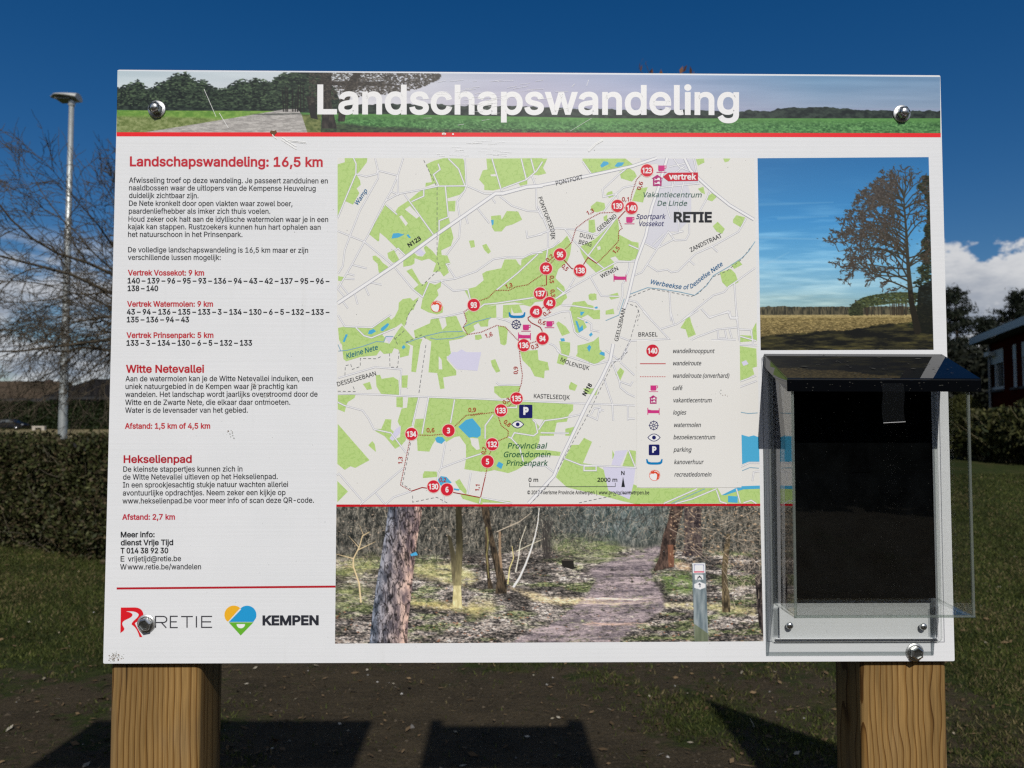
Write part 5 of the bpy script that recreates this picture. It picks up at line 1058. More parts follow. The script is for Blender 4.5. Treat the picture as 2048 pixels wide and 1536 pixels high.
for s, p in (('0,6', zB([(936, 345), (962, 272)])), ('0,1', zB([(768, 443), (832, 443)])), ('1,3', zB([(458, 570), (518, 540)])), ('1,5', zB([(705, 924), (752, 872)])), ('0,2', zB([(95, 1000), (150, 948)])), ('0,5', zB([(216, 1038), (262, 1080)])), ('0,5', zD([(1365, 486), (1365, 590)])), ('0,3', zD([(1372, 680), (1385, 778)])), ('1,3', zD([(768, 664), (858, 636)])), ('0,2', zD([(1292, 1044), (1382, 982)])), ('0,6', zD([(1196, 1128), (1296, 1164)])), ('0,3', zD([(1118, 1494), (1214, 1462)])), ('1,6', zD([(490, 1338), (586, 1306)])),
             ('0,9', zF([(472, 238), (472, 164)])), ('0,3', zF([(338, 540), (402, 502)])), ('0,9', zE([(1670, 392), (1764, 388)])), ('0,6', zE([(1156, 640), (1254, 640)])), ('0,8', zF([(330, 718), (385, 764)])), ('0,2', zF([(148, 1036), (164, 966)])), ('1,3', zE([(855, 1032), (860, 944)])), ('0,2', zE([(1310, 1246), (1396, 1252)])), ('1,1', zE([(1800, 1366), (1808, 1286)]))):
    A = Art(); letter(A, s, p, 7.8, DR, 15.5, bold=.07, font='hum', res=3); A.build('distance_number', panel)
A = Art()
letter(A, '0 m', zF([(580, 1305), (676, 1305)]), 7.6, BLK, 11, bold=.08, font='hum', res=3); letter(A, '2000 m', zF([(1262, 1305), (1460, 1305)]), 7.6, BLK, 11, bold=.08, font='hum', res=3); letter(A, 'N', zF([(1498, 1238), (1532, 1238)]), 7.6, BLK, 11, bold=.08, font='hum', res=3)
A.line(zF([(591, 1318), (591, 1355), (1440, 1353), (1440, 1316)]), 1.1, (70, 72, 76), 11); A.poly(zF([(1517, 1255), (1536, 1358), (1500, 1358)]), BLK, 11)
letter(A, '© 2017 Toerisme Provincie Antwerpen | www.provincieantwerpen.be', zF([(568, 1428), (1776, 1430)]), 7.0, (56, 58, 60), 11, bold=.05, font='hum', res=2)
A.build('scale_bar', panel)

# ---- map symbols
MAG, NAVY = (196, 50, 124), (24, 28, 92)
def cup(A, x, y, k=1.0, L=13):
    A.poly([(x-6.6*k, y-6*k), (x+6.2*k, y-6*k), (x+6.2*k, y+3.6*k), (x+4.6*k, y+5.4*k), (x-5*k, y+5.4*k), (x-6.6*k, y+3.6*k)], MAG, L); A.line([(x+6*k, y-5*k), (x+9*k, y-5*k), (x+9*k, y-1*k), (x+6*k, y)], 1.5*k, MAG, L+.3); A.line([(x-10*k, y+7.6*k), (x+10*k, y+7.6*k)], 1.4*k, MAG, L)
def bed(A, x, y, k=1.0, L=13):
    A.line([(x-12*k, y-7.5*k), (x-12*k, y+7.5*k)], 1.7*k, MAG, L); A.line([(x+12*k, y-6.5*k), (x+12*k, y+7.5*k)], 1.7*k, MAG, L); A.poly([(x-11.4*k, y-4*k), (x-4*k, y-2.4*k), (x+11.4*k, y-2.4*k), (x+11.4*k, y+4*k), (x-11.4*k, y+4*k)], MAG, L+.3)
def hostel(A, x, y, k=1.0, L=13):
    A.poly([(x, y-12*k), (x+12*k, y-4*k), (x+9*k, y-4*k), (x+9*k, y+11.5*k), (x-9*k, y+11.5*k), (x-9*k, y-4*k), (x-12*k, y-4*k)], (170, 40, 112), L)
    for q in (-2.5, 5.5): A.poly([(x-5.6*k, y+(q-2)*k), (x-4.4*k, y+(q-2)*k), (x-4.4*k, y+q*k), (x-1*k, y+q*k), (x+1*k, y+(q-3)*k), (x+5*k, y+(q-3)*k), (x+6*k, y+(q+3)*k), (x+4.8*k, y+(q+3)*k), (x+4.8*k, y+(q+1.6)*k), (x-4.4*k, y+(q+1.6)*k), (x-4.4*k, y+(q+3)*k), (x-5.6*k, y+(q+3)*k)], (240, 226, 234), L+1)
def mill(A, x, y, k=1.0, L=13):
    for r_, w in ((8.2*k, 1.5*k), (2*k, 1.2*k)): A.line([(x+r_*math.cos(2*math.pi*i/24), y+r_*math.sin(2*math.pi*i/24)) for i in range(24)], w, NAVY, L, closed=True)
    for i in range(8): a = math.pi*i/4; A.line([(x+2*k*math.cos(a), y+2*k*math.sin(a)), (x+10.2*k*math.cos(a), y+10.2*k*math.sin(a))], 1.2*k, NAVY, L+.4)
def eye(A, x, y, k=1.0, L=13):
    up = [(x+12*k*t, y-7*k*(1-t*t)) for t in np.linspace(-1, 1, 15)]; dn = [(x+12*k*t, y+7*k*(1-t*t)) for t in np.linspace(1, -1, 15)][1:-1]
    A.poly(up+dn, (238, 240, 244), L); A.line(up+dn, 1.5*k, NAVY, L+.4, closed=True); A.disc((x, y), 3.9*k, NAVY, L+.8)
def park(A, x, y, h, L=13):
    A.poly([(x-h+1.5, y-h), (x+h-1.5, y-h), (x+h, y-h+1.5), (x+h, y+h-1.5), (x+h-1.5, y+h), (x-h+1.5, y+h), (x-h, y+h-1.5), (x-h, y-h+1.5)], NAVY, L); letter(A, 'P', [(x-h*.36, y+h*.42), (x+h*.42, y+h*.42)], h*.98, (244, 244, 246), L+1, bold=.2, res=3)
def canoe(A, x, y, k=1.0, L=13): A.poly([(x-17*k, y-5.6*k), (x-14.5*k, y-6.4*k), (x-12*k, y-.8*k), (x-7*k, y+.6*k), (x+7*k, y+.6*k), (x+12*k, y-.8*k), (x+14.5*k, y-6.4*k), (x+17*k, y-5.6*k), (x+16*k, y+2*k), (x+12*k, y+5*k), (x+5*k, y+5.6*k), (x-5*k, y+5.6*k), (x-12*k, y+5*k), (x-16*k, y+2*k)], (14, 120, 178), L)
def ball(A, x, y, k=1.0, L=13):
    A.disc((x, y), 11.6*k, (214, 74, 44), L); A.disc((x, y), 10.6*k, (238, 232, 228), L+.5)
    A.poly([(x-10.2*k, y-1*k), (x-7*k, y-8*k), (x, y-10.6*k), (x+7*k, y-8*k), (x+10.4*k, y-1*k), (x+8*k, y+7*k), (x+3*k, y+10*k), (x+5*k, y+4*k), (x+5*k, y-2*k), (x+1*k, y-5*k), (x-3*k, y-3*k), (x-6*k, y-4*k)], (210, 70, 42), L+1)
    A.line([(x-1*k, y-8.5*k), (x+4*k, y-8.6*k), (x+8*k, y-4.5*k)], 1.3*k, (244, 230, 222), L+1.5)
for fn, *p in ((cup, 1323, 337), (cup, 1259, 440), (cup, 1052, 655, .95), (cup, 1099, 648, .95), (hostel, 1314.5, 361, .96), (bed, 1240, 555.5), (bed, 1049, 672.5), (mill, 1032.5, 649), (eye, 1035.4, 848.8), (park, 1051.5, 822.8, 13.4), (canoe, 1034, 630.5), (ball, 873, 613)):
    A = Art(); fn(A, *p); A.build('map_symbol', panel)
A = Art(); A.poly(zB([(1140, 222), (1188, 185), (1460, 182), (1461, 258), (1190, 262)]), (190, 28, 50), 13); letter(A, 'vertrek', zB([(1196, 244), (1442, 246)]), 11.4, (246, 240, 240), 14, bold=.10, font='hum', res=4, ref='d'); A.build('start_flag', panel)

# ---- legend
A = Art(); A.poly([(1273.5, 681), (1479.3, 681), (1482.5, 974.8), (1273.6, 975)], (218, 217, 213), 16); A.build('map_legend', panel)
LG = (78, 80, 82)
for s, x0, x1, y in (('wandelknooppunt', 407, 735, 335), ('wandelroute', 407, 632, 430), ('wandelroute (onverhard)', 408, 850, 527), ('café', 408, 485, 622), ('vakantiecentrum', 410, 713, 718), ('logies', 412, 515, 813), ('watermolen', 415, 629, 910), ('bezoekerscentrum', 415, 740, 1005), ('parking', 417, 555, 1102), ('kanoverhuur', 420, 650, 1198), ('recreatiedomein', 422, 711, 1295)):
    A = Art(); letter(A, s, zG([(x0, y), (x1, y)]), 8.4, LG, 18, bold=.06, shear=.2, font='hum', res=2); A.build('legend_text', panel)
A = Art(); A.line(zG([(155, 418), (355, 418)]), 1.8, (178, 40, 50), 17); A.dashes(zG([(155, 519), (356, 519)]), 1.7, (178, 40, 50), 17, 1.9, 1.5); A.build('route_sample', panel); A = Art()
x, y = zG([(253, 317)])[0]; A.disc((x, y), 12.6, (196, 30, 52), 17); letter(A, '140', [(x-9.6, y+5.2), (x+9.6, y+5.2)], 10.2, (246, 244, 242), 18, bold=.11, font='hum', res=4); A.build('route_marker', panel)
for fn, p, k in ((cup, (260, 608), .92), (hostel, (258, 697), .74), (bed, (260, 788), .95), (mill, (262, 898), 1.0), (eye, (264, 992), 1.02), (canoe, (267, 1182), .98), (ball, (269, 1286), .95)):
    q = zG([p])[0]; A = Art(); fn(A, q[0], q[1], k, 17); A.build('map_symbol', panel)
q = zG([(265, 1088)])[0]; A = Art(); park(A, q[0], q[1], 10.8, 17); A.build('map_symbol', panel)

# ---- scratches, painted sun glare, chips and the thin outline by the leaflet holder
A = Art(); rr = random.Random(4); SCR_GLARE = simple('scratch_and_glare', (.92, .92, .90), .2, spec=.7); CHIP = simple('chipped_core', (.16, .09, .05), .8); DIRT = simple('dried_dirt', (.42, .43, .41), .9)
def pale_streak(pts, w=1.0, n=1, sp=3, mat=SCR_GLARE):
    for i in range(n):
        ox, oy = rr.uniform(-sp, sp), rr.uniform(-sp, sp); A.line([(x+ox, y+oy) for x, y in pts], w*rr.uniform(.6, 1.2), mat, 19+.04*i)
pale_streak([(410, 181), (434, 236)], .9); pale_streak([(441, 229), (459, 259)], 1.1); pale_streak([(548, 262), (546, 270), (552, 277)], 1.4, 3, 2)
A.poly([(540, 264), (542, 261), (549, 262), (552, 260), (554, 265), (550, 269), (549, 274), (546, 269), (542, 268)], CHIP, 19.5)
pale_streak([(562, 278), (590, 296)], 1.2, 4, 4); pale_streak([(570, 282), (612, 287)], 1.2, 3, 3); A.disc((888, 268), 4.2, SCR_GLARE, 19.5, ry=2.4); A.disc((888, 268.5), 2.2, (206, 120, 90), 19.7, ry=1.2); A.disc((906, 268.5), 1.8, SCR_GLARE, 19.5)
for i in range(46):  # sun glare along fine scratches, painted as thin pale streaks
    x, y = rr.gauss(960, 60), max(163, rr.gauss(195, 24)); l = rr.uniform(8, 34); pale_streak([(x, y), (x+l, y-l*rr.uniform(.02, .22))], .45, 1, 0)
for i in range(26):
    x, y = rr.uniform(870, 1000), rr.uniform(282, 312); l = rr.uniform(6, 26); pale_streak([(x, y), (x+l, y+l*rr.uniform(-.12, .1))], .45, 1, 0)
pale_streak([(1177, 303), (1192, 288), (1206, 280)], 1.6, 3, 1.5); pale_streak([(1148, 166), (1142, 172)], .8); pale_streak([(1180, 162), (1176, 174)], 1.0); pale_streak([(1185, 236), (1142, 262)], .7)
for c_, n_, s_ in (((232, 1311), 34, 7), ((226, 1318), 20, 5), ((508, 770), 12, 5), ((535, 792), 12, 5), ((462, 867), 14, 6), ((1440, 790), 8, 10)):
    for i in range(n_):
        x, y = rr.gauss(c_[0], s_), rr.gauss(c_[1], s_*.6)
        if x > 210 and y < 1324: A.disc((x, y), rr.uniform(.4, 1.5), DIRT if rr.random() < .7 else CHIP, 19+rr.random()*.5, n=7)
for i in range(260):
    x, y = rr.uniform(225, 1880), rr.uniform(280, 1310)
    if 1500 < x: continue
    A.disc((x, y), rr.uniform(.3, .8), DIRT, 19+rr.random()*.5, n=6)
OUT = (150, 152, 158)
A.line([(1528, 735), (1524.5, 715), (1526.5, 714)], 1.1, OUT, 19); A.line([(1523.5, 716), (1534.5, 1282), (1543, 1282.5)], 1.2, OUT, 19); A.line([(1878, 785), (1888.5, 1283.5), (1877, 1283.5)], 1.2, OUT, 19)
A.build('wear_and_glare_marks', panel)['kind'] = 'stuff'
# ---------------------------------------------------------------- clear leaflet holder with a black lid
def acrylic(name, tint=(.97, .975, .97), rough=.0, milk=0.0, milk_col=(.5, .52, .52)):
    m, N, L, P = new_mat(name); N.remove(P)
    t = N.new('ShaderNodeBsdfTransparent'); t.inputs[0].default_value = (*tint, 1)
    g = N.new('ShaderNodeBsdfGlossy'); g.inputs['Roughness'].default_value = rough; g.inputs[0].default_value = (1, 1, 1, 1)
    f = N.new('ShaderNodeFresnel'); f.inputs[0].default_value = 1.49
    # both sides of the sheet answer alike
    geo = N.new('ShaderNodeNewGeometry'); ior = N.new('ShaderNodeMapRange'); L.new(geo.outputs['Backfacing'], ior.inputs[0]); ior.inputs[3].default_value = 1.49; ior.inputs[4].default_value = 1/1.49
    L.new(ior.outputs[0], f.inputs[0])
    mx = N.new('ShaderNodeMixShader'); L.new(f.outputs[0], mx.inputs[0]); L.new(t.outputs[0], mx.inputs[1]); L.new(g.outputs[0], mx.inputs[2]); last = mx.outputs[0]
    if milk:
        d = N.new('ShaderNodeBsdfDiffuse'); d.inputs[0].default_value = (*milk_col, 1); m2 = N.new('ShaderNodeMixShader'); m2.inputs[0].default_value = milk; L.new(last, m2.inputs[1]); L.new(d.outputs[0], m2.inputs[2]); last = m2.outputs[0]
    L.new(last, N['Material Output'].inputs[0])
    return m
CLEAR = acrylic('clear_acrylic')
RIM = acrylic('acrylic_edge', (.80, .83, .81), .08, .22, (.30, .33, .31))
RIM2 = acrylic('acrylic_edge_light', (.86, .88, .87), .08, .30, (.55, .57, .56))
GLOSSBLACK = simple('black_gloss_lid', (.0025, .003, .004), .02, spec=.42)
MATBLACK = simple('black_backing', (.0025, .0028, .003), .12, spec=.12, vary=.6, scale=30)
HP = .085                                     # how far the front stands off the board
bl, br = plane_pt(1545, 1209, .004), plane_pt(1881, 1209, .004)
x0, x1 = bl[0], br[0]
fl, fr = plane_pt(1590, 1238, HP), plane_pt(1950, 1238, HP)
X0, X1 = fl[0], fr[0]
xL, xR = (x0+X0)/2, (x1+X1)/2                 # the box is square to the board
zb = plane_pt(1700, 1236, HP)[2]
lid_b = plane_pt(1700, 708, .002)[2]; lid_f = plane_pt(1700, 755, HP+.005)[2]; lip = plane_pt(1700, 783, HP+.005)[2]
zbot = plane_pt(1700, 1284, .002)[2]
holder = empty('leaflet_holder', ((xL+xR)/2, -.03, zbot), 'empty clear leaflet box with a sloping black lid, screwed to the white board', 'leaflet holder')
T_ = .004
def wall(name, a, b, c, d, th, mats=(CLEAR, RIM, RIM2)):
    """slab: quad a b c d pushed by th; broad faces clear, edges milky"""
    vs = [np.array(p, float) for p in (a, b, c, d)]; th = np.array(th, float); v2 = [v+th for v in vs]
    m = MB(); m.add(vs, [(0, 1, 2, 3)], 0); m.add(v2, [(3, 2, 1, 0)], 0)
    m.add(vs+v2, [(0, 4, 5, 1)], 1); m.add(vs+v2, [(1, 5, 6, 2)], 1); m.add(vs+v2, [(2, 6, 7, 3)], 1); m.add(vs+v2, [(3, 7, 4, 0)], 1)
    return weld(m.build(name, list(mats), holder))
ztop = lip+.018
wall('side_wall', (xL, -.004, zb), (xL, -HP, zb), (xL, -HP, ztop), (xL, -.004, ztop+.02), (T_*.8, 0, 0))
wall('side_wall', (xR-T_*.8, -.004, zb), (xR-T_*.8, -HP, zb), (xR-T_*.8, -HP, ztop), (xR-T_*.8, -.004, ztop+.02), (T_*.8, 0, 0))
wall('front_wall', (xL+T_*.8, -HP, zb+.0005), (xR-T_*.8, -HP, zb+.0005), (xR-T_*.8, -HP, ztop), (xL+T_*.8, -HP, ztop), (0, T_*.8, 0))
wall('bottom_wall', (xL+T_*.9, -HP+T_*.9, zb), (xR-T_*.9, -HP+T_*.9, zb), (xR-T_*.9, -.006, zb+.004), (xL+T_*.9, -.006, zb+.004), (0, 0, T_*.7))
# rounded bright corner beads where the sheets are bent
for x in (xL+.0016, xR-.0016):
    b = MB(); b.tube([(x, -HP+.0014, zb+.001), (x, -HP+.0014, ztop)], .0021, 8); b.build('corner_bead', acrylic('bead', (.86, .89, .87), .04, .10, (.5, .53, .51)), holder)
b = MB(); b.tube([(xL, -HP+.0014, zb+.0014), (xR, -HP+.0014, zb+.0014)], .0020, 8); b.build('corner_bead', acrylic('bead', (.86, .89, .87), .04, .10, (.4, .43, .41)), holder)
# back plate, formed like a shallow tray, rounded lower corners
def back_plate():
    m = MB(); a, c = x0-.0015, x1+.002; r = .006
    loop = [(a, lid_b-.02)]+[(a+r-r*math.cos(t), zbot+r-r*math.sin(t)) for t in np.linspace(0, math.pi/2, 6)]+[(c-r+r*math.sin(t), zbot+r-r*math.cos(t)) for t in np.linspace(0, math.pi/2, 6)]+[(c, lid_b-.02)]
    n = len(loop)
    m.add([(x, -.0032, z) for x, z in loop], [tuple(range(n))], 0)
    m.add([(x, -.0008, z) for x, z in loop]+[(x, -.0032, z) for x, z in loop], [(i, i+1, n+i+1, n+i) for i in range(n-1)], 1)
    return m.build('back_plate', [CLEAR, RIM2], holder)
back_plate()
HAZY = acrylic('hazy_acrylic', (.80, .81, .815), .12)
for xa, xb in ((x0+.001, x0+.0100), (x1-.0155, x1-.004)):
    m = MB(); m.box(xa, xb, -.0048, -.0036, zbot+.010, zb-.006); bevel(m.build('stiffening_rib', HAZY, holder), .0006)
    m = MB(); m.tube([(xb, -.0040, zbot+.006), (xb, -.0040, zb-.004)], .0010, 8); m.build('stiffening_rib', simple('polished_edge', (.75, .76, .77), .1, spec=.9), holder)
m = MB(); m.tube([(x0+.004, -.0036, zbot+.0052), (x1-.003, -.0036, zbot+.0052)], .0010, 8); m.build('stiffening_rib', simple('polished_edge', (.72, .73, .74), .1, spec=.9), holder)
m = MB(); m.box(x0+.003, x1-.004, -.0036, -.0030, zbot+.0010, zbot+.0022); m.build('lower_edge', simple('dark_edge', (.03, .03, .035), .2, spec=.8), holder)
# black sheet standing inside
bk = MB(); q0, q1 = plane_pt(1552, 1202, .009), plane_pt(1871, 1202, .009); bk.box(q0[0], q1[0], -.0105, -.008, zb+.0078, lid_b-.016)
bevel(bk.build('black_backing_sheet', MATBLACK, holder), .0004)
# lid: sloping top folded down at the front and both ends
def lid():
    a0, a1 = plane_pt(1527, 708, .003), plane_pt(1887, 708, .003); f0, f1 = plane_pt(1577, 755, HP+.005), plane_pt(1960, 755, HP+.005)
    xa, xb = (a0[0]+f0[0])/2, (a1[0]+f1[0])/2
    yb, yf = -.0015, -(HP+.005); hb = lid_b; hf = lid_f; t = .0030; drop = hf-lip
    m = MB(); k = 6; prof = [(yb, hb)]+[(yf+.004*math.cos(a)*.0+(.004-.004*math.sin(a)), hf-.004+.004*math.cos(a)) for a in np.linspace(R(30), R(90), k)]+[(yf, lip)]
    inn = [(yb, hb-t)]+[(y+t*.9, z-t*.55) for y, z in prof[1:-1]]+[(yf+t, lip)]
    n = len(prof)
    for xx in (xa, xb): pass
    vs = [(xa, y, z) for y, z in prof]+[(xb, y, z) for y, z in prof]+[(xa, y, z) for y, z in inn]+[(xb, y, z) for y, z in inn]
    fs = [(i, n+i, n+i+1, i+1) for i in range(n-1)]+[(2*n+i, 2*n+i+1, 3*n+i+1, 3*n+i) for i in range(n-1)]
    fs += [(0, 2*n, 3*n, n), (n-1, 2*n-1, 4*n-1, 3*n-1)]+[(i, i+1, 2*n+i+1, 2*n+i) for i in range(n-1)]+[(n+i, 3*n+i, 3*n+i+1, n+i+1) for i in range(n-1)]
    m.add(vs, fs)
    # end flaps
    for xx, sg in ((xa, 1), (xb, -1)):
        fl_ = [(yb-.001, hb-.001), (yb-.001, hb-drop)]+[(yf+.001, lip)]+[(yf+.001, hf-.003)]
        q = len(fl_); v = [(xx-sg*.0004, y, z) for y, z in fl_]+[(xx+sg*t*.8, y, z) for y, z in fl_]
        m.add(v, [tuple(range(q)), tuple(range(q, 2*q))[::-1]]+[(i, (i+1) % q, q+(i+1) % q, q+i) for i in range(q)])
    o = m.build('lid', GLOSSBLACK, holder); weld(o); return o, (xa, xb, yf)
LID, (lxa, lxb, lyf) = lid()
# bird lime and dust flecks on the lid
m = MB(); rr = random.Random(8); sl_ = (lid_f-lid_b)/(lyf+.0015)
for i in range(64):
    u, v = rr.random(), rr.random(); x = lxa+.004+(lxb-lxa-.008)*u; y = -.004+(lyf+.010)*v*.95; z = lid_b+sl_*(y+.0015)+.0003; s = rr.uniform(.0002, .0008)*(2.4 if rr.random() < .1 else 1)
    a = rr.uniform(-.6, .6); w = s*rr.uniform(1.5, 5)
    m.add([(x-w*math.cos(a), y-w*math.sin(a)*.4, z+(-w*math.sin(a)*.4)*sl_), (x+s*.4, y-s, z-s*sl_), (x+w*math.cos(a), y+w*math.sin(a)*.4, z+(w*math.sin(a)*.4)*sl_), (x-s*.4, y+s, z+s*sl_)], [(0, 1, 2, 3)])
for i in range(34):
    x = rr.uniform(lxa+.004, lxb-.004); z = rr.uniform(lip+.001, lid_f-.006); s = rr.uniform(.0002, .0007); w = s*rr.uniform(1, 3)
    m.add([(x-w, lyf-.0004, z), (x, lyf-.0004, z-s), (x+w, lyf-.0004, z), (x, lyf-.0004, z+s)], [(0, 1, 2, 3)])
for i in range(90):
    x = rr.uniform(q0[0]+.006, q1[0]-.004); z = rr.uniform(zb+.012, lip-.004); s = rr.uniform(.00015, .0005)
    m.add([(x-s, -HP-.0004, z), (x, -HP-.0004, z-s), (x+s, -HP-.0004, z), (x, -HP-.0004, z+s)], [(0, 1, 2, 3)])
m.build('dust_flecks', simple('pale_dust', (.05, .05, .045), .9), holder)['kind'] = 'stuff'
# strip of clear tape that hangs from the lid
def tape():
    m = MB(); rows = 9; p0, p1 = plane_pt(1762, 768, HP+.006), plane_pt(1806, 768, HP+.006); zt = p0[2]+.001; zz = plane_pt(1780, 846, HP+.006)[2]
    vs = []
    for k in range(rows):
        t = k/(rows-1); wv = .0012*math.sin(t*5)
        for j in range(5):
            u = j/4; vs.append((p0[0]+(p1[0]-p0[0])*u+.0010*math.sin(t*7)+(.001*t), -(HP+.0062)-.0012*t*t-wv*.6-.0006*math.sin(u*6+t*3), zt+(zz-zt)*t+.0016*t*u))
    n = 5
    m.add(vs, [(k*n+j, k*n+j+1, (k+1)*n+j+1, (k+1)*n+j) for k in range(rows-1) for j in range(n-1)], 0, True)
    m.tube([vs[(rows-1)*n+j] for j in range(n)], .0004, 5, 1)
    m.build('tape_strip', [acrylic('tape', (.88, .89, .90), .03, .010, (.5, .55, .6)), simple('tape_edge', (.5, .5, .5), .4)], holder)
tape()
# screws
def screw(px, py):
    p = plane_pt(px, py, .0045); b = MB(); r = .0050
    b.lathe(p, (0, -1, 0), [(r*1.02, 0), (r, .001)]+[(r*math.cos(a), .001+.0032*math.sin(a)) for a in np.linspace(.25, 1.45, 6)]+[(0, .0042)], 24)
    o = weld(b.build('screw', [STEEL, DARKSTEEL], holder))
    k = MB()
    for a in (.4, .4+math.pi/2):
        c, s = math.cos(a), math.sin(a); k.obox(p+np.array((0, -.0038, 0)), (c*.0022, 0, s*.0022), (0, .0006, 0), (-s*.0005, 0, c*.0005))
    k.build('cross_slot', simple('slot_shadow', (.05, .05, .05), .5), o)
screw(1579, 1251); screw(1846, 1253)
# ---------------------------------------------------------------- ground
def ground_z(x, y):
    sm = lambda t: t*t*(3-2*t)
    x, y = np.asarray(x, float), np.asarray(y, float)
    return .62*sm(np.clip((y-8)/11, 0, 1))*sm(np.clip((x-2.6)/5, 0, 1))
def turf(x, y):
    """how grassy the spot is, 0 bare earth .. 1 turf"""
    x, y = np.asarray(x, float), np.asarray(y, float)
    n = (np.sin(x*2.1+1.3*np.sin(y*1.7+.6))+np.sin(y*2.9+1.1*np.sin(x*2.3+2.0))+.8*np.sin(x*4.7+y*3.1)+.6*np.sin(x*7.3-y*6.1+1.0)+.5*np.sin(x*13.1+y*11.7))/3.9
    b = np.interp(y, [1.4, 2.2, 2.9, 3.6, 4.6, 5.6, 7], [-.55, -.45, -.32, -.12, .22, .55, .9])
    b = b+np.clip((x-1.0)*.36, -.15, .75)*np.clip((y-1.2)/2, 0, 1)+np.clip((-x-1.6)*.1, 0, .3)
    return np.clip(.5+b+n*.75, 0, 1)
def ground():
    xs = np.concatenate([[-900, -400, -180, -90, -50, -30, -20, -14], np.arange(-10, 14.01, .5), [17, 22, 30, 45, 80, 160, 400, 900]])
    ys = np.concatenate([[-60, -20, -8, -3], np.arange(-1, 24.01, .5), [28, 34, 42, 55, 75, 100, 140, 220, 500, 1500]])
    Xg, Yg = np.meshgrid(xs, ys); Zg = ground_z(Xg, Yg)
    v = np.stack([Xg, Yg, Zg], -1).reshape(-1, 3); w = len(xs)
    f = [(j*w+i, j*w+i+1, (j+1)*w+i+1, (j+1)*w+i) for j in range(len(ys)-1) for i in range(w-1)]
    b = MB(); b.add(v, f, 0, True)
    m, N, L, P = new_mat('worn_turf')
    tc = N.new('ShaderNodeTexCoord')
    def nz(sc, det=6, ro=.65, off=0):
        mp = N.new('ShaderNodeMapping'); mp.inputs['Location'].default_value = (off, off*.7, 0); L.new(tc.outputs['Object'], mp.inputs[0])
        n = N.new('ShaderNodeTexNoise'); n.inputs['Scale'].default_value = sc; n.inputs['Detail'].default_value = det; n.inputs['Roughness'].default_value = ro; L.new(mp.outputs[0], n.inputs['Vector']); return n.outputs[0]
    def mp_(v, a, b_, c=0, d=1):
        n = N.new('ShaderNodeMapRange'); L.new(v, n.inputs[0])
        for i, q in enumerate((a, b_, c, d)): n.inputs[i+1].default_value = q
        return n.outputs[0]
    def mix(f_, a, b_):
        n = N.new('ShaderNodeMix'); n.data_type = 'RGBA'; L.new(f_, n.inputs[0])
        for i, q in ((6, a), (7, b_)):
            if isinstance(q, tuple): n.inputs[i].default_value = (*q, 1)
            else: L.new(q, n.inputs[i])
        return n.outputs[2]
    soil = mix(mp_(nz(3, 8), .3, .7), (.026, .020, .011), (.066, .050, .028)); soil = mix(mp_(nz(60, 6, .8), .45, .75), soil, (.100, .080, .054)); soil = mix(mp_(nz(150, 3, .7, 4), .60, .72), soil, (.012, .010, .008))
    grass = mix(mp_(nz(9, 6), .3, .7), (.022, .034, .008), (.055, .066, .018)); grass = mix(mp_(nz(1.2, 5, .6, 2), .50, .75), grass, (.085, .072, .030)); grass = mix(mp_(nz(70, 5, .8, 3), .42, .7), grass, (.012, .018, .005))
    at = N.new('ShaderNodeAttribute'); at.attribute_name = 'turf'
    fac = N.new('ShaderNodeMath'); fac.operation = 'ADD'; L.new(at.outputs['Fac'], fac.inputs[0]); off = mp_(nz(6, 7, .7, 9), .3, .7, -.45, .45); L.new(off, fac.inputs[1])
    col = mix(mp_(fac.outputs[0], .35, .65), soil, grass)
    sx = N.new('ShaderNodeSeparateXYZ'); L.new(tc.outputs['Object'], sx.inputs[0])
    col = mix(mp_(sx.outputs[1], 45, 60), col, (.20, .165, .085))
    L.new(col, P.inputs['Base Color']); P.inputs['Roughness'].default_value = .95; P.inputs['Specular IOR Level'].default_value = .1
    bp = N.new('ShaderNodeBump'); bp.inputs['Strength'].default_value = .9; bp.inputs['Distance'].default_value = .03
    ad = N.new('ShaderNodeMath'); ad.operation = 'ADD'; L.new(nz(28, 8, .75), ad.inputs[0]); L.new(nz(7, 4, .6, 5), ad.inputs[1]); L.new(ad.outputs[0], bp.inputs['Height']); L.new(bp.outputs[0], P.inputs['Normal'])
    me = b.mesh('ground'); t = turf(v[:, 0], v[:, 1]); a = me.attributes.new('turf', 'FLOAT', 'POINT'); a.data.foreach_set('value', t.astype(np.float32))
    o = link('ground', me, m); o['kind'] = 'structure'
ground()

def cards(name, P, U, V, tint, mat, parent=None, shape='leaf'):
    """many small leaf or blade faces: centre P, half-length U, half-width V; tint per face"""
    n = len(P)
    if shape == 'blade': vs = np.stack([P-V, P+V, P+U], 1); k = 3
    elif shape == 'leaf': vs = np.stack([P-U, P+V-U*.1, P+U, P-V-U*.1], 1); k = 4
    else: vs = np.stack([P-U-V, P+U-V, P+U+V, P-U+V], 1); k = 4
    me = bpy.data.meshes.new(name); me.vertices.add(n*k); me.vertices.foreach_set('co', vs.reshape(-1).astype(np.float32))
    me.loops.add(n*k); me.loops.foreach_set('vertex_index', np.arange(n*k, dtype=np.int32)); me.polygons.add(n); me.polygons.foreach_set('loop_start', np.arange(0, n*k, k, dtype=np.int32))
    me.update()
    c = np.ones((n, k, 4), np.float32); c[:, :, :3] = tint[:, None, :]
    at = me.color_attributes.new('tint', 'FLOAT_COLOR', 'POINT'); at.data.foreach_set('color', c.ravel())
    return link(name, me, mat, parent)
def rdirs(r, n, up=0.0):
    d = r.normal(size=(n, 3)); d[:, 2] += up; return d/np.linalg.norm(d, axis=1)[:, None]
def lerp_col(r, n, a, b, j=.15):
    t = r.random((n, 1)); c = np.array(a)*(1-t)+np.array(b)*t; return np.clip(c*(1+r.normal(0, j, (n, 1))), 0.002, 1)
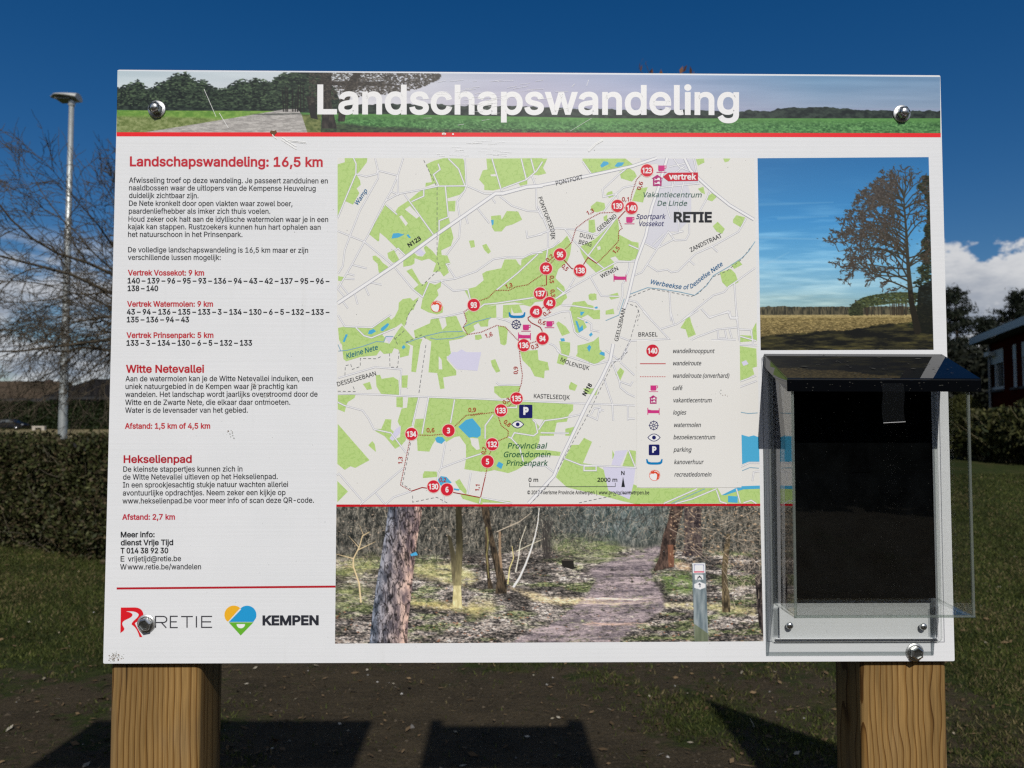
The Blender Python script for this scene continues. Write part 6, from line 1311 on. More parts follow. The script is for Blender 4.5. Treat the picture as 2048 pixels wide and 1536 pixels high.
LEAFM = tinted('leaf', .65, .25, .25); DRYM = tinted('dead_leaf', .85, .1)

def grass():
    r = np.random.default_rng(3); n = 640000
    D = 2.35+14*r.random(n)**1.55; lat = (r.random(n)*2-1)*.74*D
    x = CAM[0]+FH[0]*D+RH[0]*lat; y = CAM[1]+FH[1]*D+RH[1]*lat
    n_ = .5*np.sin(x*31+y*17)*np.sin(y*27-x*11)+.3*np.sin(x*67)*np.sin(y*59)
    keep = r.random(n) < np.clip((turf(x, y)+.28*n_-.36)*1.9, 0.012, 1)*np.clip(1.4-.045*D, .45, 1); x, y, D = x[keep], y[keep], D[keep]; n = len(x)
    h = r.uniform(.008, .026, n)*(1+.045*D); lean = r.normal(0, .55, (n, 2))
    U = np.stack([lean[:, 0]*h, lean[:, 1]*h, h], 1); a = r.random(n)*math.pi; w = (.0013+.00065*D)*r.uniform(.6, 1.3, n)
    V = np.stack([np.cos(a)*w, np.sin(a)*w, 0*w], 1); P = np.stack([x, y, ground_z(x, y)-.002], 1)
    t = lerp_col(r, n, (.024, .038, .006), (.098, .110, .027)); nn = .5+.5*np.sin(x*1.9+1.2*np.sin(y*1.3))*np.sin(y*1.6+np.sin(x*1.1)); dry = r.random(n) < .06+.42*np.clip(nn*1.6-.6, 0, 1); t *= (.65+.6*(.5+.5*np.sin(x*3.7+y*1.9)*np.sin(y*4.3-x)))[:, None]; t[dry] = lerp_col(r, dry.sum(), (.10, .085, .035), (.20, .16, .075))
    o = cards('grass', P, U, V, t, tinted('grass_blade', .7, .2, .3), None, 'blade'); o['kind'] = 'stuff'
grass()
def litter():
    r = np.random.default_rng(12); n = 4200
    D = 2.35+9*r.random(n)**1.5; lat = (r.random(n)*2-1)*.72*D
    x = CAM[0]+FH[0]*D+RH[0]*lat; y = CAM[1]+FH[1]*D+RH[1]*lat
    s = r.uniform(.006, .020, n)*np.where(r.random(n) < .2, 1.6, 1); a = r.random(n)*6.28; stick = r.random(n) < .22
    L_ = np.where(stick, s*2.2, s*1.1); w = np.where(stick, .0016, s*.42)
    U = np.stack([np.cos(a)*L_, np.sin(a)*L_, r.normal(0, .18, n)*s], 1); V = np.stack([-np.sin(a)*w, np.cos(a)*w, r.normal(0, .35, n)*w], 1)
    P = np.stack([x, y, ground_z(x, y)+.008+.006*r.random(n)], 1)
    t = lerp_col(r, n, (.055, .035, .018), (.16, .11, .06)); pale = r.random(n) < .10; t[pale] = lerp_col(r, pale.sum(), (.24, .20, .13), (.42, .38, .30))
    o = cards('fallen_leaves', P, U, V, t, DRYM); o['kind'] = 'stuff'
litter()

def clods():
    """crumbs of earth and small stones on the worn ground"""
    r = np.random.default_rng(77); n = 5200; D = 2.3+4.6*r.random(n)**1.5; lat = (r.random(n)*2-1)*.72*D
    x = CAM[0]+FH[0]*D+RH[0]*lat; y = CAM[1]+FH[1]*D+RH[1]*lat; k = r.random(n) > turf(x, y)*1.1-.15; x, y = x[k], y[k]; n = len(x)
    s = r.uniform(.003, .011, n)*np.where(r.random(n) < .06, 1.8, 1)
    base = np.array([(1, 0, 0), (0, 1, 0), (-1, 0, 0), (0, -1, 0), (0, 0, .7), (0, 0, -.4)]); V = base[None]*s[:, None, None]*r.uniform(.6, 1.35, (n, 6, 1)); a = r.random(n)*6.28; ca, sa = np.cos(a)[:, None], np.sin(a)[:, None]
    V = np.stack([V[..., 0]*ca-V[..., 1]*sa, V[..., 0]*sa+V[..., 1]*ca, V[..., 2]], -1)+np.stack([x, y, 0*x+.001], -1)[:, None]
    F_ = np.array([(0, 1, 4), (1, 2, 4), (2, 3, 4), (3, 0, 4), (1, 0, 5), (2, 1, 5), (3, 2, 5), (0, 3, 5)]); f = (np.arange(n)[:, None, None]*6+F_[None]).reshape(-1, 3)
    me = bpy.data.meshes.new('earth_crumbs'); me.from_pydata(V.reshape(-1, 3).tolist(), [], f.tolist()); me.update()
    c = np.ones((n, 6, 4), np.float32); t = lerp_col(r, n, (.028, .022, .015), (.075, .060, .042), .2); p = r.random(n) < .03; t[p] = lerp_col(r, p.sum(), (.15, .14, .13), (.34, .33, .31)); c[..., :3] = t[:, None]
    at = me.color_attributes.new('tint', 'FLOAT_COLOR', 'POINT'); at.data.foreach_set('color', c.ravel()); o = link('earth_crumbs', me, tinted('earth', .95, .1)); o['kind'] = 'stuff'
clods()
# ---------------------------------------------------------------- added overhead frame, out of view, shaped to cast the shadows behind the board
def overhead():
    zt = 3.2; k = zt/SUNV[2]; up = lambda px, py: (ground_pt(px, py)[0]+SUNV[0]*k, ground_pt(px, py)[1]+SUNV[1]*k)
    root = empty('added_shadow_frame', (0, -2.1, 0), 'added unseen frame whose three plates cast the dark shadows on the ground below the board', 'shadow caster')
    W_ = simple('caster_brown', (.12, .08, .05), .8)
    yb = 1539
    for pts in ([(190, 1444), (746, 1444), (707, yb), (50, yb)], [(862, 1443), (886, 1443), (887, 1455), (1133, 1455), (1134, 1443), (1166, 1443), (1199, yb), (838, yb)], [(1409, 1400), (1668, 1490), (1800, yb), (1512, yb)]):
        m = MB(); m.prism([up(*p) for p in pts], zt, zt+.018); m.build('shadow_plate', W_, root)
    a, b = up(-300, yb), up(2300, yb); m = MB(); m.box(a[0], b[0], min(a[1], b[1])-.012, min(a[1], b[1])+.002, zt, zt+.016); m.build('caster_beam', W_, root)
    for p in (a, b): m = MB(); m.box(p[0]-.06, p[0]+.06, min(a[1], b[1])-.12, min(a[1], b[1])-.012, -.2, zt+.03); m.build('post', W_, root)
overhead()

# ---------------------------------------------------------------- foliage builders
def crown_points(r, n, c, rad, gaps=9, keep=.8):
    d = rdirs(r, n); s = r.random(n)**.45; P = np.array(c)+d*np.array(rad)*s[:, None]
    for k in range(gaps):
        q = np.array(c)+rdirs(r, 1)[0]*np.array(rad)*.9; dist = np.linalg.norm((P-q)/np.array(rad), axis=1); P = P[(dist > r.uniform(.15, .35)) | (r.random(len(P)) > keep)]
    return P
def foliage(name, r, P, size, ca, cb, parent=None, slim=.5, up=0.2, mat=None):
    n = len(P); d = rdirs(r, n, up); t = np.cross(d, rdirs(r, n)); t /= np.linalg.norm(t, axis=1)[:, None]+1e-9
    s = size*r.uniform(.6, 1.4, n)[:, None]
    return cards(name, P, d*s, t*s*slim, lerp_col(r, n, ca, cb, .2), mat or LEAFM, parent)
BARK = simple('bark', (.075, .060, .045), .9, vary=.4, scale=25, bump=.4)
BARKL = simple('grey_bark', (.11, .095, .07), .9, vary=.35, scale=30, bump=.3)

def near_hedge():
    r = np.random.default_rng(21); pts = [(-1150, 11.3), (-300, 10.3), (0, 9.6), (205, 8.5), (330, 8.0)]
    line = [np.array(far(px, D)) for px, D in pts]; seg = [np.linalg.norm(line[i+1]-line[i]) for i in range(4)]; tot = sum(seg)
    root = empty('clipped_hedge', (line[3][0], line[3][1], 0), 'waist-high brownish clipped hedge at the left, in front of the lamp post', 'hedge')
    def along(t):
        s = np.interp(t, [0]+list(np.cumsum(seg)), range(5)); i = np.minimum(s.astype(int), 3); f = (s-i)[:, None]
        L_ = np.array(line); p = L_[i]*(1-f)+L_[i+1]*f; d = L_[i+1]-L_[i]; d = d/np.linalg.norm(d, axis=1)[:, None]; return p, np.stack([-d[:, 1], d[:, 0]], 1)
    n = 90000; t = tot*r.random(n)**.75; p, nr = along(t); depth = r.random(n)**1.6*.45; H = 1.33+.05*np.sin(t*2.3)+.04*np.sin(t*6.1)+.03*r.normal(size=n)
    face = r.random(n) < .78; z = np.where(face, r.random(n)**.9*H, H-r.random(n)**2*.15); off = np.where(face, depth, r.random(n)*1.1)
    bul = .10*np.sin(t*3.1+z*4)*np.sin(z*5+t)+.06*np.sin(t*9+z*7); off = off-bul*np.where(face, 1, 0)+np.where(z < .2, .10, 0)
    # part of the leaves close the end and the back of the hedge
    k = r.random(n); end = k < .06; back = (k > .06) & (k < .16)
    off = np.where(end, 1.15*r.random(n), np.where(back, 1.0+.18*r.random(n), off)); z = np.where(end | back, r.random(n)**.9*H, z)
    dl = (line[4]-line[3])/seg[3]; ext = np.where(end, tot-t+.10*r.random(n)-.12+.05*np.sin(z*7+off*5), 0)
    P = np.stack([p[:, 0]+nr[:, 0]*off+0*ext, p[:, 1]+nr[:, 1]*off, z], 1)
    e0 = np.array(line[4]); n4 = np.array((-dl[1], dl[0])); P[end, 0] = e0[0]+dl[0]*(ext[end]*0+.10*r.random(end.sum())-.06)+n4[0]*off[end]; P[end, 1] = e0[1]+dl[1]*(.10*r.random(end.sum())-.06)+n4[1]*off[end]
    d = rdirs(r, n, .3); d[:, :2] -= nr*.35; d /= np.linalg.norm(d, axis=1)[:, None]; tt = np.cross(d, rdirs(r, n)); tt /= np.linalg.norm(tt, axis=1)[:, None]
    s = r.uniform(.018, .040, n)[:, None]; tint = lerp_col(r, n, (.020, .027, .007), (.070, .074, .025), .28); br = r.random(n) < .27; tint[br] = lerp_col(r, br.sum(), (.046, .034, .017), (.110, .086, .045), .25)
    cards('foliage', P, d*s, tt*s*.48, tint, LEAFM, root)
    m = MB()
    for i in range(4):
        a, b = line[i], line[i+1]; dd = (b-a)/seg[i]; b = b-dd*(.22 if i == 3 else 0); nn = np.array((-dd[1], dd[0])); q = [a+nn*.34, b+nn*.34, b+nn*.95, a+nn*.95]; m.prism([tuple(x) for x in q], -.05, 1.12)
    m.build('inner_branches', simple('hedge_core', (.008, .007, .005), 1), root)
    m = MB()
    for i in range(420):
        t0 = np.array([tot*r.random()**.7]); p, nr = along(t0); o_ = r.uniform(-.03, .25); z0 = r.uniform(.02, 1.2); d_ = rdirs(r, 1, .8)[0]; l = r.uniform(.08, .30)
        c = np.array((p[0][0]+nr[0][0]*o_, p[0][1]+nr[0][1]*o_, z0)); m.tube([c, c+d_*l*.5+rdirs(r, 1)[0]*.02, c+d_*l], [.004, .003, .0015], 3, cap=False)
    m.build('twigs', BARKL, root)
    # loose shoots over the clipped top
    n = 2600; t0 = tot*r.random(150)**.75; t = np.repeat(t0, n//150+1)[:n]+r.normal(0, .03, n); p, nr = along(t); hh = np.repeat(r.uniform(.02, .12, 150), n//150+1)[:n]*r.random(n); o_ = np.repeat(r.uniform(.02, .5, 150), n//150+1)[:n]
    P = np.stack([p[:, 0]+nr[:, 0]*o_, p[:, 1]+nr[:, 1]*o_, 1.33+.05*np.sin(t*2.3)+hh-.03], 1); foliage('shoots', r, P, .024, (.03, .032, .010), (.10, .085, .035), root, .4, .8)
near_hedge()

def lamp():
    D = 18.0; x, y = far(127, D); zt = height_at(190, D)
    root = empty('street_lamp', (x, y, 0), 'tall grey street lamp with a flat leaf-shaped head, behind the clipped hedge at the left', 'street lamp')
    m = MB(); m.lathe((x, y, -.2), (0, 0, 1), [(.105, 0), (.104, .6), (.098, 1.7), (.075, 5.6), (.056, zt+.05), (.0, zt+.06)], 20)
    o = m.build('pole', simple('galvanised_pole', (.40, .42, .41), .45, metal=.55, vary=.18, scale=4, bump=.04), root); weld(o)
    m = MB(); m.box(x-.045, x+.045, y-.108, y-.090, .55, 1.15); bevel(m.build('service_door', simple('pole_door', (.36, .38, .37), .5, metal=.5), root), .008)
    # head: a tapering shell pointing left, slightly raised
    hm = MB(); n = 16; ln = .66; rows = []
    for k in range(11):
        t = k/10; w = .25*math.sin(math.pi*min(1, .18+.62*(1-t)))**.8*(1 if t < .75 else (1-t)/.25*.75+.25); h = .085*(1-t*.72)
        cx = x+.17-ln*t; cz = zt+.02+.04*t-.06*t*t*0; ring = []
        for j in range(n):
            a = 2*math.pi*j/n; up_ = math.sin(a); ring.append((cx, y+w*math.cos(a), cz+(h*1.5*up_ if up_ > 0 else h*.55*up_)))
        rows.append(ring)
    vs = [p for r_ in rows for p in r_]
    hm.add(vs, [(k*n+j, k*n+(j+1) % n, (k+1)*n+(j+1) % n, (k+1)*n+j) for k in range(10) for j in range(n)], 0, True); hm.add(rows[0], [tuple(range(n))]); hm.add(rows[-1], [tuple(range(n))[::-1]])
    hd = hm.build('lamp_head', simple('lamp_shell', (.36, .36, .34), .4, vary=.1), root)
    g = MB(); g.box(x-.32, x+.02, y-.16, y+.16, zt-.030, zt-.008); bevel(g.build('lens', simple('lamp_glass', (.30, .31, .30), .15, spec=.7), hd), .008)
    c = MB(); c.lathe((x, y, zt-.16), (0, 0, 1), [(.062, 0), (.075, .02), (.078, .22), (.05, .26)], 16); c.build('collar', simple('collar_metal', (.55, .56, .55), .35, metal=.4), root)
lamp()

# ---------------------------------------------------------------- bare trees
def grow(r, m, p, d, ln, rad, depth, out, droop, kink=.30, mi=0):
    k = 4 if depth > 1 else 3; pts = [p]; rr_ = [rad]
    for i in range(k):
        d = d+rdirs(r, 1)[0]*kink; d[2] -= droop*(.12 if depth > 1 else .3); d = d/np.linalg.norm(d); p = p+d*ln/k; pts.append(p); rr_.append(rad*(1-.5*(i+1)/k))
        if depth > 0 and i >= 0 and r.random() < .8: kids.append((p, d, ln, rr_[-1], depth))
    m.tube(pts, rr_, 5 if rad > .02 else 3, mi, cap=False); out.append((pts[-1], d))
    return p, d, rr_[-1]
kids = []
def bare_tree(name, seed, base, trunk_h, rad, lead, depth, spread, droop, label, cat, mats, len0, minr=.0030, ratio=.62, group=None, bias=None, zmax=99, fine=0):
    global kids
    r = np.random.default_rng(seed); x, y = base; z0 = float(ground_z(x, y)); root = empty(name, (x, y, z0), label, cat, group)
    tm, bm_ = MB(), MB(); top = np.array((x+r.normal(0, .05), y+r.normal(0, .05), z0+trunk_h))
    pts = [np.array((x, y, z0-.2)), np.array((x, y, z0+.1)), np.array((x+.03, y, z0+trunk_h*.5)), top]; tm.tube(pts, [rad*1.35, rad*1.15, rad, rad*.8], 10)
    tips = []; todo = []
    for i in range(lead):
        a = 2*math.pi*(i+r.random()*.6)/lead; e = r.uniform(.15, 1.0); d = np.array((math.cos(a)*math.cos(e), math.sin(a)*math.cos(e), math.sin(e)))
        if bias is not None: d = d+np.array(bias); d /= np.linalg.norm(d)
        h = r.uniform(.45, 1.0); todo.append((pts[2]*(1-h)+top*h if h < 1 else top, d, len0*r.uniform(.8, 1.2), rad*.34, depth))
    cnt = 0
    while todo and cnt < 30000:
        p, d, ln, rd, dp = todo.pop(0); kids = []; cnt += 1
        if p[2] > zmax: continue
        e = grow(r, bm_, p, d, ln, max(rd, minr), dp, tips, droop)
        for (q, dd, l2, r2, dpt) in kids:
            nd = dd+np.cross(dd, rdirs(r, 1)[0])*spread*r.uniform(.6, 1.3); nd /= np.linalg.norm(nd); todo.append((q, nd, l2*ratio*r.uniform(.75, 1.2), r2*.62, dpt-1))
        if dp > 0: todo.append((e[0], e[1], ln*.72, e[2], dp-1))
    tm.build('trunk', mats[0], root); bm_.build('branches', mats[1], root)
    return root, tips, r
TWIG = simple('bare_twig', (.078, .064, .045), .85, vary=.35, scale=3)
bare_tree('bare_tree', 6, far(400, 11.0), 3.0, .12, 17, 5, 1.0, .22, 'bare leafless tree whose drooping twigs spread left of the board', 'tree', (BARK, TWIG), 1.55, .0040, .60, bias=(-.42, .12, .0), zmax=5.1)

def sapling():
    root, tips, r = bare_tree('young_oak', 14, far(1375, 6.0), 3.3, .03, 6, 2, .5, -.25, 'young oak behind the board, only its dead brown leaf tips showing above the top edge', 'tree', (BARK, TWIG), .45, .003, .6)
    base = np.array(root.location); P = []; U = []; V = []
    tw = MB()
    for px, py, s in ((1282, 118, 1.0), (1296, 108, .7), (1313, 128, .8), (1330, 138, 1.2), (1371, 130, 1.3), (1385, 131, 1.1), (1389, 143, 1.0), (1450, 140, 1.3), (1300, 150, 1), (1420, 160, 1), (1350, 150, 1)):
        x, y = far(px, 6.0); z = height_at(py, 6.0); c = np.array((x, y, z)); a = np.array((base[0]+r.normal(0, .05)+(x-base[0])*.3, base[1], z-.55)); t0 = np.array((base[0]+r.normal(0, .008), base[1], 3.1+.2*r.random())); tw.tube([t0, t0*.6+a*.4+np.array((0, 0, .08)), a, (a+c)/2+r.normal(0, .015, 3), c-np.array((0, 0, .02))], [.014, .010, .007, .004, .002], 4, cap=False)
        for k in range(2):
            d = np.array((r.uniform(-.2, .6), r.uniform(-.3, .3), 1.0)); d /= np.linalg.norm(d); P.append(c+r.normal(0, .012, 3)); U.append(d*.032*s); w = np.cross(d, rdirs(r, 1)[0]); V.append(w/np.linalg.norm(w)*.013*s)
    tw.build('twigs', TWIG, root); cards('dead_leaves', np.array(P), np.array(U), np.array(V), lerp_col(r, len(P), (.10, .045, .025), (.20, .10, .05)), DRYM, root)
sapling()

# ---------------------------------------------------------------- far left: conifer screen, roofs, car, low bench
def far_hedge():
    r = np.random.default_rng(31); D = 112; xa, y = far(-260, D); xb, _ = far(640, D); h = height_at(806, D)
    root = empty('conifer_screen', ((xa+xb)/2, y, 0), 'long dark green conifer screen across the far side of the field, behind the car', 'hedge')
    n = 26000; x = r.uniform(xa, xb, n); z = r.random(n)*h; z = np.where(r.random(n) < .2, h+.12*np.sin(x*1.7)+r.normal(0, .06, n), z); P = np.stack([x, y-.2-.35*r.random(n)+.12*np.sin(x*3+z*2), z], 1)
    foliage('foliage', r, P, .20, (.010, .018, .005), (.026, .040, .010), root, .45)
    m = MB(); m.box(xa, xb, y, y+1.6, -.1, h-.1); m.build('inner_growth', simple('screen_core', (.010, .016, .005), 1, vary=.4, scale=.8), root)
far_hedge()
def field_house():
    D = 138; P = lambda px, py, d=D: (*far(px, d), height_at(py, d))
    root = empty('brown_roofed_house', (*far(20, D), 0), 'low house with a long brown tiled roof at the far left', 'house')
    (xa, y), (xb, _) = far(-160, D), far(112, D); ze = height_at(797, D); zr = height_at(761, D)
    m = MB(); m.box(xa+.6, xb-.6, y, y+9, -.1, ze); m.build('wall', simple('dark_brick', (.05, .04, .035), .9, vary=.3, scale=3), root)
    m = MB(); ym = y+4.5
    for y0 in (y-.6, y+9.6): m.add([(xa, y0, ze-.1), (xb, y0, ze-.1), (xb-.4, ym, zr), (xa+.4, ym, zr)], [(0, 1, 2, 3)]); m.add([(xa, y0, ze-.35), (xb, y0, ze-.35), (xb-.4, ym, zr-.25), (xa+.4, ym, zr-.25)], [(3, 2, 1, 0)])
    m.add([(xb, y-.6, ze-.1), (xb, y+9.6, ze-.1), (xb-.4, ym, zr)], [(0, 1, 2)]); m.add([(xa, y-.6, ze-.1), (xa, y+9.6, ze-.1), (xa+.4, ym, zr)], [(2, 1, 0)])
    rt, N, L, Pn = new_mat('brown_tiles'); tc = N.new('ShaderNodeTexCoord'); w = N.new('ShaderNodeTexBrick'); L.new(tc.outputs['Object'], w.inputs[0]); w.inputs['Scale'].default_value = 3.2; w.inputs['Color1'].default_value = (.085, .062, .042, 1); w.inputs['Color2'].default_value = (.060, .045, .032, 1); w.inputs['Mortar'].default_value = (.03, .024, .02, 1); L.new(w.outputs[0], Pn.inputs['Base Color']); Pn.inputs['Roughness'].default_value = .9; Pn.inputs['Specular IOR Level'].default_value = .05
    m.build('roof', rt, root)
    m = MB(); m.box(xa, xb, y-.75, y-.62, ze-.75, ze-.12); m.build('gutter_board', simple('dark_fascia', (.014, .013, .014), .7), root)
    m = MB(); cx, cy = far(66, D); m.box(cx-.5, cx+.5, ym-.4, ym+.4, zr-.8, zr+.2); m.build('chimney', simple('chimney_brick', (.09, .06, .05), .9), root)
    D2 = 128; root = empty('dark_roofed_barn', (*far(220, D2), 0), 'dark barn with a black sloping roof, right of the brown roof', 'barn')
    (xa, y), (xb, _) = far(84, D2), far(420, D2); (xr, _), (xq, _) = far(146, D2), far(380, D2); ze = height_at(794, D2); zr = height_at(755, D2); m = MB(); ym = y+6
    m.add([(xa, y, ze), (xb, y, ze), (xq, ym, zr-.4), (xr, ym, zr)], [(0, 1, 2, 3)]); m.add([(xa, y+12, ze), (xb, y+12, ze), (xq, ym, zr-.4), (xr, ym, zr)], [(3, 2, 1, 0)]); m.add([(xa, y, ze), (xa, y+12, ze), (xr, ym, zr)], [(2, 1, 0)]); m.add([(xb, y, ze), (xb, y+12, ze), (xq, ym, zr-.4)], [(0, 1, 2)])
    m.build('roof', simple('black_slates', (.012, .011, .011), .85, vary=.4, scale=2), root)
    m = MB(); m.box(xa+.8, xb-.8, y+.8, y+11.2, -.1, ze-.02); m.build('wall', simple('barn_boards', (.02, .019, .018), .9, vary=.3, scale=4), root)
    m = MB(); m.box(xa, xb, y-.1, y-.02, ze-.5, ze-.03); m.build('gutter_board', simple('dark_fascia', (.010, .010, .011), .7), root)
field_house()
def car():
    D = 104.0; x0, y = far(-14, D); root = empty('parked_car', (*far(0, D), 0), 'black parked car in front of the conifer screen, cut by the left edge', 'car')
    L_ = 4.3; X = lambda t: x0+L_*t+.25
    prof = [(0, .45), (.01, .75), (.06, .98), (.16, 1.04), (.30, 1.44), (.42, 1.50), (.60, 1.47), (.76, 1.08), (.95, .90), (1, .65), (.99, .35), (.0, .32)]
    hw = .86; m = MB(); n = len(prof); ins = lambda z: hw-(max(0, z-.95)*.32)
    vs = [(X(t), y-ins(z), z) for t, z in prof]+[(X(t), y+ins(z), z) for t, z in prof]
    m.add(vs, [(i, (i+1) % n, n+(i+1) % n, n+i) for i in range(n)]); m.add(vs[:n], [tuple(range(n))[::-1]]); m.add(vs[n:], [tuple(range(n))])
    b = m.build('body', simple('black_car_paint', (.006, .006, .007), .3, spec=.3), root); weld(b); bevel(b, .04, 2)
    gl = simple('car_glass', (.05, .06, .065), .05, spec=1.0)
    for ts in ([(.20, 1.06), (.31, 1.38), (.43, 1.42), (.44, 1.06)], [(.46, 1.06), (.46, 1.42), (.59, 1.40), (.71, 1.08)]):
        k = len(ts); m = MB(); v = [(X(t), y-ins(z)-.012, z) for t, z in ts]; v2 = [(a, bb+.02, c) for a, bb, c in v]; m.add(v, [tuple(range(k))[::-1]]); m.add(v+v2, [(i, (i+1) % k, k+(i+1) % k, k+i) for i in range(k)]); m.build('window', gl, root)
    for t in (.19, .80):
        w = MB(); w.lathe((X(t), y-.88, .32), (0, 1, 0), [(0, 0), (.20, 0), (.215, .02), (.32, .02), (.32, .20), (0, .20)], 20); wo = w.build('wheel', simple('tyre', (.012, .012, .012), .9), root); weld(wo)
        w = MB(); w.lathe((X(t), y-.895, .32), (0, 1, 0), [(0, 0), (.19, .0), (.19, .02)], 16); w.build('rim', simple('alloy', (.5, .5, .5), .3, metal=1), wo)
    m = MB(); m.box(X(.955), X(.995), y-.80, y-.50, .70, .82); bevel(m.build('headlight', simple('headlight_glass', (.6, .62, .64), .1), root), .02)
    m = MB(); m.box(X(.40), X(.47), y-.96, y-.84, 1.04, 1.16); bevel(m.build('mirror', simple('black_mirror', (.012, .012, .014), .2), root), .03)
car()
def bench():
    D = 103.0; (xa, y), (xb, _) = far(65, D), far(90, D); root = empty('concrete_bench', (xa, y, 0), 'low pale concrete bench on the dry grass, right of the black car', 'bench')
    zt = height_at(853.5, D); c = simple('pale_concrete', (.42, .38, .32), .9, vary=.2, scale=4)
    m = MB(); m.box(xa, xb, y, y+.5, zt-.22, zt); bevel(m.build('seat', c, root), .02)
    for a in (xa+.02, xb-.42): m = MB(); m.box(a, a+.40, y+.03, y+.45, -.1, zt-.22); m.build('leg', c, root)
bench()

# ---------------------------------------------------------------- right: brick house, shrubs, pines
def brick_house():
    A_, B2 = np.array(far(1945, 27.6)), np.array(far(2048, 21.9)); d = (B2-A_)/np.linalg.norm(B2-A_); nr = np.array((d[1], -d[0]))      # d runs towards the viewer
    if nr[0] > 0: nr = -nr
    eave0 = A_.copy(); A_ = A_+d*.45-nr*.5; Lw = 13.0; E_ = A_+d*Lw; back = -nr*8.5; zg = .55; ze = height_at(686, 27.6)
    root = empty('brick_house', (*A_, zg), 'dark red brick house with a pale eaves board and white windows at the right edge', 'house')
    bm, N, L, P = new_mat('dark_red_brick'); tc = N.new('ShaderNodeTexCoord'); mp = N.new('ShaderNodeMapping'); mp.inputs['Rotation'].default_value = (R(90), 0, math.atan2(d[1], d[0])); 
    dot = N.new('ShaderNodeVectorMath'); dot.operation = 'DOT_PRODUCT'; L.new(tc.outputs['Object'], dot.inputs[0]); dot.inputs[1].default_value = (d[0], d[1], 0)
    sp = N.new('ShaderNodeSeparateXYZ'); L.new(tc.outputs['Object'], sp.inputs[0]); cb = N.new('ShaderNodeCombineXYZ'); L.new(dot.outputs['Value'], cb.inputs[0]); L.new(sp.outputs[2], cb.inputs[1])
    br = N.new('ShaderNodeTexBrick'); L.new(cb.outputs[0], br.inputs[0]); br.inputs['Scale'].default_value = 1; br.inputs['Brick Width'].default_value = .22; br.inputs['Row Height'].default_value = .072; br.inputs['Mortar Size'].default_value = .008
    br.inputs['Color1'].default_value = (.052, .0046, .0026, 1); br.inputs['Color2'].default_value = (.034, .0032, .0020, 1); br.inputs['Mortar'].default_value = (.028, .009, .007, 1); L.new(br.outputs[0], P.inputs['Base Color']); P.inputs['Roughness'].default_value = .95; P.inputs['Specular IOR Level'].default_value = 0
    # wall: openings are cut so the windows sit in them
    wins = []
    for px0, px1, yt, yb in ((1979, 2008, 704, 768), (2027, 2034, 702, 768), (2045, 2070, 698, 772)):
        def along(px):
            q = np.array((RT*((px-1024)/F)+FW)[:2]); o = CAM[:2]; M_ = np.array([q, -d]).T; s = np.linalg.solve(M_, A_-o); return s[1], s[0]
        s0, t0 = along(px0); s1, t1 = along(px1); zt = CAM[2]+(HORIZ-yt)/F*t0; zb_ = CAM[2]+(HORIZ-yb)/F*t0; wins.append((s0, s1, zb_, zt))
    zb_ = min(w[2] for w in wins); zt_ = max(w[3] for w in wins); wins = [(a, b, zb_, zt_) for a, b, _, _ in wins]
    m = MB(); Pt = lambda s, z, o=0.0: (*(A_+d*s+nr*o), z)
    xs = [0]+[v for w in wins for v in w[:2]]+[Lw]
    for i in range(0, len(xs), 2): m.add([Pt(xs[i], zg-.5), Pt(xs[i+1], zg-.5), Pt(xs[i+1], ze), Pt(xs[i], ze)], [(0, 1, 2, 3)])
    for a, b, z0, z1 in wins:
        m.add([Pt(a, zg-.5), Pt(b, zg-.5), Pt(b, z0), Pt(a, z0)], [(0, 1, 2, 3)]); m.add([Pt(a, z1), Pt(b, z1), Pt(b, ze), Pt(a, ze)], [(0, 1, 2, 3)])
        for q in ([(a, z0), (a, z1)], [(b, z0), (b, z1)], [(a, z0), (b, z0)], [(a, z1), (b, z1)]): m.add([Pt(*q[0]), Pt(*q[1]), Pt(*q[1], -.14), Pt(*q[0], -.14)], [(0, 1, 2, 3)])
    bk = lambda p: (p[0]+back[0], p[1]+back[1])
    a3, e3 = bk(A_), bk(E_)
    for p, q in ((A_, a3), (E_, e3), (a3, e3)): m.add([(*p, zg-.5), (*q, zg-.5), (*q, ze), (*p, ze)], [(0, 1, 2, 3)])
    m.build('wall', bm, root)
    WF = simple('white_frame', (.36, .38, .38), .4); GL = simple('dark_pane', (.012, .014, .016), .06, spec=.9); SH = simple('roller_shutter', (.36, .40, .40), .5, vary=.08, scale=40)
    for a, b, z0, z1 in wins:
        m = MB(); f = .10; mid = a+(b-a)*.42
        for s0, s1, q0, q1 in ((a, a+f, z0, z1), (b-f, b, z0, z1), (a+f, b-f, z0, z0+f), (a+f, b-f, z1-f*.5, z1), (mid-.06, mid+.06, z0+f, z1-f*.5)):
            c = np.array(Pt((s0+s1)/2, (q0+q1)/2, -.05)); m.obox(c, (*(d*(s1-s0)/2), 0), (*(nr*.04), 0), (0, 0, (q1-q0)/2))
        w = m.build('window', WF, root)
        m = MB(); m.add([Pt(a, z0, -.09), Pt(b, z0, -.09), Pt(b, z1, -.09), Pt(a, z1, -.09)], [(0, 1, 2, 3)]); m.build('pane', GL, w)
        h = (z1-z0)*.34; m = MB(); m.obox(np.array(Pt((a+b)/2, z1-h/2, -.03)), (*(d*(b-a)/2*.97), 0), (*(nr*.03), 0), (0, 0, h/2)); m.build('roller_shutter', SH, w)
        m = MB(); m.obox(np.array(Pt((a+b)/2, z0-.04, .03)), (*(d*((b-a)/2+.06)), 0), (*(nr*.07), 0), (0, 0, .035)); m.build('sill', simple('stone_sill', (.06, .055, .05), .8), w)
    # low roof with a deep pale eaves board
    m = MB(); o0 = eave0; o1 = E_+nr*.5; rd = -nr*(8.5+1.0); zr = ze+.75
    ra, rb = o0+rd/2, o1+rd/2; c0, c1 = o0+rd, o1+rd
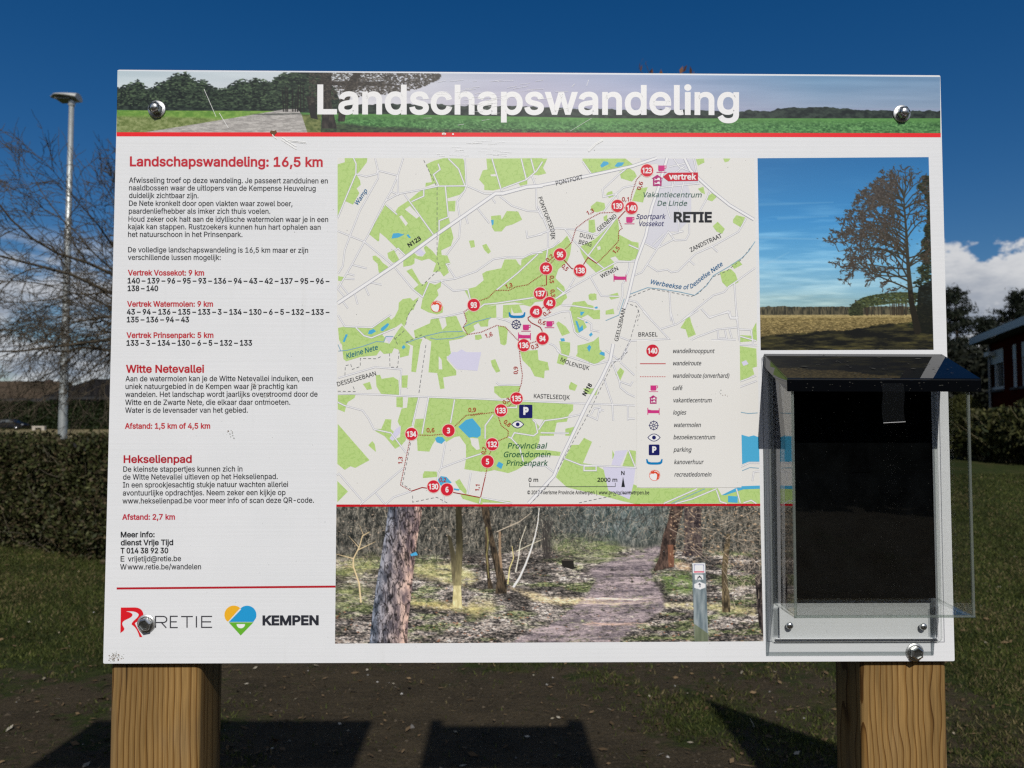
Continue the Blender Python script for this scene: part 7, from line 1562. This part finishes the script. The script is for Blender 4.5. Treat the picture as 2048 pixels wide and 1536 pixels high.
    m.add([(*o0, ze+.16), (*o1, ze+.16), (*rb, zr), (*ra, zr)], [(0, 1, 2, 3)]); m.add([(*c0, ze+.16), (*c1, ze+.16), (*rb, zr), (*ra, zr)], [(3, 2, 1, 0)]); m.add([(*o0, ze-.06), (*o1, ze-.06), (*c1, ze-.06), (*c0, ze-.06)], [(0, 1, 2, 3)]); m.add([(*o0, ze+.1), (*ra, zr), (*c0, ze+.1)], [(0, 1, 2)])
    m.build('roof', simple('grey_roofing', (.07, .075, .08), .8, vary=.25, scale=3), root)
    m = MB(); c = (o0+o1)/2; m.obox((*(c+nr*.03), ze+.06), (*((o1-o0)/2), 0), (*(nr*.025), 0), (0, 0, .12)); c = (o0+c0)/2; m.obox((*(c-d*.03), ze+.06), (*((c0-o0)/2), 0), (*(d*.025), 0), (0, 0, .12)); m.build('eaves_board', simple('pale_fascia', (.24, .29, .32), .5, vary=.1, scale=2), root)
    m = MB(); m.obox(np.array(Pt(.35, height_at(709, 27), .12)), (*(d*.30), 0), (*(nr*.10), 0), (0, 0, .07)); m.build('wall_lamp', simple('lamp_white', (.55, .55, .52), .5), root)
    m = MB(); m.tube([Pt(.12, zg, .07), Pt(.12, ze-.1, .07)], .045, 8); m.build('downpipe', simple('zinc_pipe', (.20, .20, .20), .5, metal=.5), root)
brick_house()

def shrub_row():
    r = np.random.default_rng(41)
    for i, (px, D, w, h, lab) in enumerate(((1952, 19.2, .85, 1.20, 'leafy laurel bush left of the row, just right of the leaflet box'), (2012, 18.6, .95, 1.35, 'leafy laurel bush with pale stems, under the white window of the brick house'), (2078, 17.8, 1.0, 1.45, 'leafy laurel bush cut by the right edge, below the brick wall'))):
        x, y = far(px, D); g = float(ground_z(x, y)); root = empty('laurel_bush', (x, y, g), lab, 'shrub', 'laurel bushes in front of the brick house')
        P = np.concatenate([crown_points(r, 1700, (x+r.normal(0, w*.4), y+r.normal(0, .2), g+h*r.uniform(.42, .62)), (w*.72, .6, h*.48), 5) for k in range(4)])
        P = P[P[:, 2] > g+.03]
        foliage('foliage', r, P, .075, (.020, .030, .008), (.085, .082, .026), root, .42, .5)
        m = MB()
        for k in range(26):
            a = np.array((x+r.normal(0, .15), y-.2+r.normal(0, .1), g)); e = np.array((x+r.normal(0, w*.55), y-.35+r.normal(0, .25), g+h*r.uniform(.6, 1.0))); m.tube([a, (a+e)/2+r.normal(0, .04, 3), e], [.014, .010, .005], 4, cap=False)
        m.build('stems', simple('pale_stem', (.16, .14, .08), .8), root)
    x, y = far(1925, 23); g = float(ground_z(x, y)); root = empty('rounded_shrub', (x, y, g), 'smooth olive green domed shrub between the leaflet box and the brick house', 'shrub')
    d = rdirs(r, 9000); d[:, 2] = abs(d[:, 2]); P = np.array((x, y, g))+d*np.array((.85, .8, 1.75))*(.92+.08*r.random((9000, 1))); foliage('foliage', r, P, .035, (.045, .050, .012), (.095, .095, .028), root, .4, .2)
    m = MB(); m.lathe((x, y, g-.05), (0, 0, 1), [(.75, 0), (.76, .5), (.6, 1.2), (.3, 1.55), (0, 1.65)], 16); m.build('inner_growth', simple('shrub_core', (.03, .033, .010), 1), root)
    for i, (px, D, h, w, lab) in enumerate(((1900, 33, 4.6, 2.0, 'tall dark evergreen thicket right beside the board edge, above the domed shrub'), (1945, 38, 4.9, 1.9, 'dark evergreen thicket behind the corner of the brick house'))):
        x, y = far(px, D); g = float(ground_z(x, y)); root = empty('dark_thicket', (x, y, g), lab, 'shrub', 'evergreen thickets behind the brick house')
        P = np.concatenate([crown_points(r, 2200, (x+r.normal(0, w*.5), y+r.normal(0, .5), g+h*q), (w, 1.2, h*.30), 5) for q in (.25, .45, .62, .75)]); foliage('foliage', r, P, .17, (.006, .009, .005), (.020, .022, .012), root, .45)
        m = MB(); m.tube([(x, y, g-.2), (x, y, g+h*.8)], [.14, .04], 7); m.build('trunk', BARK, root)
shrub_row()

def pines():
    r = np.random.default_rng(52)
    for px, D, py, w, lab in ((1895, 44, 592, 2.1, 'dark pine right beside the board edge, tallest of those behind the house'), (1916, 46, 582, 1.9, 'dark pine with a ragged top, second one right of the board edge'), (1968, 52, 640, 1.6, 'small dark pine just above the corner of the pale eaves board'), (1992, 56, 644, 1.7, 'small narrow pine over the roof, between the two taller pines'), (2030, 47, 588, 2.2, 'dark pine with an open crown rising over the roof at the right'), (2052, 50, 610, 2.2, 'dark pine cut by the right edge, above the roof')):
        x, y = far(px, D); h = height_at(py, D); g = float(ground_z(x, y)); root = empty('pine_tree', (x, y, g), lab, 'tree', 'pines behind the brick house')
        m = MB(); m.tube([(x, y, g-.2), (x+.1, y, h*.5), (x, y, h)], [.22, .15, .02], 8); m.build('trunk', BARK, root)
        b = MB(); P = []
        for k in range(34):
            t = r.uniform(.32, 1)**.85; z = g+(h-g)*t; ln = w*(1.12-t)*r.uniform(.55, 1.25)+.15; a = r.random()*6.28; e = np.array((x+math.cos(a)*ln, y+math.sin(a)*ln, z+ln*r.uniform(-.05, .35))); b.tube([(x, y, z), ((x+e[0])/2, (y+e[1])/2, z), e], [.05, .035, .012], 4, cap=False)
            for q in range(5):
                c = np.array((x, y, z))*(1-(.35+.16*q))+e*(.35+.16*q); P.append(c+r.normal(0, 1, (24, 3))*np.array((.24, .24, .13))*(.7+.4*r.random()))
        P.append(np.array((x, y, h))+r.normal(0, 1, (50, 3))*np.array((.12, .12, .25)))
        b.build('branches', BARK, root); foliage('crown', r, np.concatenate(P), .15, (.006, .010, .006), (.022, .028, .014), root, .22, .5)
pines()
def far_wood():
    r = np.random.default_rng(61); D = 150; root = None
    P = []
    for px in range(560, 2300, 9):
        x, y = far(px, D+r.uniform(-6, 20)); h = r.uniform(5, 9.5); P.append(crown_points(r, 60, (x, y, h*.5), (1.6, 1.6, h*.5), 1))
    o = foliage('far_woodland', r, np.concatenate(P), .8, (.010, .013, .008), (.034, .034, .020), None, .5); tag(o, None, None, None, 'stuff')
far_wood()
def behind_viewer():
    """conifers added out of view so the lid and clear box mirror dark"""
    r = np.random.default_rng(71); y = -22.0; root = empty('added_reflection_screen', (0, y, 0), 'added unseen evergreen screen behind the viewer, there to darken reflections in the leaflet box', 'hedge')
    n = 9000; x = r.uniform(-40, 40, n); h = 8.5+.8*np.sin(x*.9)+.5*np.sin(x*2.3); z = r.random(n)**.8*h; P = np.stack([x, y-.3*r.random(n), z], 1)
    foliage('foliage', r, P, .5, (.008, .012, .005), (.022, .030, .010), root, .5)
    m = MB(); m.box(-40, 40, y-1.6, y-.4, -.2, 7.6); m.build('inner_growth', simple('screen_core', (.008, .011, .005), 1), root)
behind_viewer()
